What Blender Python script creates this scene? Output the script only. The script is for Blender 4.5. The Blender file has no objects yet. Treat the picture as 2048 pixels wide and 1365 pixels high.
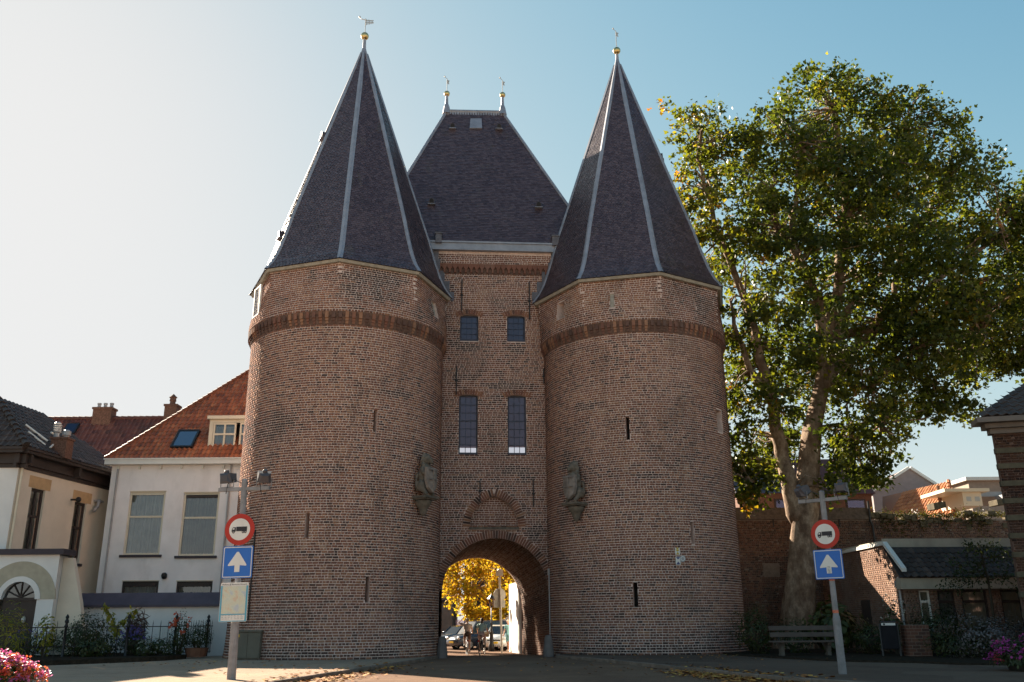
import bpy, math, random
import numpy as np
from mathutils import Matrix, Vector
from math import sin, cos, pi, radians, hypot, atan2, sqrt
RNG = np.random.default_rng(7)
rnd = random.Random(11)
sc = bpy.context.scene
col = sc.collection

# ------------------------------------------------------------------ camera
F_PX, CX, CY, EYE = 1774.0, 1024.0, 682.5, 1.45
PITCH, ROLL = radians(17.599), radians(0.42)
cam_d = bpy.data.cameras.new("camera")
cam = bpy.data.objects.new("camera", cam_d); col.objects.link(cam)
cam_d.sensor_width = 36.0; cam_d.lens = F_PX / 2048 * 36.0
cam_d.clip_start = 0.1; cam_d.clip_end = 3000
Fv = Vector((0, cos(PITCH), sin(PITCH)))
R0 = Vector((1, 0, 0)); U0 = Vector((0, -sin(PITCH), cos(PITCH)))
Rv = R0 * cos(ROLL) - U0 * sin(ROLL); Uv = R0 * sin(ROLL) + U0 * cos(ROLL)
m = Matrix((Rv, Uv, -Fv)).transposed().to_4x4(); m.translation = (0, 0, EYE)
cam.matrix_world = m
sc.camera = cam

# ------------------------------------------------------------------ light
SUN_AZ, SUN_EL = radians(-38.0), radians(26.0)       # azimuth from +Y towards +X
w = bpy.data.worlds.new("World"); sc.world = w; w.use_nodes = True
nt = w.node_tree; bg = nt.nodes["Background"]
sky = nt.nodes.new("ShaderNodeTexSky"); sky.sky_type = 'NISHITA'; sky.sun_disc = False
sky.sun_elevation = SUN_EL; sky.sun_rotation = SUN_AZ % (2 * pi)
sky.air_density = 1.0; sky.dust_density = 0.5; sky.ozone_density = 2.5
# the sky's wide range is rolled off the way film does it: c*c / (c*c + s) per channel
def vm(op, a, b):
    n = nt.nodes.new("ShaderNodeVectorMath"); n.operation = op
    for i, v in enumerate((a, b)):
        if isinstance(v, tuple): n.inputs[i].default_value = v
        else: nt.links.new(v, n.inputs[i])
    return n.outputs[0]
sq = vm('MULTIPLY', sky.outputs[0], sky.outputs[0])
soft = vm('DIVIDE', sq, vm('ADD', sq, (3.3, 3.1, 4.6)))
EXPO = 2.0
nt.links.new(soft, bg.inputs[0]); bg.inputs[1].default_value = 0.88 / 2**EXPO
sun_d = bpy.data.lights.new("sun", 'SUN'); sun_d.energy = 5.0; sun_d.angle = radians(0.53)
sun_d.color = (1.0, 0.87, 0.70)
sun = bpy.data.objects.new("sun", sun_d); col.objects.link(sun)
sd = Vector((sin(SUN_AZ) * cos(SUN_EL), cos(SUN_AZ) * cos(SUN_EL), sin(SUN_EL)))
sun.rotation_euler = sd.to_track_quat('Z', 'Y').to_euler()
sun.location = (-30, 20, 40)
sc.view_settings.view_transform = 'Standard'; sc.view_settings.look = 'None'
sc.view_settings.gamma = 1.0; sc.view_settings.use_curve_mapping = False
sc.view_settings.exposure = EXPO
sc.cycles.max_bounces = 8; sc.cycles.transparent_max_bounces = 12
sc.cycles.use_denoising = True

# ------------------------------------------------------------------ sight lines used to measure the place
def ray(px, py):
    return Fv * F_PX + Rv * (px - CX) + Uv * (CY - py)
EYEV = Vector((0, 0, EYE))
def gnd(px, py, z=0.0):
    v = ray(px, py); return EYEV + v * ((z - EYE) / v.z)
def atY(px, py, Y):
    v = ray(px, py); return EYEV + v * (Y / v.y)
def onpl(px, py, P0, n):
    v = ray(px, py); return EYEV + v * ((Vector(P0) - EYEV).dot(n) / v.dot(n))

# ------------------------------------------------------------------ object bookkeeping
def tag(o, label=None, cat=None, group=None, kind=None):
    if label: o['label'] = label
    if cat: o['category'] = cat
    if group: o['group'] = group
    if kind: o['kind'] = kind
    return o
def thing(name, label, cat, loc=(0, 0, 0), group=None):
    o = bpy.data.objects.new(name, None); col.objects.link(o)
    o.location = loc; o.empty_display_size = 0.3
    return tag(o, label, cat, group)
def link(name, me, parent=None, label=None, cat=None, group=None, kind=None, mats=None):
    o = bpy.data.objects.new(name, me); col.objects.link(o)
    if mats is not None:
        for mm in (mats if isinstance(mats, (list, tuple)) else [mats]):
            me.materials.append(mm)
    if parent is not None:
        o.parent = parent
        if parent.type == 'EMPTY' and parent.parent is None:
            o.matrix_parent_inverse = Matrix.Translation(parent.location).inverted()
    return tag(o, label, cat, group, kind)
def copy_tree(o, parent=None, **kw):
    c = o.copy(); col.objects.link(c)
    if parent is not None: c.parent = parent
    for ch in list(o.children): copy_tree(ch, c)
    for k, v in kw.items(): c[k] = v
    return c

class MB:
    """collects shapes into one mesh"""
    def __init__(s): s.v = []; s.f = []; s.m = []; s.mi = 0; s.sm = []; s.smooth = False
    def add(s, vs, fs, M=None):
        n = len(s.v)
        if M is not None: vs = [M @ Vector(p) for p in vs]
        s.v += [tuple(p) for p in vs]
        for f in fs:
            s.f.append(tuple(i + n for i in f)); s.m.append(s.mi); s.sm.append(s.smooth)
        return s
    def box(s, x0, x1, y0, y1, z0, z1, M=None):
        vs = [(x0,y0,z0),(x1,y0,z0),(x1,y1,z0),(x0,y1,z0),(x0,y0,z1),(x1,y0,z1),(x1,y1,z1),(x0,y1,z1)]
        return s.add(vs, [(3,2,1,0),(4,5,6,7),(0,1,5,4),(1,2,6,5),(2,3,7,6),(3,0,4,7)], M)
    def cbox(s, c, sx, sy, sz, M=None, b=0.0):
        x, y, z = c
        if b <= 0: return s.box(x-sx/2,x+sx/2,y-sy/2,y+sy/2,z-sz/2,z+sz/2,M)
        vs = []
        for k, ins in ((-1, b), (-1, 0), (1, 0), (1, b)):
            zz = z + k * (sz/2 - (b if ins == 0 else 0))
            hx, hy = sx/2 - ins, sy/2 - ins
            vs += [(x-hx,y-hy,zz),(x+hx,y-hy,zz),(x+hx,y+hy,zz),(x-hx,y+hy,zz)]
        fs = [(3,2,1,0),(12,13,14,15)]
        for l in range(3):
            for i in range(4):
                a, c2 = l*4+i, l*4+(i+1)%4
                fs.append((a, c2, c2+4, a+4))
        return s.add(vs, fs, M)
    def quad(s, a, b, c, d, M=None): return s.add([a,b,c,d], [(0,1,2,3)], M)
    def prism(s, pts, d, M=None):
        """pts: 2-D outline (x,z) counter-clockwise seen from -y; extruded along y from 0 to d"""
        n = len(pts)
        vs = [(x, 0, z) for x, z in pts] + [(x, d, z) for x, z in pts]
        fs = [tuple(range(n)), tuple(range(2*n-1, n-1, -1))]
        fs += [(i, i+n, (i+1) % n + n, (i+1) % n) for i in range(n)]
        return s.add(vs, fs, M)
    def lathe(s, prof, n=16, M=None, a0=0, a1=2*pi, cap=True):
        full = abs(a1 - a0 - 2*pi) < 1e-6
        k = n if full else n + 1
        vs = [(r*cos(a0+(a1-a0)*i/n), r*sin(a0+(a1-a0)*i/n), z) for r, z in prof for i in range(k)]
        fs = []
        for j in range(len(prof)-1):
            for i in range(n):
                i2 = (i+1) % k if full else i+1
                fs.append((j*k+i, j*k+i2, (j+1)*k+i2, (j+1)*k+i))
        if cap and full:
            if prof[0][0] > 1e-4: fs.append(tuple(range(k-1, -1, -1)))
            if prof[-1][0] > 1e-4: fs.append(tuple((len(prof)-1)*k+i for i in range(k)))
        return s.add(vs, fs, M)
    def tube(s, pts, r, n=8, M=None, cap=True):
        pts = [Vector(p) for p in pts]; L = len(pts)
        rs = r if isinstance(r, (list, tuple)) else [r]*L
        vs = []; up = None
        for i, p in enumerate(pts):
            t = (pts[min(i+1, L-1)] - pts[max(i-1, 0)])
            if t.length < 1e-9: t = Vector((0, 0, 1))
            t.normalize()
            if up is None:
                up = Vector((1, 0, 0)) if abs(t.x) < 0.8 else Vector((0, 1, 0))
            u = up - t * up.dot(t)
            if u.length < 1e-4: u = t.orthogonal()
            u.normalize(); v = t.cross(u); up = u
            for k in range(n):
                a = 2*pi*k/n; vs.append(tuple(p + (u*cos(a) + v*sin(a)) * rs[i]))
        fs = []
        for i in range(L-1):
            for k in range(n):
                k2 = (k+1) % n
                fs.append((i*n+k, i*n+k2, (i+1)*n+k2, (i+1)*n+k))
        if cap:
            fs.append(tuple(range(n-1, -1, -1))); fs.append(tuple((L-1)*n+k for k in range(n)))
        return s.add(vs, fs, M)
    def ball(s, c, r, n=12, M=None, sx=1, sy=1, sz=1):
        prof = [(max(r*sin(pi*i/(n//2)), 1e-5), -r*cos(pi*i/(n//2))) for i in range(n//2+1)]
        T = Matrix.Translation(Vector(c)) @ Matrix.Diagonal((sx, sy, sz, 1))
        return s.lathe(prof, n, (M @ T) if M is not None else T, cap=False)
    def mesh(s, name):
        me = bpy.data.meshes.new(name); me.from_pydata(s.v, [], s.f)
        if s.f:
            me.polygons.foreach_set('material_index', s.m); me.polygons.foreach_set('use_smooth', s.sm)
        me.update(); return me
    def build(s, name, mats, parent=None, **kw):
        return link(name, s.mesh(name), parent, mats=mats, **kw)

def bulk(name, V, nper, tone=None, idx=None, smooth=False):
    """V (N, nper, 3) separate polygons of nper corners, or V (M,3) with idx (N, nper)"""
    me = bpy.data.meshes.new(name)
    if idx is None:
        N = len(V); P = V.reshape(-1, 3); I = np.arange(len(P))
    else:
        N = len(idx); P = V.reshape(-1, 3); I = idx.reshape(-1)
    me.vertices.add(len(P)); me.vertices.foreach_set('co', np.ascontiguousarray(P, dtype=np.float32).ravel())
    me.loops.add(len(I)); me.loops.foreach_set('vertex_index', I.astype(np.int32))
    me.polygons.add(N); me.polygons.foreach_set('loop_start', np.arange(0, N*nper, nper, dtype=np.int32))
    if smooth: me.polygons.foreach_set('use_smooth', np.ones(N, dtype=bool))
    me.update(calc_edges=True)
    if tone is not None:
        at = me.attributes.new('tone', 'FLOAT', 'FACE'); at.data.foreach_set('value', np.ascontiguousarray(tone, dtype=np.float32))
    return me

# ------------------------------------------------------------------ materials
class NT:
    def __init__(s, name):
        s.mat = bpy.data.materials.new(name); s.mat.use_nodes = True
        s.t = s.mat.node_tree; s.t.nodes.clear()
        s.out = s.n('ShaderNodeOutputMaterial')
    def n(s, typ, **kw):
        nd = s.t.nodes.new(typ)
        for k, v in kw.items(): setattr(nd, k, v)
        return nd
    def l(s, a, b): s.t.links.new(a, b)
    def val(s, sock, v):
        if hasattr(v, 'is_output') or hasattr(v, 'links'): s.l(v, sock)
        else: sock.default_value = v
    def coord(s, obj=False):
        if obj: return s.n('ShaderNodeTexCoord').outputs['Object']
        return s.n('ShaderNodeNewGeometry').outputs['Position']
    def noise(s, scale, detail=4, rough=0.55, vec=None, stretch=None, dist=0.0):
        nd = s.n('ShaderNodeTexNoise'); nd.inputs['Scale'].default_value = scale
        nd.inputs['Detail'].default_value = detail; nd.inputs['Roughness'].default_value = rough
        nd.inputs['Distortion'].default_value = dist
        v = vec if vec is not None else s.coord()
        if stretch:
            mp = s.n('ShaderNodeMapping'); mp.inputs['Scale'].default_value = stretch; s.l(v, mp.inputs[0]); v = mp.outputs[0]
        s.l(v, nd.inputs['Vector']); return nd.outputs['Fac']
    def ramp(s, fac, stops, interp='LINEAR'):
        r = s.n('ShaderNodeValToRGB'); r.color_ramp.interpolation = interp
        e = r.color_ramp.elements
        while len(e) < len(stops): e.new(0.5)
        for i, (p, c) in enumerate(stops):
            e[i].position = p; e[i].color = (c[0], c[1], c[2], 1) if not isinstance(c, (int, float)) else (c, c, c, 1)
        s.val(r.inputs[0], fac); return r.outputs[0]
    def mix(s, fac, a, b, mode='MIX'):
        m = s.n('ShaderNodeMix', data_type='RGBA', blend_type=mode)
        s.val(m.inputs[0], fac)
        for sock, v in ((m.inputs[6], a), (m.inputs[7], b)):
            if isinstance(v, tuple): sock.default_value = (v[0], v[1], v[2], 1)
            else: s.l(v, sock)
        return m.outputs[2]
    def math(s, op, a, b=0.0, clamp=False):
        m = s.n('ShaderNodeMath', operation=op, use_clamp=clamp); s.val(m.inputs[0], a); s.val(m.inputs[1], b); return m.outputs[0]
    def attr(s, name):
        return s.n('ShaderNodeAttribute', attribute_name=name).outputs['Fac']
    def bump(s, h, strength=0.3, dist=0.02):
        b = s.n('ShaderNodeBump'); b.inputs['Strength'].default_value = strength; b.inputs['Distance'].default_value = dist
        s.l(h, b.inputs['Height']); return b.outputs[0]
    def bsdf(s, colr, rough=0.8, metal=0.0, normal=None, spec=0.3, **kw):
        p = s.n('ShaderNodeBsdfPrincipled')
        if isinstance(colr, tuple): p.inputs['Base Color'].default_value = (colr[0], colr[1], colr[2], 1)
        else: s.l(colr, p.inputs['Base Color'])
        s.val(p.inputs['Roughness'], rough); s.val(p.inputs['Metallic'], metal)
        p.inputs['Specular IOR Level'].default_value = spec
        if normal is not None: s.l(normal, p.inputs['Normal'])
        for k, v in kw.items(): s.val(p.inputs[k], v)
        s.l(p.outputs[0], s.out.inputs[0]); return p

def simple(name, c, rough=0.7, metal=0.0, var=0.15, scale=3.0, spec=0.3, bump=0.0, bscale=30.0, dirt=None, obj=False):
    s = NT(name)
    f = s.noise(scale, 5, vec=s.coord(obj))
    k = lambda q: tuple(min(1, x*q) for x in c)
    cc = s.ramp(f, [(0.25, k(1-var)), (0.75, k(1+var))])
    if dirt:
        g = s.noise(0.9, 6, 0.65, vec=s.coord(obj), stretch=(1, 1, 0.35))
        cc = s.mix(s.ramp(g, [(0.48, 0.0), (0.75, 0.6)]), cc, dirt)
    nrm = s.bump(s.noise(bscale, 3, vec=s.coord(obj)), bump, 0.01) if bump else None
    s.bsdf(cc, rough, metal, nrm, spec); return s.mat

def brick_material(name, stops, dirt=0.5, base_dark=True, lime=0.5, streak=None):
    s = NT(name)
    t = s.attr('tone')
    pos = s.coord()
    n1 = s.noise(0.55, 5, 0.6, pos); n2 = s.noise(26, 4, 0.6, pos)
    fac = s.math('ADD', t, s.math('MULTIPLY', s.math('SUBTRACT', n1, 0.5), 0.55), True)
    c = s.ramp(fac, stops)
    c = s.mix(s.math('MULTIPLY', s.ramp(n2, [(0.35, 0.0), (0.8, 1.0)]), 0.30), c, (0.06, 0.045, 0.04))
    # pale lime bloom and soot in patches of their own
    n3 = s.noise(0.35, 6, 0.68, pos, stretch=(1, 1, 0.7))
    c = s.mix(s.math('MULTIPLY', s.ramp(n3, [(0.55, 0.0), (0.72, 1.0)]), 0.42*lime), c, (0.46, 0.35, 0.30))
    n4 = s.noise(0.5, 6, 0.7, pos, stretch=(1.3, 1.3, 0.45), dist=0.6)
    c = s.mix(s.math('MULTIPLY', s.ramp(n4, [(0.50, 0.0), (0.72, 1.0)]), dirt), c, (0.060, 0.048, 0.042))
    s.bsdf(c, 0.95, 0, s.bump(n2, 0.5, 0.006), 0.06)
    return s.mat
BR = [(0.0,(0.065,0.044,0.040)),(0.16,(0.14,0.080,0.064)),(0.40,(0.235,0.106,0.076)),(0.62,(0.295,0.140,0.092)),(0.82,(0.355,0.180,0.108)),(1.0,(0.38,0.24,0.17))]
M_BRICK = brick_material('gate_brick', BR)
M_VBRICK = brick_material('shaded_vault_brick', [(p, tuple(x*0.42 for x in c)) for p, c in BR], dirt=.6)  # gate brick dimmed: the passage's shade is put into its colour
def mortar_mat(name, c, dirt=0.5):
    s = NT(name); pos = s.coord()
    cc = s.ramp(s.noise(9, 5, 0.6, pos), [(0.3, tuple(x*0.75 for x in c)), (0.7, tuple(x*1.15 for x in c))])
    n4 = s.noise(0.5, 6, 0.7, pos, stretch=(1.3, 1.3, 0.45), dist=0.6)
    cc = s.mix(s.math('MULTIPLY', s.ramp(n4, [(0.52, 0.0), (0.74, 1.0)]), dirt), cc, (0.09, 0.07, 0.06))
    s.bsdf(cc, 0.95, 0, s.bump(s.noise(40, 3, vec=pos), 0.4, 0.006), 0.1); return s.mat
M_MORTAR = mortar_mat('lime_mortar', (0.70, 0.535, 0.47), 0.5)
M_VMORT = mortar_mat('shaded_vault_mortar', (0.20,0.145,0.115), .6)  # vault mortar dimmed likewise, passage shade held in the colour
M_BAND = simple('corbel_band_brick', (0.14,0.085,0.066), 0.9, 0, 0.45, 9, 0.2, bump=0.5)
def slate_mat(name, stops, rough=0.42):
    s = NT(name); pos = s.coord()
    t = s.attr('tone')
    f = s.math('ADD', t, s.math('MULTIPLY', s.math('SUBTRACT', s.noise(0.4, 6, 0.65, pos, stretch=(1,1,0.5)), 0.5), 0.9), True)
    c = s.ramp(f, stops)
    n = s.noise(1.1, 6, 0.7, pos, stretch=(1.5, 1.5, 0.35))
    c = s.mix(s.math('MULTIPLY', s.ramp(n, [(0.58, 0.0), (0.74, 1.0)]), 0.35), c, (0.13, 0.12, 0.07))
    s.bsdf(c, s.ramp(s.noise(3, 4, vec=pos), [(0.3, rough-0.08), (0.7, rough+0.12)]), 0, s.bump(s.noise(22, 3, vec=pos), 0.25, 0.006), 0.5)
    return s.mat
M_SLATE = slate_mat('roof_slate', [(0.0,(0.056,0.037,0.044)),(0.5,(0.083,0.058,0.068)),(1.0,(0.112,0.080,0.090))], 0.36)
M_LEAD = simple('lead_sheet', (0.29,0.295,0.335), 0.5, 0.3, 0.22, 2.2, 0.5, bump=0.15, bscale=6)
M_FLASH = simple('dull_lead_flashing', (0.15,0.145,0.165), 0.7, 0.1, 0.3, 4, 0.3, bump=0.2)
M_DARK = simple('dark_void', (0.03,0.026,0.025), 0.9, var=0.2)
M_IRON = simple('black_iron', (0.022,0.021,0.022), 0.45, 0.3, 0.3, 8, 0.4)
M_SHIELD = simple('shield_sandstone', (0.23,0.19,0.165), 0.9, 0, 0.35, 4, 0.2, bump=0.6, bscale=14)
M_STONE = simple('weathered_sandstone', (0.15,0.125,0.10), 0.9, 0, 0.4, 5, 0.2, bump=0.7, bscale=14, dirt=(0.03,0.03,0.022))
M_PALESTONE = simple('pale_stone', (0.34,0.31,0.26), 0.9, 0, 0.25, 5, 0.2, bump=0.4, bscale=14)
M_GOLD = simple('gilded_copper', (0.62,0.47,0.22), 0.30, 0.9, 0.15, 2, 0.5)
M_WFRAME = simple('grey_blue_frame_paint', (0.05,0.052,0.075), 0.45, 0, 0.15, 4)
def glass_mat(name, tint=(0.5,0.52,0.6), refl=0.35, rough=0.03, rc=(0.9,0.92,1.0)):
    s = NT(name)
    tr = s.n('ShaderNodeBsdfTransparent'); tr.inputs[0].default_value = (*tint, 1)
    gl = s.n('ShaderNodeBsdfGlossy'); gl.inputs[0].default_value = (*rc, 1); gl.inputs['Roughness'].default_value = rough
    fr = s.n('ShaderNodeFresnel'); fr.inputs[0].default_value = 1.5
    s.l(s.bump(s.noise(1.3, 2), 0.05, 0.05), gl.inputs['Normal'])
    mx = s.n('ShaderNodeMixShader'); s.l(s.math('ADD', s.math('MULTIPLY', fr.outputs[0], 1.0), refl, True), mx.inputs[0])
    s.l(tr.outputs[0], mx.inputs[1]); s.l(gl.outputs[0], mx.inputs[2]); s.l(mx.outputs[0], s.out.inputs[0])
    return s.mat
M_GLASS = glass_mat('window_glass', (0.75,0.70,0.75), 0.045, 0.03, (0.80,0.70,0.95))

# ------------------------------------------------------------------ laid brickwork
def gen_rects(u0, u1, z0, z1, course=0.107, joint=0.029, L=0.25, openings=(), seed=0, keep=None):
    """bricks of a wall as rows (u0,u1,z0,z1); openings: (u0,u1,z0,z1) cut clean out"""
    g = np.random.default_rng(seed); out = []
    nz = int((z1 - z0) / course)
    for j in range(nz):
        za = z0 + j*course; zb = za + course - joint
        u = u0 - g.uniform(0, L)
        n = int((u1 - u0 + 2*L) / (L*0.5)) + 4
        lens = np.where(g.random(n) < (0.10 if j % 2 else 0.88), L*0.53, L) * g.uniform(0.94, 1.06, n)   # courses of stretchers and of headers
        ed = u + np.concatenate([[0], np.cumsum(lens)])
        a = np.clip(ed[:-1], u0, u1); b = np.clip(ed[1:] - joint*0.85, u0, u1)
        seg = [(x, y) for x, y in zip(a, b) if y - x > 0.035]
        for (p, q, r, t) in openings:
            if zb > r + 0.01 and za < t - 0.01:
                new = []
                for x, y in seg:
                    if y <= p or x >= q: new.append((x, y)); continue
                    if x < p - 0.04: new.append((x, p - 0.004))
                    if y > q + 0.04: new.append((q + 0.004, y))
                seg = new
        w_ = g.normal(0, 0.0016, len(seg))
        out += [(x, y, za + w_[i], zb + w_[i]) for i, (x, y) in enumerate(seg)]
    A = np.array(out)
    if keep is not None:
        A = A[keep((A[:,0]+A[:,1])/2, (A[:,2]+A[:,3])/2)]
    return A
def brick_tone(n, g):
    t = g.beta(2.4, 2.2, n)
    dark = g.random(n) < 0.12; t[dark] *= 0.25
    return t
def patch_tone(A, tone, stains, seed):
    """repairs in other bricks, and soot stains (u, z, half width, half height) on single bricks"""
    g = np.random.default_rng(seed+500); u = (A[:,0]+A[:,1])/2; z = (A[:,2]+A[:,3])/2
    for _ in range(46):
        cu, cz = g.uniform(u.min(), u.max()), g.uniform(z.min(), z.max()); w, h = g.uniform(.4, 1.8), g.uniform(.2, .9)
        k = (np.abs(u-cu) < w*(1+.25*np.sin(z*9))) & (np.abs(z-cz) < h*(1+.2*np.sin(u*7))); tone[k] = np.clip(tone[k]*.75+g.uniform(-.12,.34), 0, 1)
    for (cu, cz, w, h) in stains:
        d = ((u-cu)/w)**2+((z-cz)/h)**2; k = g.random(len(u)) < np.clip(1.35-d, 0, .95); tone[k] = tone[k]*.16
    return tone
def brick_mesh(name, A, S, proud=0.004, depth=0.05, tone=None, seed=0, jitter=0.004, stains=()):
    """S(u, z, d) -> xyz arrays, d outward"""
    g = np.random.default_rng(seed + 99); n = len(A)
    if tone is None: tone = patch_tone(A, brick_tone(n, g), stains, seed)
    d = proud + g.normal(0, jitter*0.5, n).clip(-jitter, jitter)
    u0, u1, z0, z1 = A.T
    ju = lambda: g.normal(0, 0.003, n)
    V = np.zeros((n, 8, 3))
    c = [(u0+ju(), z0+ju()*0.6), (u1+ju(), z0+ju()*0.6), (u1+ju(), z1+ju()*0.6), (u0+ju(), z1+ju()*0.6)]
    for k, (u, z) in enumerate(c):
        V[:, k] = S(u, z, d + g.normal(0, 0.0012, n)); V[:, k+4] = S(u, z, d - depth)
    q = np.array([(0,1,2,3),(0,4,5,1),(1,5,6,2),(2,6,7,3),(3,7,4,0)])
    idx = (np.arange(n)[:, None, None]*8 + q[None]).reshape(-1, 4)
    return bulk(name, V, 4, np.repeat(tone, 5), idx)
UNIT = {}
def unit_brick(k, mat):
    """shared single-brick mesh: 1 x 1 x 1, front face at y = 0, with a chipped outline; eight tones"""
    key = (k, mat.name)
    if key not in UNIT:
        g = np.random.default_rng(k + 40)
        j = lambda: g.uniform(-0.02, 0.02)
        v = [(-.5+j(),0,-.5+j()),(.5+j(),0,-.5+j()),(.5+j(),0,.5+j()),(-.5+j(),0,.5+j()),(-.5,1,-.5),(.5,1,-.5),(.5,1,.5),(-.5,1,.5)]
        me = bpy.data.meshes.new('brick')
        me.from_pydata(v, [], [(0,1,2,3),(0,4,5,1),(1,5,6,2),(2,6,7,3),(3,7,4,0)])
        at = me.attributes.new('tone', 'FLOAT', 'FACE')
        tv = [0.06,0.2,0.32,0.42,0.5,0.6,0.72,0.86][k]
        at.data.foreach_set('value', [tv]*5); me.materials.append(mat); UNIT[key] = me
    return UNIT[key]
def single_bricks(A, frame, parent, mat, proud=0.004, depth=0.05, seed=5, name='brick'):
    """one object per row of A; frame(u, z) -> (origin on the wall face, tangent, outward normal)"""
    g = np.random.default_rng(seed)
    for (a, b, c, d) in A:
        O, e, n = frame((a+b)/2, (c+d)/2)
        k = int(g.choice(8, p=[.08,.1,.14,.17,.17,.15,.12,.07]))
        o = link(name, unit_brick(k, mat), parent)
        up = Vector((0, 0, 1))
        M = Matrix((Vector(e)*(b-a), -Vector(n)*depth, up*(d-c))).transposed().to_4x4()
        M.translation = Vector(O) + Vector(n)*(proud + g.uniform(-.003, .003))
        o.matrix_basis = M
def grid_wall(us, zs, S, skip, mb, d=0.0):
    us = sorted(set(round(x, 4) for x in us)); zs = sorted(set(round(x, 4) for x in zs))
    U, Z = np.meshgrid(us, zs); P = S(U.ravel(), Z.ravel(), np.full(U.size, d))
    n = len(us); fs = []
    for j in range(len(zs)-1):
        for i in range(n-1):
            if skip((us[i]+us[i+1])/2, (zs[j]+zs[j+1])/2): continue
            fs.append((j*n+i, j*n+i+1, (j+1)*n+i+1, (j+1)*n+i))
    mb.add([tuple(p) for p in P], fs)
def reveal(mb, o, S, d_in, d_out=0.0, back=True, mi_back=None):
    u0, u1, z0, z1 = o[:4]
    c = [(u0,z0),(u1,z0),(u1,z1),(u0,z1)]
    A = lambda u, z, d: tuple(S(np.array([u]), np.array([z]), np.array([d]))[0])
    f = [A(u, z, d_out) for u, z in c]; b = [A(u, z, -d_in) for u, z in c]
    for i in range(4):
        k = (i+1) % 4; mb.add([f[i], b[i], b[k], f[k]], [(0,1,2,3)])
    if back:
        om = mb.mi
        if mi_back is not None: mb.mi = mi_back
        mb.add(b, [(0,1,2,3)]); mb.mi = om
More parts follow.
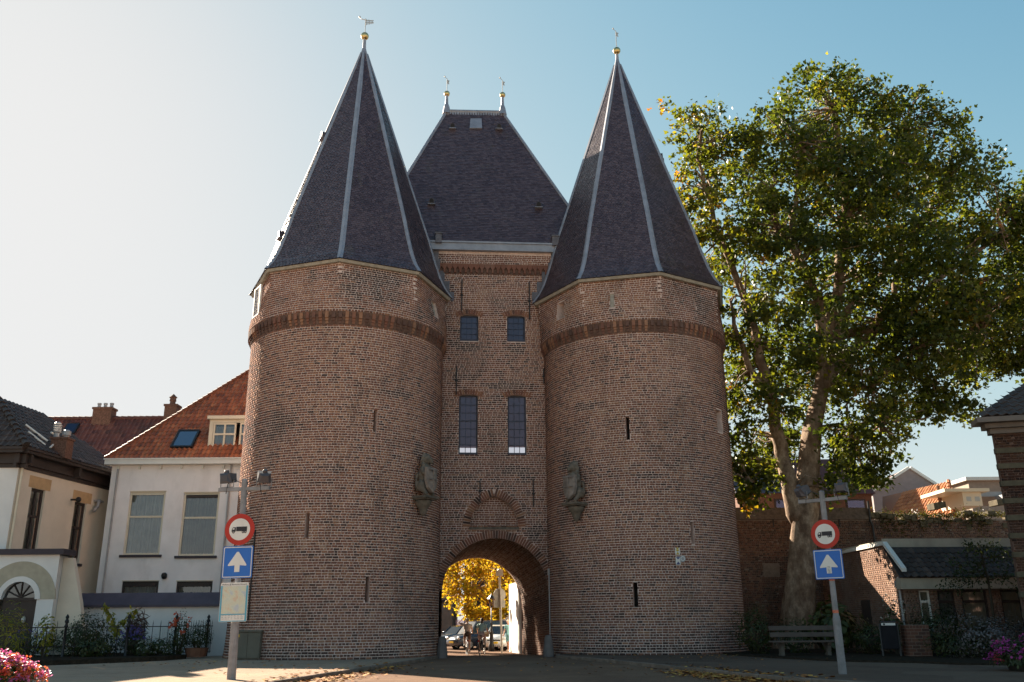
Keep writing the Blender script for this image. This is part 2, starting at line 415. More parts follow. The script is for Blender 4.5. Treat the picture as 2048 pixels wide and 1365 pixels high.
# ================================================================== THE CITY GATE
gate = thing('city_gate', 'tall brick city gate with two round towers and dark slate spires', 'city gate', (-0.9, 42.5, 0))
CL, CR, RT = Vector((-7.92, 41.14)), Vector((6.17, 43.77)), 4.55
def tower(C, ring0, ring1, eave, Rc, phi0, slits, holes, apex, ball_z, n_single, seed, side):
    w = -C.normalized(); A0 = atan2(w.y, w.x)
    q_ = 1 if C.x < 0 else -1
    ST_UP = [(radians(15)*RT,16.1,.22,.7),(radians(16)*RT,15.3,.12,.5),(radians(-24)*RT,16.3,.2,.3)] if q_ > 0 else [(radians(-8)*RT,15.3,.25,.3),(radians(48)*RT,15.9,.5,.6)]
    ST_LOW = [(q_*radians(46)*RT,8.7,.35,.5),(q_*radians(52)*RT,6.0,.35,.5),(q_*radians(-20)*RT,.35,1.6,.25),(q_*radians(20)*RT,.3,1.5,.2),(q_*radians(-30)*RT,1.9,.8,.12),(q_*radians(10)*RT,4.0,.5,.1),(q_*radians(-5)*RT,7.6,.6,.15),(q_*radians(30)*RT,11,.8,.2)]
    def Sr(rf):
        def S(u, z, d):
            a = A0 + u/RT; r = rf(u/RT, z) + d
            return np.stack([C.x + r*np.cos(a), C.y + r*np.sin(a), z], -1)
        return S
    rflow = lambda a, z: RT + 0.10*np.clip(1 - np.asarray(z)/1.6, 0, 1)**2
    S = Sr(lambda a, z: rflow(a, z) + 0*a)
    def roct(a): 
        q = np.mod(a - phi0, pi/4) - pi/8
        return Rc*cos(pi/8)/np.cos(q)
    def rup(a, z):
        t = np.clip((np.asarray(z) - ring1) / (eave - ring1), 0, 1); t = t*t*(3-2*t)
        return (1-t)*(RT+0.17) + t*(roct(a)-0.10)
    SU = Sr(rup)
    AM = radians(118)
    # shaft core (mortar) with the arrow slits cut through
    mb = MB(); opl = [o for o in slits if o[3] < ring0]; opu = [o for o in slits if o[2] > ring0]
    us = list(np.linspace(-pi, pi, 181)*RT); zs = list(np.linspace(-0.6, ring0-0.04, 30))
    for o in opl: us += [o[0], o[1]]; zs += [o[2], o[3]]
    grid_wall(us, zs, S, lambda u, z: any(o[0] < u < o[1] and o[2] < z < o[3] for o in opl), mb, -0.008)
    us = list(np.linspace(-pi, pi, 241)*RT); zs = list(np.linspace(ring1, eave, 24))
    for o in opu: us += [o[0], o[1]]; zs += [o[2], o[3]]
    grid_wall(us, zs, SU, lambda u, z: any(o[0] < u < o[1] and o[2] < z < o[3] for o in opu), mb, -0.007)
    # band of the corbel ring
    mb.mi = 3
    mb.lathe([(RT+0.004, ring0-0.05), (RT+0.05, ring0+0.10), (RT+0.10, ring0+0.35), (RT+0.175, ring1+0.004)], 96, Matrix.Translation((C.x, C.y, 0)), cap=False)
    mb.mi = 0
    for o in opl: reveal(mb, o, S, 0.5, mi_back=1)
    for o in opu: reveal(mb, o, SU, o[4] if len(o) > 4 else 0.5, mi_back=2 if len(o) > 5 else 1)
    core = mb.build('tower', [M_MORTAR, M_DARK, M_PALESTONE, M_BAND], gate, label=side + ' round brick tower of the gate')
    A = gen_rects(-AM*RT, AM*RT, 0.0, ring0+0.14, openings=[o[:4] for o in opl], seed=seed)
    # the bricks nearest the eye are objects of their own
    dist = np.hypot(A[:,0]+A[:,1] - 2*0.15*RT*(1 if C.x < 0 else -1), (A[:,2]+A[:,3]) - 2*1.5)
    isf = (A[:,1]-A[:,0] > 0.2); order = np.argsort(np.where(isf, dist, 1e9))[:n_single]
    mask = np.zeros(len(A), bool); mask[order] = True
    def frame(u, z):
        a = A0 + u/RT; n = Vector((cos(a), sin(a), 0)); r = float(rflow(0, z))
        return Vector((C.x, C.y, z)) + n*r - n*0.0, Vector((-sin(a), cos(a), 0)), n
    single_bricks(A[mask], frame, core, M_BRICK, seed=seed)
    U = gen_rects(-AM*RT, AM*RT, ring1+0.01, eave-0.03, openings=[o[:4] for o in opu], seed=seed+1)
    link('bricks', brick_mesh('bricks', A[~mask], S, seed=seed, stains=ST_LOW), core, kind='stuff', mats=M_BRICK)
    link('bricks', brick_mesh('bricks', U, SU, seed=seed+1, jitter=0.008, stains=ST_UP), core, kind='stuff', mats=M_BRICK)
    # corbel teeth
    nt_ = 66
    cm = None
    for i in range(nt_):
        a = -AM + 2*AM*(i+0.5)/nt_
        if cm is None:
            b = MB(); h = ring1 - ring0
            b.prism([(-0.075,h*0.45),(0.075,h*0.45),(0.075,h-0.005),(-0.075,h-0.005)], 0.2, Matrix.Translation((0,-0.165,0)))
            b.prism([(-0.07,0.12),(0.07,0.12),(0.07,h*0.45-0.004),(-0.07,h*0.45-0.004)], 0.15, Matrix.Translation((0,-0.10,0)))
            b.prism([(-0.06,h*0.0),(0.06,h*0.0),(0.06,0.116),(-0.06,0.116)], 0.12, Matrix.Translation((0,-0.05,0)))
            cm = []
            for tv in (0.14, 0.34, 0.55, 0.8):
                c_ = b.mesh('corbel'); at = c_.attributes.new('tone', 'FLOAT', 'FACE'); at.data.foreach_set('value', [tv]*len(c_.polygons)); c_.materials.append(M_BRICK); cm.append(c_)
        o = link('corbel', rnd.choice(cm), core)
        n = Vector((cos(A0+a), sin(A0+a), 0)); t = Vector((-sin(A0+a), cos(A0+a), 0))
        M = Matrix((t, -n, Vector((0,0,1)))).transposed().to_4x4(); M.translation = Vector((C.x, C.y, ring0)) + n*RT
        o.matrix_basis = M
    # ---------------- spire
    H = apex - eave
    lin = lambda f: (Rc-0.05)*(1-f) + 0.10*f
    prof = [(0.0, Rc+0.16), (0.03, lin(.03)+.04), (0.07, lin(.07)-.05), (0.14, lin(.14)-.05), (0.22, lin(.22)), (1.0, 0.10)]
    zz = [eave + f*H for f, _ in prof]; rr = [r for _, r in prof]
    rad = lambda z: np.interp(z, zz, rr)
    corner = lambda k, r, z: Vector((C.x + r*cos(A0+phi0+k*pi/4), C.y + r*sin(A0+phi0+k*pi/4), z))
    mb = MB()
    for i in range(len(prof)-1):
        for k in range(8):
            mb.add([corner(k, rr[i]-0.03, zz[i]), corner(k+1, rr[i]-0.03, zz[i]), corner(k+1, rr[i+1]-0.03, zz[i+1]), corner(k, rr[i+1]-0.03, zz[i+1])], [(0,1,2,3)])
    mb.add([corner(k, rr[0]-0.02, zz[0]-0.01) for k in range(8)], [tuple(range(8))])
    spire = mb.build('spire', [M_SLATE], gate, label='octagonal slate spire of the ' + side + ' tower')
    # timber and mortar fillet under the slates
    mb = MB()
    for k in range(8):
        a, b = corner(k, Rc+0.05, eave-0.13), corner(k+1, Rc+0.05, eave-0.13)
        a2, b2 = corner(k, Rc+0.12, eave-0.012), corner(k+1, Rc+0.12, eave-0.012)
        c, d = corner(k, Rc-0.3, eave-0.13), corner(k+1, Rc-0.3, eave-0.13)
        mb.add([a,b,b2,a2,c,d], [(0,1,2,3),(4,5,1,0)])
    mb.build('eaves_board', [M_PALESTONE], spire)
    quads = []; tones = []; g = np.random.default_rng(seed+7)
    for k in range(8):
        s_acc = 0.0; rows = []
        for i in range(len(prof)-1):
            p, q = (corner(k, rr[i], zz[i])+corner(k+1, rr[i], zz[i]))/2, (corner(k, rr[i+1], zz[i+1])+corner(k+1, rr[i+1], zz[i+1]))/2
            n = max(1, int(round((q-p).length/0.115)))
            rows += [zz[i] + (zz[i+1]-zz[i])*j/n for j in range(n)]
        rows.append(zz[-1])
        for j in range(len(rows)-1):
            za, zb = rows[j], rows[min(j+2, len(rows)-1)]
            ra, rb = rad(za), rad(zb)
            c0, c1, d0, d1 = corner(k, ra, za), corner(k+1, ra, za), corner(k, rb, zb), corner(k+1, rb, zb)
            nrm = (c1-c0).cross(d0-c0).normalized()
            wid = (c1-c0).length; m_ = max(1, int(round(wid/0.175)))
            off = 0.5 if j % 2 else 0.0
            ed = [0.0] + [(x+off)/m_ for x in range(0 if off else 1, m_)] + [1.0]
            for x in range(len(ed)-1):
                a, b = ed[x], ed[x+1]
                if b - a < 0.02: continue
                e = 0.012/wid
                up = 0.020 + g.uniform(0, 0.010); sk = g.normal(0, 0.006)
                A_, B_ = c0.lerp(c1, a+e) , c0.lerp(c1, b-e)
                C_, D_ = d0.lerp(d1, b-e), d0.lerp(d1, a+e)
                A_ = A_ + nrm*(up+sk*0.3); B_ = B_ + nrm*(up-sk*0.3)
                z_ = (D_-A_).normalized()*sk; A_ -= z_; B_ += z_
                C_ += nrm*0.002; D_ += nrm*0.002
                quads.append([A_, B_, C_, D_]); tones.append(g.random())
                quads.append([A_ - nrm*0.018, B_ - nrm*0.018, B_, A_]); tones.append(0.05)
    link('slates', bulk('slates', np.array([[tuple(p) for p in q] for q in quads]), 4, np.array(tones)), spire, kind='stuff', mats=M_SLATE)
    for k in range(8):
        mb = MB()
        pts = []
        for f in list(np.linspace(0, 0.22, 8)) + [0.4, 0.6, 0.8, 0.985]:
            z = eave + f*H; pts.append((z, rad(z)))
        vs = []; fs = []
        for i, (z, r) in enumerate(pts):
            P = corner(k, r+0.03, z); wd = min(0.135, 0.135 if r > 1 else 0.05+0.085*r)
            l = (corner(k-1, r, z)-corner(k, r, z)).normalized(); rt = (corner(k+1, r, z)-corner(k, r, z)).normalized()
            o = Vector((P.x-C.x, P.y-C.y, 0)).normalized()
            vs += [P + l*wd + o*0.025, P + o*0.04, P + rt*wd + o*0.025, P + l*wd - o*0.06, P + rt*wd - o*0.06]
            if i:
                b = (i-1)*5; c = i*5
                fs += [(b,b+1,c+1,c),(b+1,b+2,c+2,c+1),(b+3,b,c,c+3),(b+2,b+4,c+4,c+2)]
        mb.add(vs, fs); mb.build('lead_strip', [M_LEAD], spire)
    # finial
    mb = MB(); T = Matrix.Translation((C.x, C.y, 0))
    mb.lathe([(0.30, apex-0.9), (0.19, apex-0.25), (0.10, apex+0.15), (0.085, ball_z-0.25)], 10, T)
    fin = mb.build('finial', [M_LEAD], spire)
    return dict(A0=A0, C=C, corner=corner, rad=rad, eave=eave, H=H, spire=spire, S=S, SU=SU, fin_z=ball_z, core=core)

def deg(a): return radians(a)*RT
sl = lambda a, z0, z1, w=0.085: (deg(a)-w, deg(a)+w, z0, z1)
TL = tower(CL, 13.92, 14.45, 16.86, 4.78, radians(-7),
   [sl(16.1, 9.2, 10.17), sl(-16.8, 4.78, 5.77), sl(15.5, 2.25, 3.27), (deg(60)-0.26, deg(60)+0.26, 15.25, 16.05, 0.12, 1), (deg(-67)-0.42, deg(-67)+0.42, 15.0, 16.4, 0.16, 1)],
   [], 31.1, 32.03, 110, 21, 'left')
TR = tower(CR, 14.33, 14.84, 17.1, 4.98, radians(-27.5),
   [sl(-4.5, 9.23, 10.33), sl(-4.5, 2.03, 3.05, 0.10), sl(29.5, 4.66, 5.61), (deg(-47)-0.30, deg(-47)+0.30, 15.6, 16.5, 0.45), sl(-9.9, 15.55, 16.27, 0.10)+(0.05, 1), sl(42, 15.58, 16.25, 0.06), (deg(60)-0.3, deg(60)+0.3, 9.9, 10.95)],
   [], 32.1, 32.87, 90, 31, 'right')

def ball_vane(parent, base, ball_z, rod, r, flag):
    mb = MB(); mb.smooth = True; mb.ball((0,0,0), r, 16, Matrix.Translation((base.x, base.y, ball_z)))
    mb.build('gilded_ball', [M_GOLD], parent)
    mb = MB(); T = Matrix.Translation((base.x, base.y, ball_z))
    mb.tube([(0,0,r-0.02), (0,0,rod)], 0.022, 6, T)
    if flag == 'flag':
        for i in range(5): mb.box(0.03+i*0.085, 0.075+i*0.085, -0.012, 0.012, rod-0.42+0.02*i, rod-0.06-0.02*i, T)
        mb.box(0.02, 0.46, -0.01, 0.01, rod-0.30, rod-0.26, T); mb.box(0.02, 0.44, -0.01, 0.01, rod-0.16, rod-0.12, T)
        mb.tube([(0,0,rod-0.1), (-0.26,0,rod-0.02), (-0.33,0,rod+0.1)], 0.02, 6, T); mb.ball((-0.33,0,rod+0.1), 0.06, 8, T)
    else:
        mb.prism([(0.02,rod-0.32),(0.14,rod-0.40),(0.10,rod-0.24),(0.16,rod-0.14),(0.02,rod-0.08)], 0.024, T)
        mb.tube([(0,0,rod-0.02), (-0.14,0,rod+0.14)], 0.016, 6, T); mb.ball((-0.15,0,rod+0.16), 0.05, 8, T)
    mb.build('weathervane', [M_PALEMETAL], parent)
M_PALEMETAL = simple('pale_vane_metal', (0.5,0.46,0.42), 0.4, 0.4, 0.1)
ball_vane(TL['spire'], CL, 32.03, 1.15, 0.22, 'flag')
ball_vane(TR['spire'], CR, 32.87, 1.35, 0.22, 'arrow')

# small ventilation dormers on the spires
def vent(parent, P, out, w=0.36, h=0.42, d=0.4, name='roof_vent', mat=None):
    n = Vector((out.x, out.y, 0)).normalized(); t = Vector((0,0,1)).cross(n)
    M = Matrix((t, -n, Vector((0,0,1)))).transposed().to_4x4(); M.translation = P
    mb = MB()
    arch = [(-w/2,0),(w/2,0),(w/2,h*0.55),(w*0.33,h*0.85),(0,h),(-w*0.33,h*0.85),(-w/2,h*0.55)]
    mb.prism(arch, d, M @ Matrix.Translation((0,-0.16,0)))
    mb.mi = 1; mb.prism([(x*0.74, 0.03+z*0.78) for x, z in arch], 0.02, M @ Matrix.Translation((0,-0.163,0)))
    mb.mi = 2; mb.box(-w*0.7, w*0.7, -0.22, 0.15, -0.035, -0.004, M)
    mb.build(name, [M_SLATE, M_DARK, M_LEAD], parent)
def spire_vent(T, k, f):
    z = T['eave'] + f*T['H']; a = T['corner'](k, T['rad'](z), z); b = T['corner'](k+1, T['rad'](z), z); P = (a+b)/2
    vent(T['spire'], P, Vector((P.x-T['C'].x, P.y-T['C'].y, 0)))
spire_vent(TL, -2, 0.17); spire_vent(TL, -2, 0.585)
spire_vent(TR, 2, 0.20); spire_vent(TR, 2, 0.56)
# small barred window high on the left tower's sunlit side
def tower_window(T, a, z0, z1, w):
    A = T['A0'] + radians(a); n = Vector((cos(A), sin(A), 0)); t = Vector((-sin(A), cos(A), 0))
    r = RT + 0.08
    M = Matrix((t, -n, Vector((0,0,1)))).transposed().to_4x4(); M.translation = Vector((T['C'].x, T['C'].y, z0)) + n*(r+0.02)
    mb = MB(); h = z1-z0
    for x in (-w/2+0.03, w/2-0.03): mb.box(x-0.045, x+0.045, -0.03, 0.05, 0, h, M)
    mb.box(-w/2, w/2, -0.04, 0.05, -0.06, 0.0, M); mb.box(-w/2+0.075, w/2-0.075, -0.02, 0.05, h-0.07, h, M)
    wn = mb.build('window', [M_WHITEP], gate)
    for i in range(1, 3):
        b = MB(); b.box(-w/2+i*w/3-0.012, -w/2+i*w/3+0.012, -0.01, 0.02, 0.0, h-0.07, M); b.build('glazing_bar', [M_WHITEP], wn)
    for i in range(1, 5):
        b = MB(); b.box(-w/2+0.075, w/2-0.075, 0.0, 0.015, i*h/5-0.012, i*h/5+0.012, M); b.build('glazing_bar', [M_WHITEP], wn)
    b = MB(); b.box(-w/2+0.075, w/2-0.075, 0.022, 0.034, 0, h-0.07, M); b.build('pane', [M_GLASS], wn)
M_WHITEP = simple('white_paint', (0.74,0.72,0.66), 0.5, 0, 0.06, 2)
tower_window(TL, -67, 15.0, 16.4, 0.84)

# ---------------- gatehouse front
FP = Vector((-0.86, 43.2, 0)); TH = radians(4.5)
Fe = Vector((cos(TH), sin(TH), 0)); Fn = Vector((sin(TH), -cos(TH), 0))
def SF(u, z, d):
    return np.stack([FP.x + u*Fe.x + d*Fn.x, FP.y + u*Fe.y + d*Fn.y, z + 0*u], -1)
def fr(u, z, d=0.0): return FP + Fe*u + Fn*d + Vector((0,0,z))
ARC_R, ARC_Z = 2.5, 2.78
win = [(-1.80,-0.86,15.14,16.58), (0.61,1.55,15.14,16.60), (-1.81,-0.87,9.30,12.34), (0.62,1.55,9.30,12.34)]
NIZ, NIR, NIC = 5.82, 1.36, -0.06       # blind niche above the arch
def in_arch(u, z, r=ARC_R): return (np.hypot(u, np.maximum(z-ARC_Z, 0)) < r) & (z > -1)
def in_niche(u, z, k=0.0):
    # pointed-round niche outline
    uu = np.abs(u - NIC); zz = z - NIZ
    return (zz > -k) & (uu < 1.13+k) & (np.hypot(uu + 0.35, zz) < 1.55 + k)
FM_ = Matrix((Fe, -Fn, Vector((0,0,1)))).transposed().to_4x4(); FM_.translation = FP
mb = MB()
us = list(np.arange(-5.4, 5.41, 0.12)); zs = list(np.arange(-0.5, 20.6, 0.12))
for o in win: us += [o[0], o[1]]; zs += [o[2], o[3]]
zs += [NIZ]
grid_wall(us, zs, SF, lambda u, z: any(o[0] < u < o[1] and o[2] < z < o[3] for o in win) or bool(in_arch(u, z, ARC_R+0.12)) or bool(in_niche(u, z, 0.06) and z > NIZ), mb, -0.005)
for o in win: reveal(mb, o, SF, 0.30, back=False)
# niche back and soffit
mb.box(NIC-1.4, NIC+1.4, 0, 0.02, NIZ-0.05, NIZ+1.8, Matrix.Translation(FP) @ Matrix((Fe, -Fn, Vector((0,0,1)))).transposed().to_4x4() @ Matrix.Translation((0,0.23,0)))
mb.mi = 1; mb.box(-4.3,4.3,-.012,.0,18.80,19.36,FM_); mb.mi = 0
gw = mb.build('gatehouse_wall', [M_MORTAR, M_BAND], gate)
FM = Matrix((Fe, -Fn, Vector((0,0,1)))).transposed().to_4x4(); FM.translation = FP
def keepF(u, z): return ~(in_arch(u, z, ARC_R+0.34) | (in_niche(u, z, 0.30) & (z > NIZ+.03)))
A = gen_rects(-5.3, 5.3, -0.3, 18.86, openings=win, seed=61, keep=keepF)
link('bricks', brick_mesh('bricks', A, SF, seed=61, stains=[(-1.3,14.8,.5,.3),(1.1,14.8,.5,.3),(.9,8.55,.7,.22),(1.5,8.2,.4,.3),(-1.5,13.2,.8,.2),(.5,12.8,1.5,.15),(-1.6,8.2,.6,.15),(1.8,5.6,.5,.3)]), gw, kind='stuff', mats=M_BRICK)
SF2 = lambda u, z, d: SF(u, z, d+0.11)
A = gen_rects(-4.2, 4.2, 19.36, 20.0, seed=62)
link('bricks', brick_mesh('bricks', A, SF2, seed=62), gw, kind='stuff', mats=M_BRICK)
b = MB(); b.box(-4.2, 4.2, -0.108, 0.02, 19.35, 20.2, FM); b.build('frieze', [M_MORTAR], gw)
A = gen_rects(NIC-1.4, NIC+1.4, NIZ+0.02, NIZ+1.75, seed=63, keep=lambda u, z: in_niche(u, z, 0.16) & (z > NIZ))
link('bricks', brick_mesh('bricks', A, lambda u, z, d: SF(u, z, d-0.22), seed=63), gw, kind='stuff', mats=M_BRICK)
# little arched corbel frieze under the eaves
cm = None
for i in range(30):
    u = -4.05 + i*0.28
    if cm is None:
        b = MB(); b.prism([(-0.05,-0.38),(0.05,-0.38),(0.05,-0.2),(0.135,-0.06),(0.135,0.1),(-0.135,0.1),(-0.135,-0.06),(-0.05,-0.2)], 0.13, Matrix.Translation((0,-0.115,0)))
        cm = b.mesh('corbel'); at = cm.attributes.new('tone','FLOAT','FACE'); at.data.foreach_set('value', [0.44]*len(cm.polygons)); cm.materials.append(M_BRICK)
    o = link('corbel', cm, gw); o.matrix_basis = FM @ Matrix.Translation((u, 0, 19.24))
# voussoirs: every brick of the arches is an object
def voussoirs(c_u, c_z, r0, r1, a0, a1, n, parent, seed, d0=0.03, depth=0.16, tones=(0,1,2,3,4,5,6,7)):
    g = np.random.default_rng(seed)
    for i in range(n):
        a = a0 + (a1-a0)*(i+0.5)/n; da = abs(a1-a0)/n
        rm = (r0+r1)/2; wd = da*rm*0.84
        rad_ = Vector((cos(a), 0, sin(a))); tan_ = Vector((-sin(a), 0, cos(a)))
        o = link('brick', unit_brick(int(g.choice(tones)), M_BRICK), parent)
        M = Matrix((tan_*wd, Vector((0,1,0))*depth, rad_*(r1-r0-0.012))).transposed().to_4x4()
        M.translation = Vector((c_u + cos(a)*rm, -d0-g.uniform(0,0.01), c_z + sin(a)*rm))
        o.matrix_basis = FM @ M
    mbv = MB(); k = n
    vs = []
    for i in range(k+1):
        a = a0 + (a1-a0)*i/k
        for r in (r0+0.004, r1-0.01):
            vs.append((c_u+cos(a)*r, -d0+0.018, c_z+sin(a)*r)); vs.append((c_u+cos(a)*r, 0.2, c_z+sin(a)*r))
    fs = []
    for i in range(k):
        b = i*4; fs += [(b,b+2,b+6,b+4),(b,b+4,b+5,b+1),(b+2,b+3,b+7,b+6)]
    mbv.add(vs, fs, FM); mbv.build('arch_mortar', [M_MORTAR], parent)
voussoirs(0, ARC_Z, ARC_R, ARC_R+0.36, radians(2), radians(178), 66, gw, 1, tones=(0,1,2,3,3,4,5,6))
voussoirs(NIC-0.35, NIZ, 1.50, 1.86, radians(0), radians(76.5), 18, gw, 2, 0.05)
voussoirs(NIC+0.35, NIZ, 1.50, 1.86, radians(103.5), radians(180), 18, gw, 3, 0.05)
b = MB(); b.box(NIC-1.2, NIC+1.2, -0.06, 0.1, NIZ-0.13, NIZ-0.02, FM); b.build('niche_sill', [M_STONE], gw)
for (u0, u1, z0, z1) in win:
    uc = (u0+u1)/2; hw = (u1-u0)/2; R_ = (hw*hw + 0.09*0.09)/(2*0.09)
    half = math.asin((hw+0.16)/R_)
    voussoirs(uc, z1-R_+0.005, R_, R_+0.26, pi/2-half, pi/2+half, 11, gw, 5, 0.016, 0.2)
# windows with iron bars
M_REV = simple('window_lining_shadow', (0.10,0.075,0.06), 0.9)
for wi, (u0, u1, z0, z1) in enumerate(win):
    nx, nz = (3, 4) if wi < 2 else (3, 7)
    h = z1-z0-0.10; fb = 0.07
    mb = MB()
    y0, y1 = 0.17, 0.24
    mb.box(u0+0.005, u0+fb, y0, y1, z0+0.12, z1-0.02, FM); mb.box(u1-fb, u1-0.005, y0, y1, z0+0.12, z1-0.02, FM)
    mb.box(u0+0.005, u1-0.005, y0-0.10, y1, z0+0.005, z0+0.116, FM); mb.box(u0+fb+0.002, u1-fb-0.002, y0+0.003, y1, z1-0.10, z1-0.02, FM)
    wo = mb.build('window', [M_WFRAME], gate)
    gx0, gx1, gz0, gz1 = u0+fb, u1-fb, z0+0.116, z1-0.10
    for i in range(1, nx):
        x = gx0 + (gx1-gx0)*i/nx; b = MB(); b.box(x-0.014, x+0.014, y0+0.008, y1-0.02, gz0, gz1, FM); b.build('glazing_bar', [M_WFRAME], wo)
    for j in range(1, nz):
        z = gz0 + (gz1-gz0)*j/nz; hh = 0.03 if (nz == 7 and j == 4) else 0.013
        b = MB(); b.box(gx0, gx1, y0+0.012, y1-0.025, z-hh, z+hh, FM); b.build('glazing_bar', [M_WFRAME], wo)
    for i in range(nx):
        for j in range(nz):
            b = MB(); x0 = gx0+(gx1-gx0)*i/nx; x1 = gx0+(gx1-gx0)*(i+1)/nx; za = gz0+(gz1-gz0)*j/nz; zb = gz0+(gz1-gz0)*(j+1)/nz
            t = rnd.uniform(-.004, .004); t2 = rnd.uniform(-.003, .003)
            b.add([(x0+.012,0.215+t,za+.01),(x1-.012,0.215-t,za+.01),(x1-.012,0.215-t+t2,zb-.01),(x0+.012,0.215+t+t2,zb-.01)], [(0,1,2,3)], FM)
            b.build('pane', [M_GLASS], wo)
# wall anchors of black iron
for (px, py0, py1) in ((924,560,622),(1058,565,640),(913,733,790),(1087,738,768),(960,962,1003),(1066,960,1015)):
    P = onpl(px, py0, FP, Fn); Q = onpl(px, py1, FP, Fn)
    up = P - FP; u = up.dot(Fe)
    b = MB(); b.box(u-0.028, u+0.028, -0.075, -0.03, Q.z, P.z, FM); b.box(u-0.075, u+0.075, -0.085, -0.0, (P.z+Q.z)/2-0.05, (P.z+Q.z)/2+0.02, FM)
    b.build('wall_anchor', [M_IRON], gate)

# ---------------- passage (skewed barrel vault) and rear wall
PD = Vector((-sin(radians(9.9)), cos(radians(9.9)), 0)); PL = 7.0
def arch_pts(o, r, zc, n=28):
    pts = [(r, -0.6)] + [(r*cos(pi*i/n), zc + r*sin(pi*i/n)) for i in range(n+1)] + [(-r, -0.6)]
    return [o + Fe*x + Vector((0,0,z)) for x, z in pts]
mb = MB()
NY = 14
rows = []
for j in range(NY+1):
    f = j/NY; o = FP + PD*(PL*f) + Fn*0.0
    rows.append(arch_pts(o, ARC_R-0.0*f, ARC_Z-0.42*f))
n = len(rows[0])
mb.add([p for r in rows for p in r], [(j*n+i, (j+1)*n+i, (j+1)*n+i+1, j*n+i+1) for j in range(NY) for i in range(n-1)])
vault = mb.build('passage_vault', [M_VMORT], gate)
AL = ARC_Z + 0.6
def SV(u, z, d):
    """u along the passage, z round the barrel starting at the right foot, d inward"""
    f = u / PL; zc = ARC_Z - 0.42*f; r = ARC_R - d
    wallh = zc + 0.6
    th = np.clip((z - AL) / ARC_R, 0, pi)
    x = np.where(z < AL, r, r*np.cos(th)); zz = np.where(z < AL, -0.6 + z*wallh/AL, zc + r*np.sin(th))
    z3 = z - AL - pi*ARC_R
    x = np.where(z3 > 0, -r, x); zz = np.where(z3 > 0, zc - z3*wallh/AL, zz)
    return np.stack([FP.x + PD.x*u + Fe.x*x, FP.y + PD.y*u + Fe.y*x, zz], -1)
A = gen_rects(0.05, PL-0.02, 0.0, 2*AL + pi*ARC_R, seed=71)
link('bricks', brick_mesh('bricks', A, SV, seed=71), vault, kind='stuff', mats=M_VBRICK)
# rear wall with its arch and two windows that show the sky through the room
RP = FP + PD*PL
def SRr(u, z, d): return np.stack([RP.x + u*Fe.x - d*Fn.x, RP.y + u*Fe.y - d*Fn.y, z + 0*u], -1)
rwin = []
for (pa, pb, pt, pbm) in ((905, 972, 893.5, 935), (1000, 1066, 892.5, 935)):
    P, Q = onpl(pa, pt, RP, Fn), onpl(pb, pbm, RP, Fn)
    rwin.append(((P-RP).dot(Fe), (Q-RP).dot(Fe), Q.z, P.z))
ZR = ARC_Z - 0.42
inr = lambda u, z, r: hypot(u, max(z-ZR, 0)) < r
us = list(np.arange(-5.4, 5.41, 0.12)); zs = list(np.arange(-0.6, 20.5, 0.12))
for o in rwin: us += [o[0], o[1]]; zs += [o[2], o[3]]
mb = MB()
sk = lambda u, z: inr(u, z, ARC_R+0.12) or any(o[0] < u < o[1] and o[2] < z < o[3] for o in rwin)
grid_wall(us, zs, SRr, sk, mb); grid_wall(us, zs, lambda u, z, d: SRr(u, z, d+0.4), sk, mb)
for o in rwin: reveal(mb, o, lambda u, z, d: SRr(u, z, d+0.4), 0.4, back=False)
# room: floor, cross wall between the storeys and the side walls
def gp(u, f, z): p = FP + Fe*u + PD*(PL*f); return (p.x, p.y, z)
for z in (8.4, 13.6):
    mb.add([gp(-5.4,0.03,z), gp(5.4,0.03,z), gp(5.4,0.995,z), gp(-5.4,0.995,z)], [(0,1,2,3)])
for u in (-5.4, 5.4):
    mb.add([gp(u,0,-0.6), gp(u,1.05,-0.6), gp(u,1.05,20.5), gp(u,0,20.5)], [(0,1,2,3)])
mb.build('rear_wall', [simple('dark_plaster', (0.16,0.13,0.11), 0.9)], gate)
# ring of bricks round the rear arch, catching the sun
RM = Matrix((Fe, -Fn, Vector((0,0,1)))).transposed().to_4x4(); RM.translation = RP
mb = MB()
pts = [(ARC_R+0.3, -0.6)] + [((ARC_R+0.3)*cos(pi*i/28), ZR+(ARC_R+0.3)*sin(pi*i/28)) for i in range(29)] + [(-ARC_R-0.3, -0.6)]
pin = [(ARC_R, -0.6)] + [(ARC_R*cos(pi*i/28), ZR+ARC_R*sin(pi*i/28)) for i in range(29)] + [(-ARC_R, -0.6)]
vs = [(x, y, z) for y in (-0.02, 0.42) for x, z in pin] + [(x, y, z) for y in (-0.02, 0.42) for x, z in pts]
k = len(pin)
mb.add(vs, [(i, i+1, k+i+1, k+i) for i in range(k-1)] + [(k+i, k+i+1, 3*k+i+1, 3*k+i) for i in range(k-1)] + [(i, 2*k+i, 2*k+i+1, i+1) for i in range(k-1)], RM)
mb.build('arch_ring', [simple('sunlit_arch_brick', (0.30,0.17,0.11), 0.9, var=0.35, scale=9, bump=0.4)], gate)

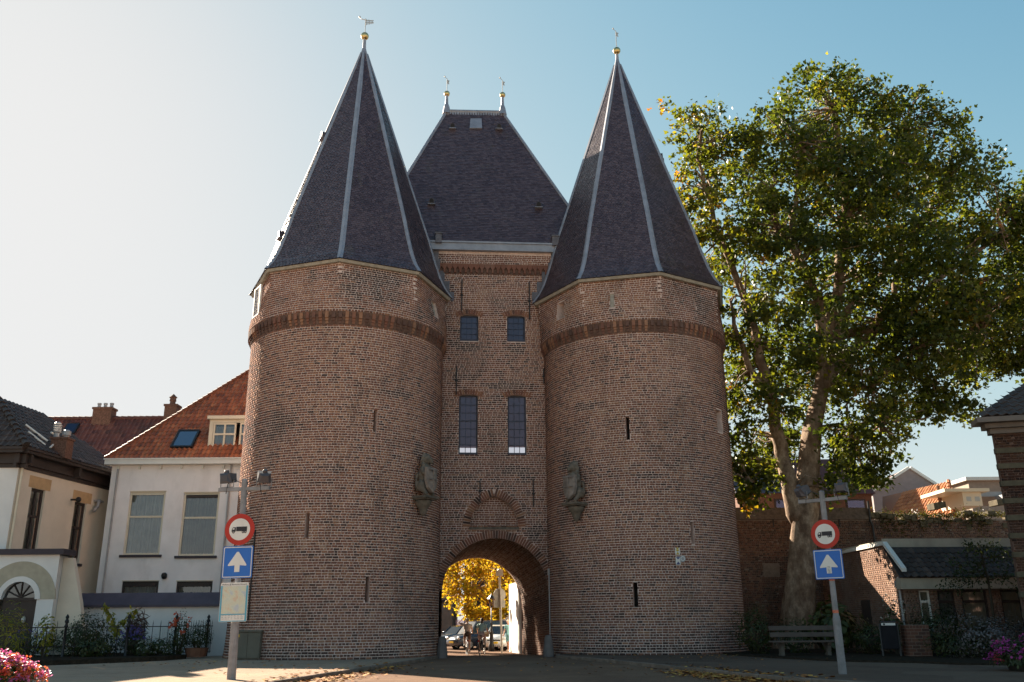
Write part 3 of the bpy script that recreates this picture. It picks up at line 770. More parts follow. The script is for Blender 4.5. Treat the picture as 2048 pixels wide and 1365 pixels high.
# ---------------- gatehouse roof
ridgeL, ridgeR = Vector((-3.83, 46.6, 30.70)), Vector((-0.47, 46.9, 30.78))
eL, eR = FP + Fe*(-6.7) + Fn*0.22 + Vector((0,0,20.5)), FP + Fe*5.35 + Fn*0.22 + Vector((0,0,20.5))
dp = Vector((sin(radians(-4.5))*-1, 0, 0))
bL = Vector((2*ridgeL.x - eL.x - 3.9, 2*ridgeL.y - eL.y, 20.5)); bR = Vector((eR.x - 0.6, 2*ridgeR.y - eR.y, 20.5)); bL.x = eL.x - 0.6
roof = MB()
inn = Vector((0,0,-0.05))
for q in ((eL,eR,ridgeR,ridgeL), (eR,bR,ridgeR), (bL,eL,ridgeL), (bR,bL,ridgeL,ridgeR)):
    roof.add([p+inn for p in q], [tuple(range(len(q)))])
roof = roof.build('hip_roof', [M_SLATE], gate)
def slate_face(c0, c1, d0, d1, quads, tones, g, ex=0.125, wd=0.19):
    n = int((((d0+d1)/2)-((c0+c1)/2)).length/ex)
    nrm = (c1-c0).cross(d0-c0).normalized()
    for j in range(n):
        fa, fb = j/n, min((j+2)/n, 1)
        a0, a1, b0, b1 = c0.lerp(d0, fa), c1.lerp(d1, fa), c0.lerp(d0, fb), c1.lerp(d1, fb)
        L = (a1-a0).length; e = (a1-a0).normalized(); k0 = -(0.5 if j % 2 else 0.0)*wd
        ux = (b1-b0).length; off = (b0-a0).dot(e)
        k = k0
        while k < L:
            x0, x1 = max(k, 0)+0.005, min(k+wd, L)-0.005; k += wd
            if x1-x0 < 0.03: continue
            y0, y1 = min(max(x0, off), off+ux), min(max(x1, off), off+ux)
            up = (b0-a0) - e*off
            h = nrm*(0.022+g.uniform(0, 0.012)); tl = nrm*g.normal(0, 0.003)
            A_, B_, C_, D_ = a0+e*x0+h+tl, a0+e*x1+h-tl, a0+e*y1+up+nrm*0.003, a0+e*y0+up+nrm*0.003
            quads += [[A_, B_, C_, D_], [A_-nrm*0.02, B_-nrm*0.02, B_, A_]]; tones += [g.random(), 0.05]
qs, ts = [], []; g = np.random.default_rng(5)
slate_face(eL, eR, ridgeL, ridgeR, qs, ts, g); slate_face(eR, bR, ridgeR, ridgeR+(bR-eR)*0.001, qs, ts, g, 0.2, 0.3); slate_face(bL, eL, ridgeL-(eL-bL)*0.001, ridgeL, qs, ts, g, 0.2, 0.3)
link('slates', bulk('slates', np.array([[tuple(p) for p in q] for q in qs]), 4, np.array(ts)), roof, kind='stuff', mats=M_SLATE)
for a, b, r in ((eL, ridgeL, 0.09), (eR, ridgeR, 0.09), (ridgeL, ridgeR, 0.12)):
    mb = MB(); mb.tube([a+Vector((0,0,0.03)), b+Vector((0,0,0.03))], r, 6); mb.build('lead_strip', [M_LEAD], roof)
mb = MB()
fnr = (eR-eL).cross(ridgeL-eL).normalized()
for i in range(22):
    p = ridgeL.lerp(ridgeR, (i+0.5)/22) + fnr*0.09 - Vector((0,0,0.16+rnd.uniform(0,0.05)))
    mb.cbox((0,0,0), 0.1, 0.05, rnd.uniform(0.14,0.26), Matrix.Translation(p))
mb.build('ridge_clips', [M_LEAD], roof, kind='stuff')
for P in (ridgeL, ridgeR):
    mb = MB(); T = Matrix.Translation(P)
    mb.lathe([(0.26,-0.15),(0.17,0.35),(0.10,0.55),(0.08,1.1)], 8, T)
    fo = mb.build('finial', [M_LEAD], roof)
    ball_vane(roof, P, P.z+1.25, 1.05, 0.185, 'arrow')
onroof = lambda px, py: onpl(px, py, eL, fnr)
for px, py in ((905,259),(998,260),(863,410),(1077,417)):
    vent(roof, onroof(px, py), Vector((Fn.x, Fn.y, 0)), 0.30, 0.36, 0.5)
c = [onroof(939,259), onroof(964,259), onroof(963,240), onroof(941,240)]
mb = MB(); mb.add([p+fnr*0.10 for p in c]+[p for p in c], [(0,1,2,3),(0,4,5,1),(1,5,6,2),(2,6,7,3),(3,7,4,0)]); mb.build('roof_hatch', [M_LEAD], roof)
# lead box gutter with its end boxes and step flashings beside the spires
mb = MB(); mb.box(-3.9, 4.2, -0.36, -0.115, 20.02, 20.40, FM); mb.box(-3.9, 4.2, -0.42, -0.115, 20.405, 20.50, FM)
for i in range(9): mb.box(-3.3+i*0.8, -3.27+i*0.8, -0.372, -0.36, 20.03, 20.39, FM)
mb.build('gutter', [M_LEAD], gate)
for u in (-2.98, 3.16):
    mb = MB(); mb.box(u-0.16, u+0.16, -0.5, -0.13, 20.35, 20.85, FM); mb.box(u-0.2, u+0.2, -0.54, -0.10, 20.855, 20.93, FM); mb.build('gutter_box', [M_FLASH], gate)
for pl in ([(874,484),(881,520),(884,542),(893,563),(903,585),(912,602)], [(1108,500),(1098,528),(1092,545),(1080,565),(1070,585),(1060,602)]):
    mb = MB(); sgn = 1 if pl[0][0] < 1000 else -1
    for i in range(len(pl)-1):
        P, Q = onpl(*pl[i], FP, Fn), onpl(*pl[i+1], FP, Fn)
        u0, u1 = (P-FP).dot(Fe), (Q-FP).dot(Fe)
        d0 = -0.135 if pl[i][1] < 540 else -0.03
        mb.box(min(u0,u1)-0.35 if sgn > 0 else min(u0,u1)+0.10, max(u0,u1)-0.10 if sgn > 0 else max(u0,u1)+0.35, d0-0.002*i, d0+0.02, Q.z, P.z-0.003, FM)
    mb.build('flashing', [M_FLASH], gate)
# ================================================================== GROUND
def gz(Y): return 0.0 if Y < 43.6 else -0.052*min(Y-43.6, 2.9)
def paving_mat(name, c1, c2, mort, bw=0.21, bh=0.075, rot=0.3, sand=(0.36,0.23,0.14), sandf=0.35):
    s = NT(name); pos = s.coord()
    mp = s.n('ShaderNodeMapping'); mp.inputs['Rotation'].default_value = (0, 0, rot); s.l(pos, mp.inputs[0])
    b = s.n('ShaderNodeTexBrick'); s.l(mp.outputs[0], b.inputs['Vector'])
    b.inputs['Scale'].default_value = 1.0; b.inputs['Brick Width'].default_value = bw; b.inputs['Row Height'].default_value = bh
    b.inputs['Mortar Size'].default_value = 0.006; b.inputs['Bias'].default_value = 0.1
    b.inputs['Color1'].default_value = (*c1, 1); b.inputs['Color2'].default_value = (*c2, 1); b.inputs['Mortar'].default_value = (*mort, 1)
    n = s.noise(0.6, 7, 0.7, pos); n2 = s.noise(18, 5, 0.65, pos)
    c = s.mix(s.math('MULTIPLY', s.ramp(n, [(0.4, 0.0), (0.7, 1.0)]), sandf), b.outputs[0], sand)
    c = s.mix(s.math('MULTIPLY', s.ramp(n2, [(0.3, 0.0), (0.8, 1.0)]), 0.4), c, (0.09, 0.07, 0.055))
    n3 = s.noise(0.23, 4, 0.6, pos)
    c = s.mix(s.ramp(n3, [(0.45, 0.0), (0.75, 0.35)]), c, (0.10, 0.08, 0.07))
    v = s.n('ShaderNodeTexVoronoi', feature='F1'); v.inputs['Scale'].default_value = 0.55; s.l(pos, v.inputs['Vector'])
    c = s.mix(s.math('MULTIPLY', s.ramp(s.noise(1.6, 6, 0.7, v.outputs['Color']), [(0.45, 0.0), (0.7, 1.0)]), 0.25), c, (0.30, 0.22, 0.16))
    h = s.math('ADD', s.math('MULTIPLY', b.outputs['Fac'], -0.7), n2)
    s.bsdf(c, 0.95, 0, s.bump(h, 0.35, 0.008), 0.03); return s.mat
M_ROAD = paving_mat('clinker_road', (0.17,0.09,0.058), (0.24,0.135,0.088), (0.12,0.078,0.052), rot=0.17)
M_PAVE = paving_mat('concrete_paving', (0.38,0.265,0.185), (0.45,0.325,0.235), (0.22,0.15,0.10), 0.3, 0.3, rot=0.4, sand=(0.50,0.36,0.24), sandf=0.5)
M_SOIL = simple('dark_soil', (0.040,0.030,0.022), 1.0, 0, 0.5, 6, 0.0, bump=0.9, bscale=12)
M_KERB = simple('kerb_concrete', (0.22,0.165,0.13), 0.95, 0, 0.3, 3, 0.03, bump=0.4, bscale=18, dirt=(0.09,0.075,0.06))
M_PAVER = paving_mat('dark_paving', (0.115,0.072,0.054), (0.155,0.10,0.074), (0.07,0.05,0.038), 0.21, 0.10, rot=0.2, sand=(0.17,0.11,0.075), sandf=0.4)
xs = [-900, -60, -30, -15, -8, 0, 8, 15, 30, 60, 900]
ys = [-300, 0, 10, 20, 30, 36, 40, 43, 43.6, 44.6, 46.5, 50, 56, 62, 66, 80, 150, 900]
mb = MB()
mb.add([(x, y, gz(y)) for y in ys for x in xs], [(j*11+i, j*11+i+1, (j+1)*11+i+1, (j+1)*11+i) for j in range(len(ys)-1) for i in range(10)])
mb.build('ground', [M_ROAD], kind='structure')
M_BOUNCE_QUAY = paving_mat('bounce_quay_slabs', (.50,.41,.31), (.56,.47,.37), (.3,.24,.18), .5, .5, sand=(.58,.47,.34))
mb = MB(); mb.add([(-300,-250,.006),(300,-250,.006),(300,9,.006),(-300,9,.006)],[(0,1,2,3)]); mb.build('bounce_quay',[M_BOUNCE_QUAY],kind='structure')  # pale ground added out of view behind the camera to bounce warm light
G2 = lambda px, py: gnd(px, py).xy
kl = [Vector((-7.6,12)), Vector((-6.6,19)), Vector((-5.69,25.15)), Vector((-4.9,30)), G2(830,1325.5), G2(858,1320), Vector((-3.35,40.3)), Vector((-3.45,41.6))]
kr = [Vector((2.0,41.9)), Vector((1.9,40.6)), G2(1120,1317), G2(1190,1322.5), G2(1289,1333), G2(1420,1347), G2(1581,1364), Vector((9.6,19)), Vector((14,12))]
def smooth_line(P, n=8):
    out = []
    for i in range(len(P)-1):
        p0, p1, p2, p3 = P[max(i-1,0)], P[i], P[i+1], P[min(i+2,len(P)-1)]
        for k in range(n):
            t = k/n
            out.append(0.5*((2*p1)+(p2-p0)*t+(2*p0-5*p1+4*p2-p3)*t*t+(3*p1-p0-3*p2+p3)*t**3))
    return out + [P[-1]]
def sidewalk(name, K, far, zt=0.11):
    K = smooth_line(K); mb = MB()
    vs = [(p.x, p.y, zt) for p in K] + [(q.x, q.y, zt) for q in far]
    mb.add(vs, [tuple(range(len(vs)))]); mb.build(name, [M_PAVE if name == 'left_pavement' else M_PAVER], kind='structure')
    kb = thing_struct('kerb', K[0]); step = 0.0; acc = [0.0]
    for i in range(len(K)-1): acc.append(acc[-1] + (K[i+1]-K[i]).length)
    at = lambda s: next(((K[i].lerp(K[i+1], (s-acc[i])/max(acc[i+1]-acc[i],1e-6))) for i in range(len(K)-1) if acc[i+1] >= s), K[-1])
    s = 0.0; sg = 1 if name_side[name] else -1
    while s < acc[-1]-0.2:
        a, b = at(s), at(min(s+0.98, acc[-1])); s += 1.0
        t = (b-a); L = t.length; t.normalize()
        q = MB(); q.cbox((0,0,0), L, 0.16, 0.30, b=0.015)
        o = q.build('kerb_stone', [M_KERB], kb)
        ang = atan2(t.y, t.x)
        o.matrix_basis = Matrix.Translation(((a.x+b.x)/2, (a.y+b.y)/2, zt-0.146+rnd.uniform(-0.004,0.006))) @ Matrix.Rotation(ang, 4, 'Z')
def thing_struct(name, p):
    o = bpy.data.objects.new(name, None); col.objects.link(o); o['kind'] = 'structure'; return o
name_side = {'left_pavement': 1, 'right_pavement': 0}
sidewalk('left_pavement', kl, [Vector((-6,43.0)), Vector((-40,43.0)), Vector((-40,12))])
sidewalk('right_pavement', kr, [Vector((40,12)), Vector((40,49)), Vector((9,49)), Vector((5,43.2))])
# planting beds
def bed(name, pts, z=0.115, h=0.16):
    mb = MB(); n = len(pts)
    vs = [(p[0], p[1], z+h) for p in pts] + [(p[0], p[1], z-0.1) for p in pts]
    mb.add(vs, [tuple(range(n))] + [(i, i+n, (i+1) % n+n, (i+1) % n) for i in range(n)])
    mb.build(name, [M_SOIL], kind='structure')
fe = [gnd(-60,1337), gnd(122,1329), gnd(248,1327), gnd(345,1322), gnd(410,1318), gnd(438,1316)]
bed('left_planting_bed', [tuple((p*0.99).xy) for p in (gnd(-60,1343), gnd(100,1337), gnd(248,1331), gnd(330,1327), gnd(372,1323))] + [(-16.2,42.0), (-30,42.0)])
bed('right_planting_bed', [tuple(gnd(x, y).xy) for x, y in ((1455,1316),(1500,1320),(1560,1324),(1640,1329),(1720,1332),(1830,1334),(1920,1338),(2080,1340))] + [(30,33.5),(30,48),(9.5,48)], h=0.05)
# fallen leaves
M_LITTER = NT('fallen_leaves'); 
_t = M_LITTER.attr('tone'); M_LITTER.bsdf(M_LITTER.ramp(_t, [(0,(0.12,0.055,0.025)),(0.4,(0.36,0.13,0.03)),(0.8,(0.52,0.22,0.04)),(1,(0.45,0.30,0.07))]), 0.8); M_LITTER = M_LITTER.mat
def litter(name, spots, n, seed, zf, size=0.07):
    g = np.random.default_rng(seed); V = []; T = []
    for _ in range(n):
        c, sp = spots[g.integers(len(spots))]
        x, y = c[0]+g.normal(0, sp[0]), c[1]+g.normal(0, sp[1]); z = zf(x, y)+g.uniform(0.008, 0.05)
        a = g.uniform(0, 2*pi); s = size*g.uniform(0.6, 1.4); tl = g.uniform(-0.5, 0.5, 2)
        V.append([(x+s*cos(a+k*pi/2)*(1 if k % 2 else 0.7), y+s*sin(a+k*pi/2)*(1 if k % 2 else 0.7), z+s*(tl[0]*cos(k*pi/2)+tl[1]*sin(k*pi/2))*0.5) for k in range(4)]); T.append(g.random())
    link(name, bulk(name, np.array(V), 4, np.array(T)), kind='stuff', mats=M_LITTER)
kx = lambda K, y: min(K, key=lambda p: abs(p.y-y)).x
_KL, _KR = smooth_line(kl, 14), smooth_line(kr, 14)
zside = lambda x, y: 0.11 if (x < kx(_KL, y) or x > kx(_KR, y)) else 0.0
def edge_spots(K, ylo, yhi, off): return [((p.x+off, p.y), (0.45, 0.9)) for p in K if ylo < p.y < yhi]
litter('leaf_litter', edge_spots(_KL, 22, 27.5, 0.5)*3 + edge_spots(_KR, 22, 28, -0.6)*4 + edge_spots(_KL, 27, 33, 0.4), 1900, 3, zside)
litter('leaf_litter', [((x, y), (2.6, 1.5)) for x, y in ((-9,33),(-12,34),(-6,29),(6,36),(10,35),(13,33.5),(0,34),(3,30),(8,38))], 500, 4, zside, 0.055)

# ================================================================== LEFT SIDE
class Plane:
    def __init__(s, P0, e):
        s.P0 = Vector(P0); s.e = Vector(e).normalized(); s.n = Vector((s.e.y, -s.e.x, 0))
        s.M = Matrix((s.e, -s.n, Vector((0,0,1)))).transposed().to_4x4(); s.M.translation = s.P0
    def uv(s, px, py):
        P = onpl(px, py, s.P0, s.n); return (P-s.P0).dot(s.e), P.z
    def S(s, u, z, d):
        return np.stack([s.P0.x+u*s.e.x+d*s.n.x, s.P0.y+u*s.e.y+d*s.n.y, s.P0.z+z+0*u], -1)
    def rect(s, x0, y0, x1, y1):
        a, b = s.uv(x0, y0), s.uv(x1, y1); return (min(a[0],b[0]), max(a[0],b[0]), min(a[1],b[1]), max(a[1],b[1]))
def panel_wall(pl, u0, u1, z0, z1, openings, thick=0.3, name='wall', mats=None, parent=None, **kw):
    mb = MB(); us = [u0,u1]; zs = [z0,z1]
    for o in openings: us += [o[0],o[1]]; zs += [o[2],o[3]]
    grid_wall(us, zs, pl.S, lambda u, z: any(o[0]<u<o[1] and o[2]<z<o[3] for o in openings), mb)
    for o in openings: reveal(mb, o, pl.S, 0.14, back=False)
    return mb.build(name, mats, parent, **kw)
def window(parent, pl, o, fm, transom=None, mull=None, inset=0.07, fw=0.09, glass=None, curtain=None, sill=None, casing=None, name='window', bars=()):
    u0,u1,z0,z1 = o; M = pl.M
    mb = MB(); y0, y1 = inset, inset+0.07
    mb.box(u0+.004,u0+fw,y0,y1,z0+.004,z1-.004,M); mb.box(u1-fw,u1-.004,y0,y1,z0+.004,z1-.004,M)
    mb.box(u0+fw+.001,u1-fw-.001,y0+.003,y1-.003,z0+.004,z0+fw,M); mb.box(u0+fw+.001,u1-fw-.001,y0+.003,y1-.003,z1-fw,z1-.004,M)
    if transom: mb.box(u0+fw+.001,u1-fw-.001,y0-.012,y1-.004,transom-.05,transom+.05,M)
    for mu in (mull or []):
        mb.box(mu-.045,mu+.045,y0+.002,y1-.002,z0+fw,z1-fw,M)
    for (a,b,c,d) in bars: mb.box(a,b,y0+.01,y1-.01,c,d,M)
    wn = mb.build(name, [fm], parent)
    zsplit = [z0+fw] + ([transom] if transom else []) + [z1-fw]; us = [u0+fw] + list(mull or []) + [u1-fw]
    for i in range(len(zsplit)-1):
        for j in range(len(us)-1):
            b = MB(); yy = inset+0.045
            b.quad((us[j],yy,zsplit[i]),(us[j+1],yy+.001,zsplit[i]),(us[j+1],yy+.002,zsplit[i+1]),(us[j],yy,zsplit[i+1]),M); b.build('pane',[glass or M_GLASS],wn)
    if curtain:
        b = MB(); n = 46; yy = inset+0.16; f = curtain[1]
        uu = [u0+fw*0.5+(u1-u0-fw)*i/n for i in range(n+1)]
        b.add([(u, yy+0.055*sin(i*1.7)+0.03*sin(i*0.6+2), z) for z in (z0, z0+(z1-z0)*f) for i, u in enumerate(uu)], [(i,i+1,n+2+i,n+1+i) for i in range(n)], M)
        b.build('curtain',[curtain[0]],wn)
    b = MB(); b.box(u0-0.02,u1+0.02,inset+0.5,inset+0.52,z0-0.02,z1+0.02,M); b.build('dark_room',[M_DARK],wn)
    if sill:
        b = MB(); b.box(u0-.14,u1+.14,-.11,inset,z0-.13,z0-.004,M); b.build('sill',[sill],wn)
    if casing:
        b = MB(); b.box(u0-.02,u1+.02,-.035,inset-.003,z1+.002,z1+.05,M); b.build('casing',[casing],wn)
    return wn
M_CURT = simple('net_curtain', (0.34,0.34,0.32), 0.9, 0, 0.25, 2)
M_CURTD = simple('dark_net_curtain', (0.15,0.145,0.11), 0.9, 0, 0.5, 1.5)
M_GLASS_H = glass_mat('house_glass', (0.80,0.82,0.80), 0.075, 0.015)
M_SILL = simple('dark_sill_paint', (0.045,0.035,0.045), 0.5)
M_STUCCO = simple('white_stucco', (0.86,0.81,0.785), 0.9, 0, 0.08, 1.2, 0.2, bump=0.35, bscale=25, dirt=(0.62,0.56,0.52))
def painted_brick(name, c, bump=0.5):
    s = NT(name); tc = s.n('ShaderNodeTexCoord'); b = s.n('ShaderNodeTexBrick'); mp = s.n('ShaderNodeMapping')
    mp.inputs['Rotation'].default_value = (radians(90), 0, 0)
    s.l(s.coord(), mp.inputs[0]); pos = s.coord()
    n = s.noise(0.8, 5, 0.6, pos); cc = s.ramp(n, [(0.3, tuple(x*0.9 for x in c)), (0.7, tuple(min(x*1.05,1) for x in c))])
    s.bsdf(cc, 0.8, 0, s.bump(s.noise(14, 4, vec=pos), 0.4, 0.01), 0.25); return s.mat
M_WBRICK = painted_brick('white_painted_brick', (0.76,0.73,0.70))
M_CREAM = painted_brick('cream_painted_brick', (0.76,0.65,0.52))
TW = {}
def pantile_unit(k, mat, tw, tl, flat=False):
    key = (k, mat.name, tw, tl)
    if key in TW: return TW[key]
    mb = MB(); nx = 6; vs = []
    for y, th in ((0.0, 0), (tl*1.12, 0)):
        for i in range(nx+1):
            t = i/nx; x = (t-0.5)*tw*1.04
            z = 0.034*(cos(2*pi*(t*0.95+0.12))) if not flat else 0.0
            vs.append((x, y, z + (0.045 if y == 0 else 0.012)))
    vs += [(v[0], 0.0, v[2]-0.03) for v in vs[:nx+1]]
    fs = [(i, i+1, nx+2+i, nx+1+i) for i in range(nx)] + [(2*nx+2+i, 2*nx+3+i, i+1, i) for i in range(nx)]
    me = bpy.data.meshes.new('tile'); me.from_pydata(vs, [], fs)
    at = me.attributes.new('tone','FLOAT','FACE'); at.data.foreach_set('value',[(k+0.5)/6]*len(fs)); me.materials.append(mat)
    TW[key] = me; return me
def tile_field(parent, O, e, s_, inside, nu, nv, tw, tl, mat, singles=0, seed=1, u_lo=0):
    e = Vector(e).normalized(); s_ = Vector(s_).normalized(); nrm = e.cross(s_)
    g = np.random.default_rng(seed); V = []; T = []; cnt = 0
    for j in range(nv):
        for i in range(u_lo, nu):
            u, v = (i+0.5)*tw, (j+0.5)*tl
            if not inside(u, v): continue
            k = int(np.clip(g.normal(2.7, 1.2), 0, 5)); me = pantile_unit(k, mat, tw, tl)
            M = Matrix((e, s_, nrm)).transposed().to_4x4(); M.translation = Vector(O)+e*(u+g.normal(0,.006))+s_*(j*tl+g.normal(0,.006))+nrm*g.uniform(0,.008)
            M = M @ Matrix.Rotation(g.normal(0,.012), 4, 'Z')
            if cnt < singles:
                o = link('tile', me, parent); o.matrix_basis = M; cnt += 1
            else:
                vv = np.array([M @ v_.co for v_ in me.vertices])
                for p in me.polygons: V.append(vv[list(p.vertices)]); T.append((k+0.5)/6)
    if V: link('tiles', bulk('tiles', np.array(V), 4, np.array(T)), parent, kind='stuff', mats=mat)
def tile_mat(name, stops, moss=0.35, rough=0.6):
    s = NT(name); pos = s.coord(); t = s.attr('tone')
    c = s.ramp(s.math('ADD', t, s.math('MULTIPLY', s.math('SUBTRACT', s.noise(1.1,5,0.6,pos),0.5),0.5), True), stops)
    c = s.mix(s.math('MULTIPLY', s.ramp(s.noise(0.8,6,0.7,pos),[(0.5,0.0),(0.68,1.0)]), moss), c, (0.06,0.05,0.03))
    s.bsdf(c, rough, 0, s.bump(s.noise(20,4,vec=pos),0.3,0.008), 0.35); return s.mat
M_TILE = tile_mat('orange_red_pantile', [(0,(0.19,0.06,0.03)),(0.5,(0.34,0.105,0.045)),(1,(0.45,0.17,0.07))])
M_TILED = tile_mat('old_dark_red_pantile', [(0,(0.10,0.036,0.03)),(0.5,(0.17,0.058,0.042)),(1,(0.25,0.09,0.06))])
M_TILEB = tile_mat('dark_brown_tile', [(0,(0.040,0.028,0.024)),(0.5,(0.065,0.045,0.038)),(1,(0.105,0.072,0.058))], 0.2)
M_TILEO = tile_mat('bright_orange_pantile', [(0,(0.36,0.13,0.05)),(0.5,(0.52,0.20,0.07)),(1,(0.6,0.28,0.11))], 0.1)
M_CREAMP = simple('cream_paint', (0.68,0.60,0.46), 0.5, 0, 0.06, 2)
M_BRK2 = simple('chimney_brick', (0.16,0.085,0.06), 0.9, 0, 0.5, 14, 0.2, bump=0.5, bscale=20)
M_PIPE = simple('grey_zinc', (0.36,0.35,0.35), 0.5, 0.3, 0.15, 3)
M_WOODP = simple('dark_brown_paint', (0.045,0.032,0.028), 0.5, 0, 0.2, 3)

# ---------------- white house with the orange roof
wh = thing('house', 'white rendered house with orange pantile roof beside the left tower', 'house', (-16.5, 48, 0))
WP = Plane((-20.0, 46.5, 0), (1, 0, 0))
uL = WP.uv(203, 1100)[0]; uR = 9.5; zE = WP.uv(340, 921)[1]
rects = [WP.rect(254,984,330,1111), WP.rect(362,985,436,1113)]
r3, r4 = WP.rect(246,1163,317,1240), WP.rect(355,1163,424,1240)
def skewed(px0, py0, px1, py1, px2):   # the windows stand upright: use mid-height columns
    a = WP.uv(px0,py0); b = WP.uv(px1,py1); return (a[0], b[0], b[1], a[1])
w1 = (WP.uv(253,1048)[0], WP.uv(325,1048)[0], WP.uv(290,1110)[1], WP.uv(290,984)[1])
w2 = (WP.uv(362,1050)[0], WP.uv(434,1050)[0], WP.uv(398,1112)[1], WP.uv(398,986)[1])
w3 = (WP.uv(243,1180)[0], WP.uv(316,1180)[0], WP.uv(280,1238)[1], WP.uv(280,1163)[1])
w4 = (WP.uv(352,1180)[0], WP.uv(424,1180)[0], WP.uv(388,1238)[1], WP.uv(388,1163)[1])
panel_wall(WP, uL, uR, -0.5, zE-0.2, [w1,w2,w3,w4], name='wall', mats=[M_STUCCO], parent=wh)
mb = MB(); mb.add([(uL,0,-0.5),(uL,9,-0.5),(uL,9,zE-0.2),(uL,0,zE-0.2)],[(3,2,1,0)],WP.M); mb.build('side_wall',[M_STUCCO],wh)
for i, wd in enumerate((w1,w2,w3,w4)):
    tr = wd[2]+(wd[3]-wd[2])*0.60 if i < 2 else None
    window(wh, WP, wd, M_CREAMP if i < 2 else M_WOODP, transom=tr, inset=0.05, fw=0.10, glass=M_GLASS_H, curtain=(M_CURT if i % 2 == 0 else M_CURTD, 1.0), sill=M_SILL, casing=M_CREAMP)
    b = MB(); b.box(wd[0]+.12,wd[1]-.12,0.012,0.045,wd[3]-0.26 if i else wd[3]-0.17,wd[3]-.104,WP.M); b.build('roller_blind_box',[M_WOODP if i else M_CREAMP],wh)
mb = MB(); mb.box(uL-0.25,uR,-0.42,0.1,zE-0.26,zE-0.02,WP.M); mb.box(uL-0.3,uR,-0.47,0.1,zE-0.018,zE+0.05,WP.M); mb.build('gutter',[M_WHITEP],wh)
for i in range(6):
    u = WP.uv(238+42*i, 938)[0]; b = MB(); b.prism([(u-.05,zE-.46),(u+.05,zE-.46),(u+.05,zE-.262),(u-.05,zE-.262)],0.12,WP.M@Matrix.Translation((0,-0.13,0))); b.build('bracket',[M_WHITEP],wh)
for px in (222, 452):
    u = WP.uv(px,1060)[0]; b = MB(); b.tube([(u,-0.08,zE-0.27),(u,-0.08,0)],0.05,8,WP.M); b.build('downpipe',[M_PIPE],wh)
b = MB(); u, z = WP.uv(330,1151); b.lathe([(0.0,-.2),(0.12,-.16),(0.15,0),(0.10,.10),(0.0,.12)],10,WP.M@Matrix.Translation((u,-0.12,z))@Matrix.Rotation(radians(25),4,'X')); b.box(u-.04,u+.04,-.1,0,z-.05,z+.12,WP.M); b.build('wall_lamp',[M_IRON],wh)
# roof
C0 = Vector((WP.P0.x+uL-0.25, 46.1, zE+0.03)); v = ray(500,742); k_ = v.x/v.y
t_ = (k_*C0.y-C0.x)/(1-k_); Zt = atY(500,742,C0.y+t_).z; TANP = (Zt-C0.z)/t_
up = Vector((0,1,TANP)).normalized(); HT = t_*1.25
rf = MB(); top = C0+Vector((HT,HT,HT*TANP)); d_ = Vector((0,0,-0.04))
rf.add([C0+d_, C0+Vector((uR-uL,0,0))+d_, Vector((C0.x+uR-uL, top.y, top.z))+d_, top+d_],[(0,1,2,3)])
rf.add([C0+d_, top+d_, Vector((C0.x+HT, C0.y+9, top.z))+d_, Vector((C0.x, C0.y+9+HT*0.4, C0.z))+d_],[(0,1,2,3)])
rf = rf.build('roof',[M_TILED],wh)
SL = sqrt(1+TANP**2)
dm0, dm1 = C0.x+0, 0
tile_field(rf, C0, (1,0,0), up, lambda u, v: u > v/SL+0.02 and u < uR-uL, 40, int(HT*SL/0.33), 0.262, 0.33, M_TILE, singles=300, seed=8)
for i in range(int(HT*SL/0.33)):
    f0, f1 = i*0.36, i*0.36+0.40
    hd = Vector((1,1,TANP)).normalized(); p, q = C0+hd*f0, C0+hd*f1
    if q.z > top.z: break
    b = MB(); b.tube([p+Vector((0,0,.05)), q+Vector((0,0,.03))],[0.115,0.085],8); b.build('ridge_tile',[M_TILE],rf)
RNm = Vector((1,0,0)).cross(up)
def roof_obj(px, py): return onpl(px, py, C0, RNm)
# roof window
RW = [roof_obj(345,897), roof_obj(388,898), roof_obj(396,864), roof_obj(357,863)]
cc = sum(RW, Vector())/4; e1 = Vector((1,0,0)); ww, hh = (RW[1]-RW[0]).length/2, ((RW[3]-RW[0]).dot(up)+(RW[2]-RW[1]).dot(up))/4
MR = Matrix((e1, up, RNm)).transposed().to_4x4(); MR.translation = cc
b = MB(); b.box(-ww,ww,-hh,-hh+.1,0,.14,MR); b.box(-ww,ww,hh-.1,hh,0,.14,MR); b.box(-ww,-ww+.1,-hh+.1,hh-.1,0,.138,MR); b.box(ww-.1,ww,-hh+.1,hh-.1,0,.138,MR)
rwn = b.build('roof_window',[M_IRON],wh); b = MB(); b.quad((-ww+.1,-hh+.1,.11),(ww-.1,-hh+.1,.11),(ww-.1,hh-.1,.11),(-ww+.1,hh-.1,.11),MR); b.build('pane',[glass_mat('roof_glass',(0.12,0.11,0.13),0.22,0.05,(.9,.85,.95))],rwn)
# dormer
DP = Plane((C0.x, 46.75, 0), (1,0,0)); du0, dz0 = DP.uv(413,915); du1, dz1 = DP.uv(530,838); 
b = MB(); b.box(du0-.1,du1,-.18,3.0,dz1-.02,dz1+.16,DP.M); b.box(du0,du1,0.0,3.0,dz0,dz0+.22,DP.M); b.box(du0,du0+.2,0.0,3.0,dz0+.222,dz1-.022,DP.M); b.box(du0+.202,du1,0.0,.1,dz1-.2,dz1-.022,DP.M)
dr = b.build('dormer',[M_CREAMP],wh)
for i in range(2):
    a = du0+0.22+i*1.42; window(wh, DP, (a,a+1.22,dz0+.24,dz1-.21), M_CREAMP, transom=dz0+.24+(dz1-dz0-.45)*.62, mull=[a+.61], inset=0.0, fw=0.09, glass=M_GLASS_H, curtain=(M_CURT,0.9))
b = MB(); b.box(du0-.2,du1,-.1,0.4,dz0-.1,dz0-.004,DP.M); b.build('flashing',[M_LEAD],wh)

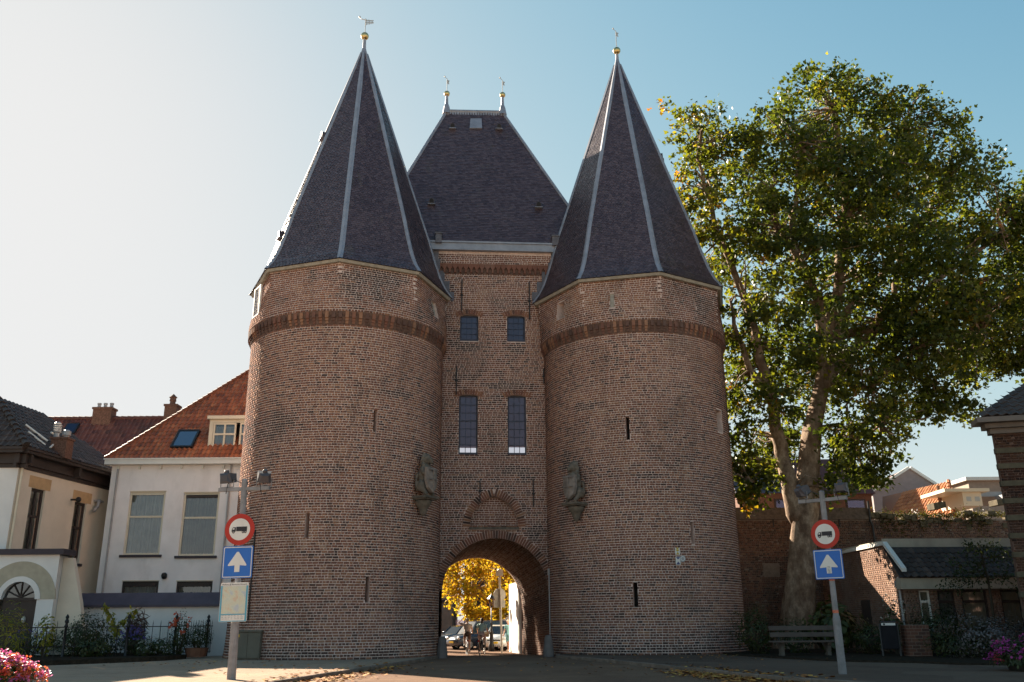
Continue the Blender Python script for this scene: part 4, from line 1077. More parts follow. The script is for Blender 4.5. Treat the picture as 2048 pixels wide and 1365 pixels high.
# ---------------- long rear house, dark red roof with chimneys
rh = thing('house', 'long house behind with dark red tiled roof and two chimneys on its ridge', 'house', (-24, 60, 0))
ridge_z = atY(200,837,60).z; eZ = ridge_z-6.2; RY = 60.0
xa, xb = atY(-60,837,60).x, atY(372,839,60).x
b = MB(); b.box(xa,xb+3,RY-3.9,RY+3.9,-0.9,eZ-.1); b.build('wall',[M_BRK2],rh)
b = MB(); b.add([(xa,RY-4.3,eZ),(xb+3,RY-4.3,eZ),(xb+3,RY,ridge_z-.05),(xa,RY,ridge_z-.05),(xa,RY+4.3,eZ),(xb+3,RY+4.3,eZ)],[(0,1,2,3),(3,2,5,4)]); rr_ = b.build('roof',[M_TILED],rh)
ups = Vector((0,4.3,6.2-.05)).normalized()
tile_field(rr_, (xa,RY-4.3,eZ+.02), (1,0,0), ups, lambda u, v: True, int((xb+3-xa)/.30), 20, 0.30, 0.375, M_TILED, seed=14)
for i in range(int((xb+3-xa)/0.42)):
    b = MB(); b.tube([(xa+i*.42,RY,ridge_z+.02),(xa+i*.42+.44,RY,ridge_z)],[.15,.13],8); b.build('ridge_tile',[M_TILED],rr_)
def chimney(px0, px1, pyt, pyb, pots, parent, Y, d=0.8):
    a, c = atY(px0,pyb,Y), atY(px1,pyt,Y); b = MB(); b.box(a.x,c.x,Y-d/2,Y+d/2,a.z-1.2,c.z-.14); b.box(a.x-.06,c.x+.06,Y-d/2-.06,Y+d/2+.06,c.z-.138,c.z)
    ch = b.build('chimney',[M_BRK2],parent)
    n = int((c.z-a.z)/.1)
    for i in range(pots):
        x = a.x+(c.x-a.x)*(i+.5)/pots; q = MB(); q.lathe([(.13,c.z),(.11,c.z+.25),(.14,c.z+.26),(.14,c.z+.36),(.05,c.z+.38)],10,Matrix.Translation((x,Y,0))); q.build('chimney_pot',[M_PIPE],ch)
    return ch
chimney(189,229,817,839,3,rh,RY); ch2 = chimney(331,358,811,839,0,rh,RY)
a = atY(345,811,RY); b = MB(); b.lathe([(.22,a.z),(.18,a.z+.25),(.24,a.z+.3),(.2,a.z+.5),(.28,a.z+.55),(.02,a.z+.8)],10,Matrix.Translation((a.x,RY,0))); b.build('chimney_pot',[M_BRK2],ch2)
P = onpl(143,860,(xa,RY-4.3,eZ),Vector((1,0,0)).cross(ups)); MR = Matrix((Vector((1,0,0)),ups,Vector((1,0,0)).cross(ups))).transposed().to_4x4(); MR.translation = P
b = MB(); b.box(-.42,.42,-.5,.5,.02,.16,MR); q = b.build('roof_window',[M_IRON],rh); b = MB(); b.quad((-.34,-.42,.165),(.34,-.42,.165),(.34,.42,.165),(-.34,.42,.165),MR); b.build('pane',[M_GLASS],q)
# ---------------- old cream house with the dark hipped roof, far left
oh = thing('house', 'old cream painted brick house with dark hipped roof and tall narrow windows', 'house', (-22, 41, 0))
c0 = atY(38,935,40.5); zA = c0.z
Yf = 50.0; c1 = atY(209,985,Yf)
for _ in range(30):
    c1 = atY(209,978,Yf); Yf += (zA - c1.z)*2.0 if abs(zA-c1.z) > 0.01 else 0
SP = Plane((c0.x, 40.5, 0), (c1.x-c0.x, Yf-40.5, 0)); SLn = hypot(c1.x-c0.x, Yf-40.5)
def upright(pl, pxm, pym, hw, pyt, pyb, pxt, pxb):
    u = pl.uv(pxm, pym)[0]; return u
def wrect(pl, tl, tr, bl_, br_):
    a, b, c, d = pl.uv(*tl), pl.uv(*tr), pl.uv(*bl_), pl.uv(*br_)
    return ((a[0]+c[0])/2, (b[0]+d[0])/2, (c[1]+d[1])/2, (a[1]+b[1])/2)
ow1 = wrect(SP, (63,975), (90,982), (43,1112), (73,1108)); ow2 = wrect(SP, (148,1002), (171,1008), (135,1128), (160,1126))
zW = zA
panel_wall(SP, 0, SLn+2.0, -0.5, zW, [ow1, ow2], name='wall', mats=[M_CREAM], parent=oh)
FPn = Plane((c0.x-14, 40.5, 0), (1,0,0)); b = MB(); b.box(0,13.99,0.0,0.3,-0.5,zW,FPn.M); b.build('front_wall',[M_WBRICK],oh)
for o in (ow1, ow2):
    window(oh, SP, o, M_WOODP, transom=o[2]+(o[3]-o[2])*.58, mull=[(o[0]+o[1])/2], inset=0.10, fw=.13, glass=M_GLASS_H, curtain=(M_CURT,1.0), sill=M_SILL)
    b = MB(); b.box(o[0]-.25,o[1]+.35,-.012,0.05,o[3]+.01,o[3]+.55,SP.M); b.build('lintel',[simple('ochre_lintel_paint',(0.55,0.36,0.19),0.7)],oh)
# cornice: a deep box gutter round both sides
for pl, a, bb in ((SP,-0.3,SLn+2.2),(FPn,0,14.35)):
    q = MB(); q.box(a,bb,-.06,.1,zW-.02,zW+.16,pl.M); q.box(a,bb,-.16,.1,zW+.165,zW+.60,pl.M); q.box(a,bb,-.55,.1,zW+.605,zW+.74,pl.M); q.box(a,bb,-.62,.1,zW+.745,zW+.86,pl.M)
    q.build('cornice',[M_WOODP],oh)
for i, pl in enumerate((SP,)):
    for u in (0.2, 4.0, 8.0):
        q = MB(); q.prism([(u-.09,zW+.2),(u+.09,zW+.2),(u+.09,zW+.6),(u-.09,zW+.6)],.3,pl.M@Matrix.Translation((0,-.46,0))); q.build('bracket',[M_WOODP],oh)
q = MB(); q.tube([(0.12,-.1,zW),(0.12,-.1,0)],.055,8,SP.M); q.build('downpipe',[M_CREAMP],oh)
q = MB(); 
u, z = SP.uv(190,1012); q.tube([(u+.3,-.05,z+.28),(u-.1,-.25,z+.2),(u-.25,-.3,z-.1),(u-.55,-.3,z-.35)],.09,8,SP.M); q.box(u-.2,u+.45,-.2,0,z+.2,z+.3,SP.M); q.build('vent_pipe',[M_PIPE],oh)
u, z = SP.uv(142,1000); q = MB(); q.ball((u,-.4,z),.14,10,SP.M); q.box(u-.05,u+.05,-.4,0,z-.04,z+.04,SP.M); q.build('wall_lamp',[M_IRON],oh)
# roof: hip rising from the corner
zC = zW+.87; K0 = SP.P0 + SP.n*.5 + Vector((0.35,-.45,zC)); K0 = Vector((c0.x+.45, 40.0, zC))
hipd = atY(2,806,36.0)       # direction of the hip edge in view
vv = ray(0,806); kk = vv.x/vv.y
# hip runs back-left over the house
se = SP.e; inw = -SP.n
dirh = (se*0.55 + inw).normalized()
t_ = (kk*K0.y-K0.x)/(dirh.x-kk*dirh.y); Zt = atY(0,806,K0.y+dirh.y*t_).z; slope = (Zt-K0.z)/t_
T0 = K0 + dirh*(t_*1.15) + Vector((0,0,slope*t_*1.15))
E1 = K0 + se*(SLn+2.2); T1 = T0 + se*(SLn+1.0-(T0-K0).dot(se)-3.0)
farp = Vector((E1.x, E1.y, zC)); L0 = K0 + Vector((-14,0,0)); LT = T0 + Vector((-12,0,0))
q = MB(); q.add([K0,E1,T1,T0,L0,LT],[(0,1,2,3),(4,0,3,5)]); orf = q.build('roof',[M_TILEB],oh)
def tri_tiles(parent, A, B, C, D, tw, tl, mat, singles, seed):
    """tiles over the face A-B (eave) to D-C (top)"""
    e = (B-A).normalized(); n = (B-A).cross(D-A).normalized(); s_ = n.cross(e); W = (B-A).length
    f = lambda P: ((P-A).dot(e), (P-A).dot(s_))
    d, c = f(D), f(C); hmax = max(d[1], c[1])
    def inside(u, v):
        if v > hmax: return False
        lo = d[0]*v/max(d[1],1e-3); hi = W + (c[0]-W)*v/max(c[1],1e-3); return lo-.05 < u < hi+.05
    tile_field(parent, A+n*.02, e, s_, inside, int(W/tw)+1, int(hmax/tl)+1, tw, tl, mat, singles, seed)
tri_tiles(orf, K0, E1, T1, T0, .30, .36, M_TILEB, 0, 31); tri_tiles(orf, L0, K0, T0, LT, .30, .36, M_TILEB, 0, 32)
n = int((T0-K0).length/.4)
for i in range(n):
    a, b = K0.lerp(T0, i/n), K0.lerp(T0, (i+1.1)/n); q = MB(); q.tube([a+Vector((0,0,.07)), b+Vector((0,0,.03))],[.16,.12],8); q.build('ridge_tile',[M_TILEB],orf)
nr = (E1-K0).cross(T0-K0).normalized()
def oroof(px, py): return onpl(px, py, K0, nr)
A_, B_ = oroof(48,853), oroof(92,886); q = MB(); q.tube([A_+nr*.1, B_+nr*.1],.06,6); q.tube([oroof(54,866)+nr*.08, oroof(88,893)+nr*.08],.05,6); q.build('roof_rail',[M_WHITEP],orf)
q = MB(); q.tube([oroof(92,876)+nr*.35, oroof(107,883)+nr*.3, oroof(105,892)+nr*.2, oroof(97,899)+nr*.1],.05,6); q.build('roof_pipe',[M_WHITEP],orf)
P = oroof(122,912); q = MB(); top = atY(122,876,P.y).z; q.box(P.x-.5,P.x+.28,P.y-.2,P.y+.5,P.z-.12,top-.1); q.box(P.x-.55,P.x+.33,P.y-.25,P.y+.55,top-.098,top); och = q.build('chimney',[M_BRK2],oh)
for dx, hgt in ((-.45,.75),(0.05,.35)):
    q = MB(); T = Matrix.Translation((P.x+dx,P.y+.15,top)); q.lathe([(.13,0),(.13,hgt*.35)],10,T)
    for k in range(4): q.lathe([(.2,hgt*(.4+.15*k)),(.2,hgt*(.4+.15*k)+.05)],10,T)
    q.lathe([(.17,hgt),(.1,hgt+.06)],10,T); q.build('chimney_cowl',[M_PIPE],och)

# ---------------- white porch with the arched door
pc = thing('porch', 'white painted porch with arched dark double door and fan light', 'porch', (-22, 40, 0))
PP = Plane((-32.0, 39.4, 0), (1,0,0))
ur = PP.uv(108,1150)[0]; ztop = PP.uv(60,1110)[1]; du = PP.uv(33,1220)[0]; dw = PP.uv(67,1220)[0]-du; zs_ = PP.uv(33,1199)[1]
zarc = zs_; us = list(np.arange(du-1.6, du+1.6, .08))
mb = MB(); grid_wall([0, ur]+us, list(np.arange(-.2, ztop, .08))+[ztop], PP.S, lambda u, z: abs(u-du) < dw and z < zarc or hypot(u-du, max(z-zarc,0)) < dw+.04, mb)
mb.box(ur-.001, ur, 0.001, 1.0, -.2, ztop, PP.M); mb.box(0,ur,1.0,1.01,-.2,ztop,PP.M); mb.box(0,ur,0.01,1.0,ztop-.02,ztop-.001,PP.M)
mb.build('wall',[M_WBRICK],pc)
q = MB(); q.box(0,ur+.35,-.18,1.0,ztop+.002,ztop+.24,PP.M); q.build('coping',[M_SILL],pc)
def arch_band(pl, uc, zc, r0, r1, d0, d1, n=28, leg=0.0):
    vs = []; 
    for i in range(n+1):
        a = pi*i/n
        for r in (r0, r1):
            for d in (d0, d1): vs.append((uc+r*cos(a), d, zc+r*sin(a)))
    fs = []
    for i in range(n):
        b = i*4; fs += [(b,b+2,b+6,b+4),(b,b+4,b+5,b+1),(b+2,b+3,b+7,b+6)]
    mb = MB(); mb.add(vs, fs, pl.M)
    if leg:
        for s in (-1, 1): x0, x1 = uc+s*r0, uc+s*r1; mb.box(min(x0,x1),max(x0,x1),d0,d1,zc-leg,zc-.002,pl.M)
    return mb
arch_band(PP,du,zarc,dw,dw+.22,-.05,.25,leg=0).build('arch_moulding',[M_WBRICK],pc)
arch_band(PP,du,zarc,dw+.223,dw+.85,-.02,.05).build('arch_band',[simple('beige_band_paint',(0.42,0.37,0.28),.8)],pc)
q = MB(); q.box(du-dw,du+dw,.16,.22,-.2,zarc-.06,PP.M); q.box(du-.02,du+.02,.14,.16,-.2,zarc-.06,PP.M)
for s in (-1,1):
    for z0,z1 in ((.3,1.1),(1.25,zarc-.25)): q.box(du+s*dw*.5-.35,du+s*dw*.5+.35,.145,.16,z0,z1,PP.M)
dr_ = q.build('door',[M_WOODP],pc)
q = MB(); q.ball((du+.3,.12,PP.uv(43,1240)[1]),.1,8,PP.M,sz=1.6); q.build('handle',[M_PALEMETAL],dr_)
q = MB(); q.box(du-dw,du+dw,.12,.2,zarc-.058,zarc+.07,PP.M)
for a in (30,60,90,120,150): q.tube([(du,.15,zarc+.07),(du+dw*.97*cos(radians(a)),.15,zarc+dw*.97*sin(radians(a)))],.03,6,PP.M)
fan = q.build('fan_light',[M_WOODP],pc)
q = MB(); q.add([(du,.18,zarc)]+[(du+dw*cos(pi*i/20),.18,zarc+dw*sin(pi*i/20)) for i in range(21)],[(0,i+1,i+2) for i in range(20)],PP.M); q.build('pane',[glass_mat('fan_glass',(.15,.14,.14),.1)],fan)
# wing wall sloping behind the porch
q = MB(); q.prism([(ur+.02,-.2),(ur+1.6,-.2),(ur+1.0,ztop*.55),(ur+.42,ztop-.1),(ur+.02,ztop-.1)],.3,PP.M@Matrix.Translation((0,.6,0))); q.build('wing_wall',[M_CREAM],pc)
# ---------------- garden wall
gwl = thing('garden_wall', 'long white garden wall with sloping dark coping behind the iron fence', 'wall', (-15, 42.5, 0))
GP = Plane((-24.0, 42.3, 0), (1,0,0)); g0 = GP.uv(70,1215)[0]; g1 = GP.uv(452,1215)[0]; zt = GP.uv(300,1210)[1]; zt2 = GP.uv(300,1190)[1]
q = MB(); q.box(g0,g1+1.2,0,.35,-.3,zt-.05,GP.M); q.build('wall',[M_WBRICK],gwl)
q = MB(); ga = GP.uv(98,1215)[0]
q.add([(ga,-.14,zt),(g1+1.2,-.14,zt),(g1+1.2,.3,zt2+.1),(ga+.2,.3,zt2+.1),(ga,.5,zt),(g1+1.2,.5,zt)],[(0,1,2,3),(3,2,5,4),(0,3,4)],GP.M); q.box(ga,g1+1.2,-.17,.5,zt-.10,zt-.003,GP.M); q.build('coping',[simple('dark_lead_grey_coping',(0.085,0.07,0.09),.6,0,.2,2)],gwl)
q = MB(); q.box(g0,ga-.003,-.1,.4,zt+.06,zt+.26,GP.M); q.box(g0,ga-.003,0,.35,zt-.06,zt+.058,GP.M); q.build('coping',[M_SILL],gwl)
# small black ornament: an animal outline of flat iron on the wall
u, z = GP.uv(88,1221); q = MB(); 
q.box(u-.17,u+.17,-.05,-.01,z-.24,z-.17,GP.M); q.tube([(u-.1,-.04,z-.17),(u-.02,-.04,z),(u+.05,-.04,z+.08)],.075,6,GP.M); q.tube([(u+.06,-.04,z-.17),(u+.12,-.04,z-.02),(u+.05,-.04,z+.1)],.06,6,GP.M); q.tube([(u,-.04,z+.08),(u-.05,-.04,z+.26)],.035,6,GP.M); q.tube([(u+.08,-.04,z+.08),(u+.15,-.04,z+.27)],.045,6,GP.M); q.tube([(u-.13,-.04,z+.04),(u+.02,-.04,z+.06)],.05,6,GP.M)
tag(q.build('wall_ornament',[M_IRON]), 'small black iron animal silhouette fixed on the white wall beside the porch door', 'ornament')

# ---------------- iron fence
fc = thing('iron_fence', 'black iron railing with knobbed posts round the front garden', 'fence', (-15, 37, 0))
fb = [Vector((p.x, p.y, 0.11)) for p in fe]
seg_n = [16, 11, 8, 0, 0]
hF = 1.42
for i, (a, b) in enumerate(zip(fb[:-1], fb[1:])):
    d = (b-a); L = d.length
    for z in (1.28, .55):
        q = MB(); q.tube([a+Vector((0,0,z)), b+Vector((0,0,z))],.018,5); q.build('rail',[M_IRON],fc)
    n = int(L/(.36 if i < 3 else .155))
    for k in range(1, n):
        p = a.lerp(b, k/n); h = hF+rnd.uniform(-.01,.01)
        q = MB(); q.tube([p+Vector((0,0,.12)), p+Vector((rnd.uniform(-.012,.012),0,h)), p+Vector((0,0,h+.12))],[.013,.012,.002],5); q.build('bar',[M_IRON],fc)
    if i >= 2:
        for k in range(1, n*2):
            if k % 2: p = a.lerp(b, k/(2*n)); q = MB(); q.tube([p+Vector((0,0,.12)), p+Vector((0,0,.68))],[.010,.006],5); q.build('bar',[M_IRON],fc)
        q = MB(); q.tube([a+Vector((0,0,.2)), b+Vector((0,0,.2))],.015,5); q.build('rail',[M_IRON],fc)
pm = None
for p in fb[1:5]:
    if pm is None:
        q = MB(); q.smooth = True
        q.lathe([(.085,-.05),(.085,.12),(.055,.16),(.05,1.26),(.085,1.30),(.06,1.36),(.045,1.42),(.075,1.47),(.082,1.52),(.055,1.57),(.04,1.60),(.065,1.63),(.07,1.68),(.04,1.73),(.01,1.78)],12); pm = q.mesh('post'); pm.materials.append(M_IRON)
    o = link('post', pm, fc); o.matrix_basis = Matrix.Translation(p)

# ================================================================== RIGHT SIDE
# ---------------- old city wall
cw = thing('city_wall', 'old dark brick wall with worn top running right from the gate', 'wall', (18, 46.8, 0))
WC = Plane((9.6, 48.0, 0), (cos(radians(3.5)), sin(radians(3.5)), 0))
ztL = WC.uv(1560,1018)[1]; zt1 = WC.uv(1730,1000)[1]; zt2_ = WC.uv(2005,1030)[1]; uM = WC.uv(1738,1005)[0]
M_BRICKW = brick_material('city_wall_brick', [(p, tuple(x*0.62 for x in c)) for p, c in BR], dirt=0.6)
M_MORTW = mortar_mat('city_wall_mortar', (0.24,0.18,0.145), .6)
cb = [(WC.uv(1525,1128)[0], WC.uv(1558,1128)[0], WC.uv(1540,1153)[1], WC.uv(1540,1129)[1])]
q = MB(); grid_wall([-1,30]+[cb[0][0],cb[0][1]], [-.3,zt2_-.25,cb[0][2],cb[0][3]], WC.S, lambda u, z: cb[0][0]<u<cb[0][1] and cb[0][2]<z<cb[0][3], q); reveal(q, cb[0], WC.S, .2, back=True)
q.box(-1,uM,.02,.8,-.3,ztL-.1,WC.M); q.box(uM,30,.02,.8,-.3,zt2_-.26,WC.M); q.build('wall',[M_MORTW],cw)
A = gen_rects(-1, 30, .2, zt2_-.28, course=.088, joint=.016, L=.22, openings=cb, seed=81)
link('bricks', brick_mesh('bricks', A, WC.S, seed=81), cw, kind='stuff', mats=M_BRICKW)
q = MB(); q.box(-1,uM-.1,-.12,.8,zt2_-.245,zt2_-.02,WC.M); q.box(-1,uM-.1,-.03,.8,zt2_-.018,ztL+.06,WC.M); q.build('coping',[simple('old_wall_coping',(0.13,.10,.085),.95,0,.4,6,bump=.5)],cw)
g = np.random.default_rng(3)
q = MB(); u = uM-.1
while u < 30:
    w_ = g.uniform(.25,.5); q.cbox((u+w_/2, .3+g.normal(0,.03), zt2_-.2+g.uniform(0,.14)), w_-.02, .75+g.uniform(-.1,.1), .22+g.uniform(0,.16), WC.M @ Matrix.Rotation(g.normal(0,.02),4,'Y'), b=.02); u += w_
q.build('coping_stones',[simple('mossy_coping',(0.10,.082,.055),1.0,0,.5,4,bump=.8,bscale=9)],cw,kind='stuff')
q = MB(); q.box(cb[0][0],cb[0][1],.1,.15,cb[0][2],cb[0][3],WC.M); q.build('shutter',[simple('brown_shutter',(.22,.13,.075),.7)],cw)
P = WC.uv(1733,1000); Q = WC.uv(1752,1090); q = MB(); q.tube([(P[0],-.12,P[1]-.1),(P[0],-.12,zt2_-.35),(P[0]+.1,-.12,zt2_-.6),(P[0]+.1,-.12,.2)],.06,8,WC.M); q.build('downpipe',[M_IRON],cw)
for px in (1546,1678):
    P = WC.uv(px,1044); q = MB(); q.box(P[0]-.03,P[0]+.03,-.06,-.02,P[1]-.3,P[1]+.3,WC.M); q.build('wall_anchor',[M_IRON],cw)
# ---------------- low house with the flat fascia
M_LHP = simple('weathered_shaded_paint', (.42,.37,.29), .6, 0, .15, 2, dirt=(.25,.22,.17))  # weathered white paint, dimmed to beige to hold the shade on the fascias
lh = thing('house', 'low brick house with dark tiled lean-to roof and white fascias by the city wall', 'house', (20, 40, 0))
XH = 16.0
S1 = Plane((XH, 47.6, 0), (0,-1,0))      # gable side wall, u runs towards the camera, seen from -X
v = ray(1768,1090); yT = XH*v.y/v.x; zT = EYE + v.z*XH/v.x
v = ray(1806,1172); yE = XH*v.y/v.x; zEv = EYE + ray(1803,1136).z*XH/ray(1803,1136).x
uT, uE = 47.6-yT, 47.6-yE
M_BRK3 = brick_material('low_house_brick', [(0,(.13,.075,.055)),(.5,(.21,.12,.085)),(1,(.28,.17,.115))], dirt=.25)
q = MB(); q.add([(0,0,-.3),(uE,0,-.3),(uE,0,zEv),(uT,0,zT),(0,0,zT)],[(0,1,2,3,4)],S1.M); q.build('side_wall',[M_MORTW],lh)
A = gen_rects(0, uE, .1, zT, course=.085, joint=.014, L=.23, seed=85, keep=lambda u, z: z < np.where(u > uT, zT+(zEv-zT)*(u-uT)/(uE-uT), zT)-.05)
link('bricks', brick_mesh('bricks', A, S1.S, seed=85), lh, kind='stuff', mats=M_BRK3)
q = MB(); q.box(-.1,uT+.12,-.10,.1,zT-.02,zT+.13,S1.M); q.build('verge_board',[M_WHITEP],lh)
sl_ = Vector((uE-uT,0,zEv-zT)); q = MB()
q.add([(uT+.1,-.10,zT+.12),(uE+.32,-.10,zEv-.02),(uE+.32,-.10,zEv-.17),(uT+.1,-.10,zT-.04),(uT+.1,.1,zT+.12),(uE+.32,.1,zEv-.02),(uE+.32,.1,zEv-.17),(uT+.1,.1,zT-.04)],[(3,2,1,0),(0,1,5,4),(2,3,7,6),(1,2,6,5)],S1.M); q.build('verge_board',[M_WHITEP],lh)
HF = Plane((XH, yE, 0), (cos(radians(2)), sin(radians(2)), 0))
dws = [wrect(HF,(1838,1180),(1860,1180),(1845,1262),(1868,1262)), wrect(HF,(1874,1180),(1906,1180),(1882,1262),(1920,1262)), wrect(HF,(1922,1180),(1972,1180),(1930,1262),(1985,1262)), wrect(HF,(2000,1180),(2040,1180),(2010,1262),(2055,1262))]
dws = [(a+.02, b, max(c,.5), HF.uv(1900,1181)[1]) for a,b,c,d in dws]
zB0, zB1 = HF.uv(1880,1179)[1], HF.uv(1880,1157)[1]
q = MB(); grid_wall([0,16]+[x for o in dws for x in o[:2]], [-.3,zB0+.02]+[x for o in dws for x in o[2:]], HF.S, lambda u, z: any(o[0]<u<o[1] and o[2]<z<o[3] for o in dws), q); q.build('front_wall',[M_MORTW],lh)
A = gen_rects(0, 12, .1, zB0, course=.085, joint=.014, L=.23, openings=dws, seed=86)
link('bricks', brick_mesh('bricks', A, HF.S, seed=86), lh, kind='stuff', mats=M_BRK3)
q = MB(); q.box(-.25,16,-.35,.05,zB0+.005,zB1,HF.M); q.build('fascia',[M_LHP],lh)
M_DRAPE = simple('pale_drape', (.62,.57,.47), .9, 0, .1)
for i, o in enumerate(dws): window(lh, HF, o, M_WHITEP if i < 1 else M_WOODP, transom=o[2]+(o[3]-o[2])*.72, inset=.05, fw=.07, glass=M_GLASS_H, curtain=(M_DRAPE if i != 1 else M_CURT, 1.0))
# lean-to roof and upper fascia
zU0, zU1 = zT+.02, zT+.32
q = MB(); q.add([(-.3,-.45,zB1+.02),(16,-.45,zB1+.02),(16,yT-yE,zT-.1),(-.02,yT-yE,zT-.1)],[(0,1,2,3)],HF.M); lr = q.build('roof',[M_TILEB],lh)
Aa = HF.P0+HF.e*(-.1)+HF.n*.45+Vector((0,0,zB1+.03)); upv = (Vector((0,yT-yE+.45,zT-.1-zB1))).normalized()
tile_field(lr, Aa, HF.e, upv, lambda u, v: True, 38, int(hypot(yT-yE+.45, zT-zB1)/.34), .3, .34, M_TILEB, 0, 41)
q = MB(); q.box(.1,15,yT-yE+.02,yT-yE+.3,zT-.12,zT+.26,HF.M); q.box(.1,15,yT-yE+.3,8,zT+.1,zT+.2,HF.M); q.build('upper_fascia',[M_LHP],lh)
P = S1.uv(1812,1200)[0]; q = MB(); q.tube([(uE-.1,-.12,zEv-.35),(uE-.1,-.12,.1)],.05,8,S1.M); q.box(uE-.35,uE+.05,-.2,0,zEv-.75,zEv-.5,S1.M); q.build('downpipe',[M_PIPE],lh)
q = MB(); z = S1.uv(1760,1220)[1]; u0 = S1.uv(1725,1220)[0]; q.box(u0,u0+1.0,-.03,.1,.1,2.3,S1.M); q.build('side_door',[M_WOODP],lh)

# ---------------- dark building with pale bands at the right edge
M_BANDST = simple('mossy_band_stone', (.10,.083,.055), .9, 0, .3, 5, bump=.4)
rb = thing('building', 'dark brick building with pale stone bands and broad cornice at the right edge', 'building', (20, 31, 0))
RBP = Plane((atY(2028,1100,31.0).x, 31.0, 0), (cos(radians(-14)), sin(radians(-14)), 0))
SB = Plane(RBP.P0 + Vector((.0,.0,0)) , (-.2, -1, 0))
zK = RBP.uv(2010,868)[1]
q = MB(); q.box(0,14,0,.3,-.3,zK,RBP.M); q.add([(0,0.01,-.3),(0,0.01,zK),(6,8,zK),(6,8,-.3)],[(0,1,2,3)],RBP.M); q.build('wall',[M_BAND],rb)
A = gen_rects(0, 8, .1, zK, course=.09, joint=.015, L=.23, seed=91)
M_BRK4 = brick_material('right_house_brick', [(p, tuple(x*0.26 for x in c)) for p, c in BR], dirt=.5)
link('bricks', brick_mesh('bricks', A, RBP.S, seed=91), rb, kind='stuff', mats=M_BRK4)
for py in (901,932,967,1002,1036,1072,1110,1150,1190,1230):
    u, z = RBP.uv(2022,py); q = MB(); q.box(-.05,1.0,-.035,.2,z-.09,z+.09,RBP.M); q.build('stone_band',[M_BANDST],rb)
q = MB(); q.prism([(0,zK),(.12,zK),(.12,zK+.18),(.5,zK+.42),(.5,zK+.55),(0,zK+.55)],14,Matrix()); q = MB()
for a, b_, o in ((zK+.002,zK+.18,.14),(zK+.182,zK+.34,.32),(zK+.342,zK+.52,.62)): q.box(-o,14,-o,.3,a,b_,RBP.M)
q.build('cornice',[simple('brown_cornice_paint',(.16,.13,.11),.6)],rb)
q = MB(); q.add([(-.5,-.5,zK+.53),(14,-.5,zK+.53),(14,3.6,zK+3.3),(3.6,3.6,zK+3.3),(6,10,zK+.53)],[(0,1,2,3),(0,3,4)],RBP.M); rr2 = q.build('roof',[M_TILEB],rb)
T_ = lambda p: RBP.M @ Vector(p)
tri_tiles(rr2, T_((-.5,-.5,zK+.55)), T_((14,-.5,zK+.55)), T_((14,3.6,zK+3.32)), T_((3.6,3.6,zK+3.32)), .3, .36, M_TILEB, 0, 44)

# ---------------- houses beyond the wall
def gable_house(label, apex, lft, rgt, Y, depth, wallm, roofm, trim):
    """gable end towards the camera"""
    h = thing('house', label, 'house', (apex[0], Y, 0), group=None)
    A, L, R_ = atY(*apex, Y), atY(*lft, Y), atY(*rgt, Y); h.location = (A.x, Y, 0)
    zb = min(L.z, R_.z)
    q = MB(); q.add([(L.x,Y,-.5),(R_.x,Y,-.5),(R_.x,Y,R_.z),(A.x,Y,A.z),(L.x,Y,L.z)],[(0,1,2,3,4)]); q.add([(L.x,Y,-.5),(L.x,Y+depth,-.5),(L.x,Y+depth,L.z),(L.x,Y,L.z)],[(0,1,2,3)]); q.build('wall',[wallm],h)
    q = MB(); q.add([(L.x-.2,Y-.15,L.z-.15),(A.x,Y-.15,A.z+.08),(A.x+.3,Y+depth,A.z+.08),(L.x-.2,Y+depth,L.z-.15)],[(0,1,2,3)]); q.add([(R_.x+.2,Y-.15,R_.z-.15),(A.x,Y-.15,A.z+.08),(A.x+.3,Y+depth,A.z+.08),(R_.x+.2,Y+depth,R_.z-.15)],[(3,2,1,0)]); q.build('roof',[roofm],h)
    for e in ((L, A), (A, R_)):
        q = MB(); d = (e[1]-e[0]); n = Vector((-d.z,0,d.x)).normalized()*.22
        q.add([e[0]+Vector((0,-.2,0)), e[1]+Vector((0,-.2,0)), e[1]+Vector((0,-.2,0))+n, e[0]+Vector((0,-.2,0))+n, e[0]+Vector((0,.02,0)), e[1]+Vector((0,.02,0)), e[1]+Vector((0,.02,0))+n, e[0]+Vector((0,.02,0))+n],[(0,1,2,3),(2,3,7,6),(0,4,5,1),(0,3,7,4),(1,5,6,2)]); q.build('verge_board',[trim],h)
    return h
M_GREYW = simple('grey_render', (.30,.255,.25), .9, 0, .1)
gable_house('house with plain grey gable and white verge boards behind the city wall', (1818,938), (1745,985), (1880,978), 76, 12, M_GREYW, M_TILED, M_WHITEP)
oh2 = thing('house', 'house with bright orange pantile hipped roof and small white dormer beyond the wall', 'house', (30, 58, 0))
Y = 56.0; b_, c = atY(1903,1012,Y), atY(1897,964,Y+3)
Yd = Y+3
for _ in range(25):
    d = atY(1765,994,Yd); Yd += (c.z-d.z)*3
b_ = Vector((b_.x,Y,b_.z-.6)); a = b_+(d-c)
q = MB(); bb = b_+Vector((3.5,5.5,0)); q.add([a,b_,c,d,bb],[(0,1,2,3),(1,4,2)]); orr = q.build('roof',[M_TILEO],oh2); q = MB(); q.add([a+Vector((0,.2,-6)),b_+Vector((-.2,.2,-6)),b_+Vector((-.2,.2,0)),a+Vector((0,.2,0))],[(0,1,2,3)]); q.build('wall',[M_BRK2],oh2)
tri_tiles(orr, a, b_, c, d, .32, .36, M_TILEO, 0, 51); tri_tiles(orr, b_, bb, c, c, .32, .36, M_TILEO, 0, 52)
n = 9
for i in range(n):
    p, q2 = b_.lerp(c, i/n), b_.lerp(c, (i+1.1)/n); q = MB(); q.tube([p+Vector((0,0,.08)), q2+Vector((0,0,.04))],[.17,.13],8); q.build('ridge_tile',[M_TILEO],orr)
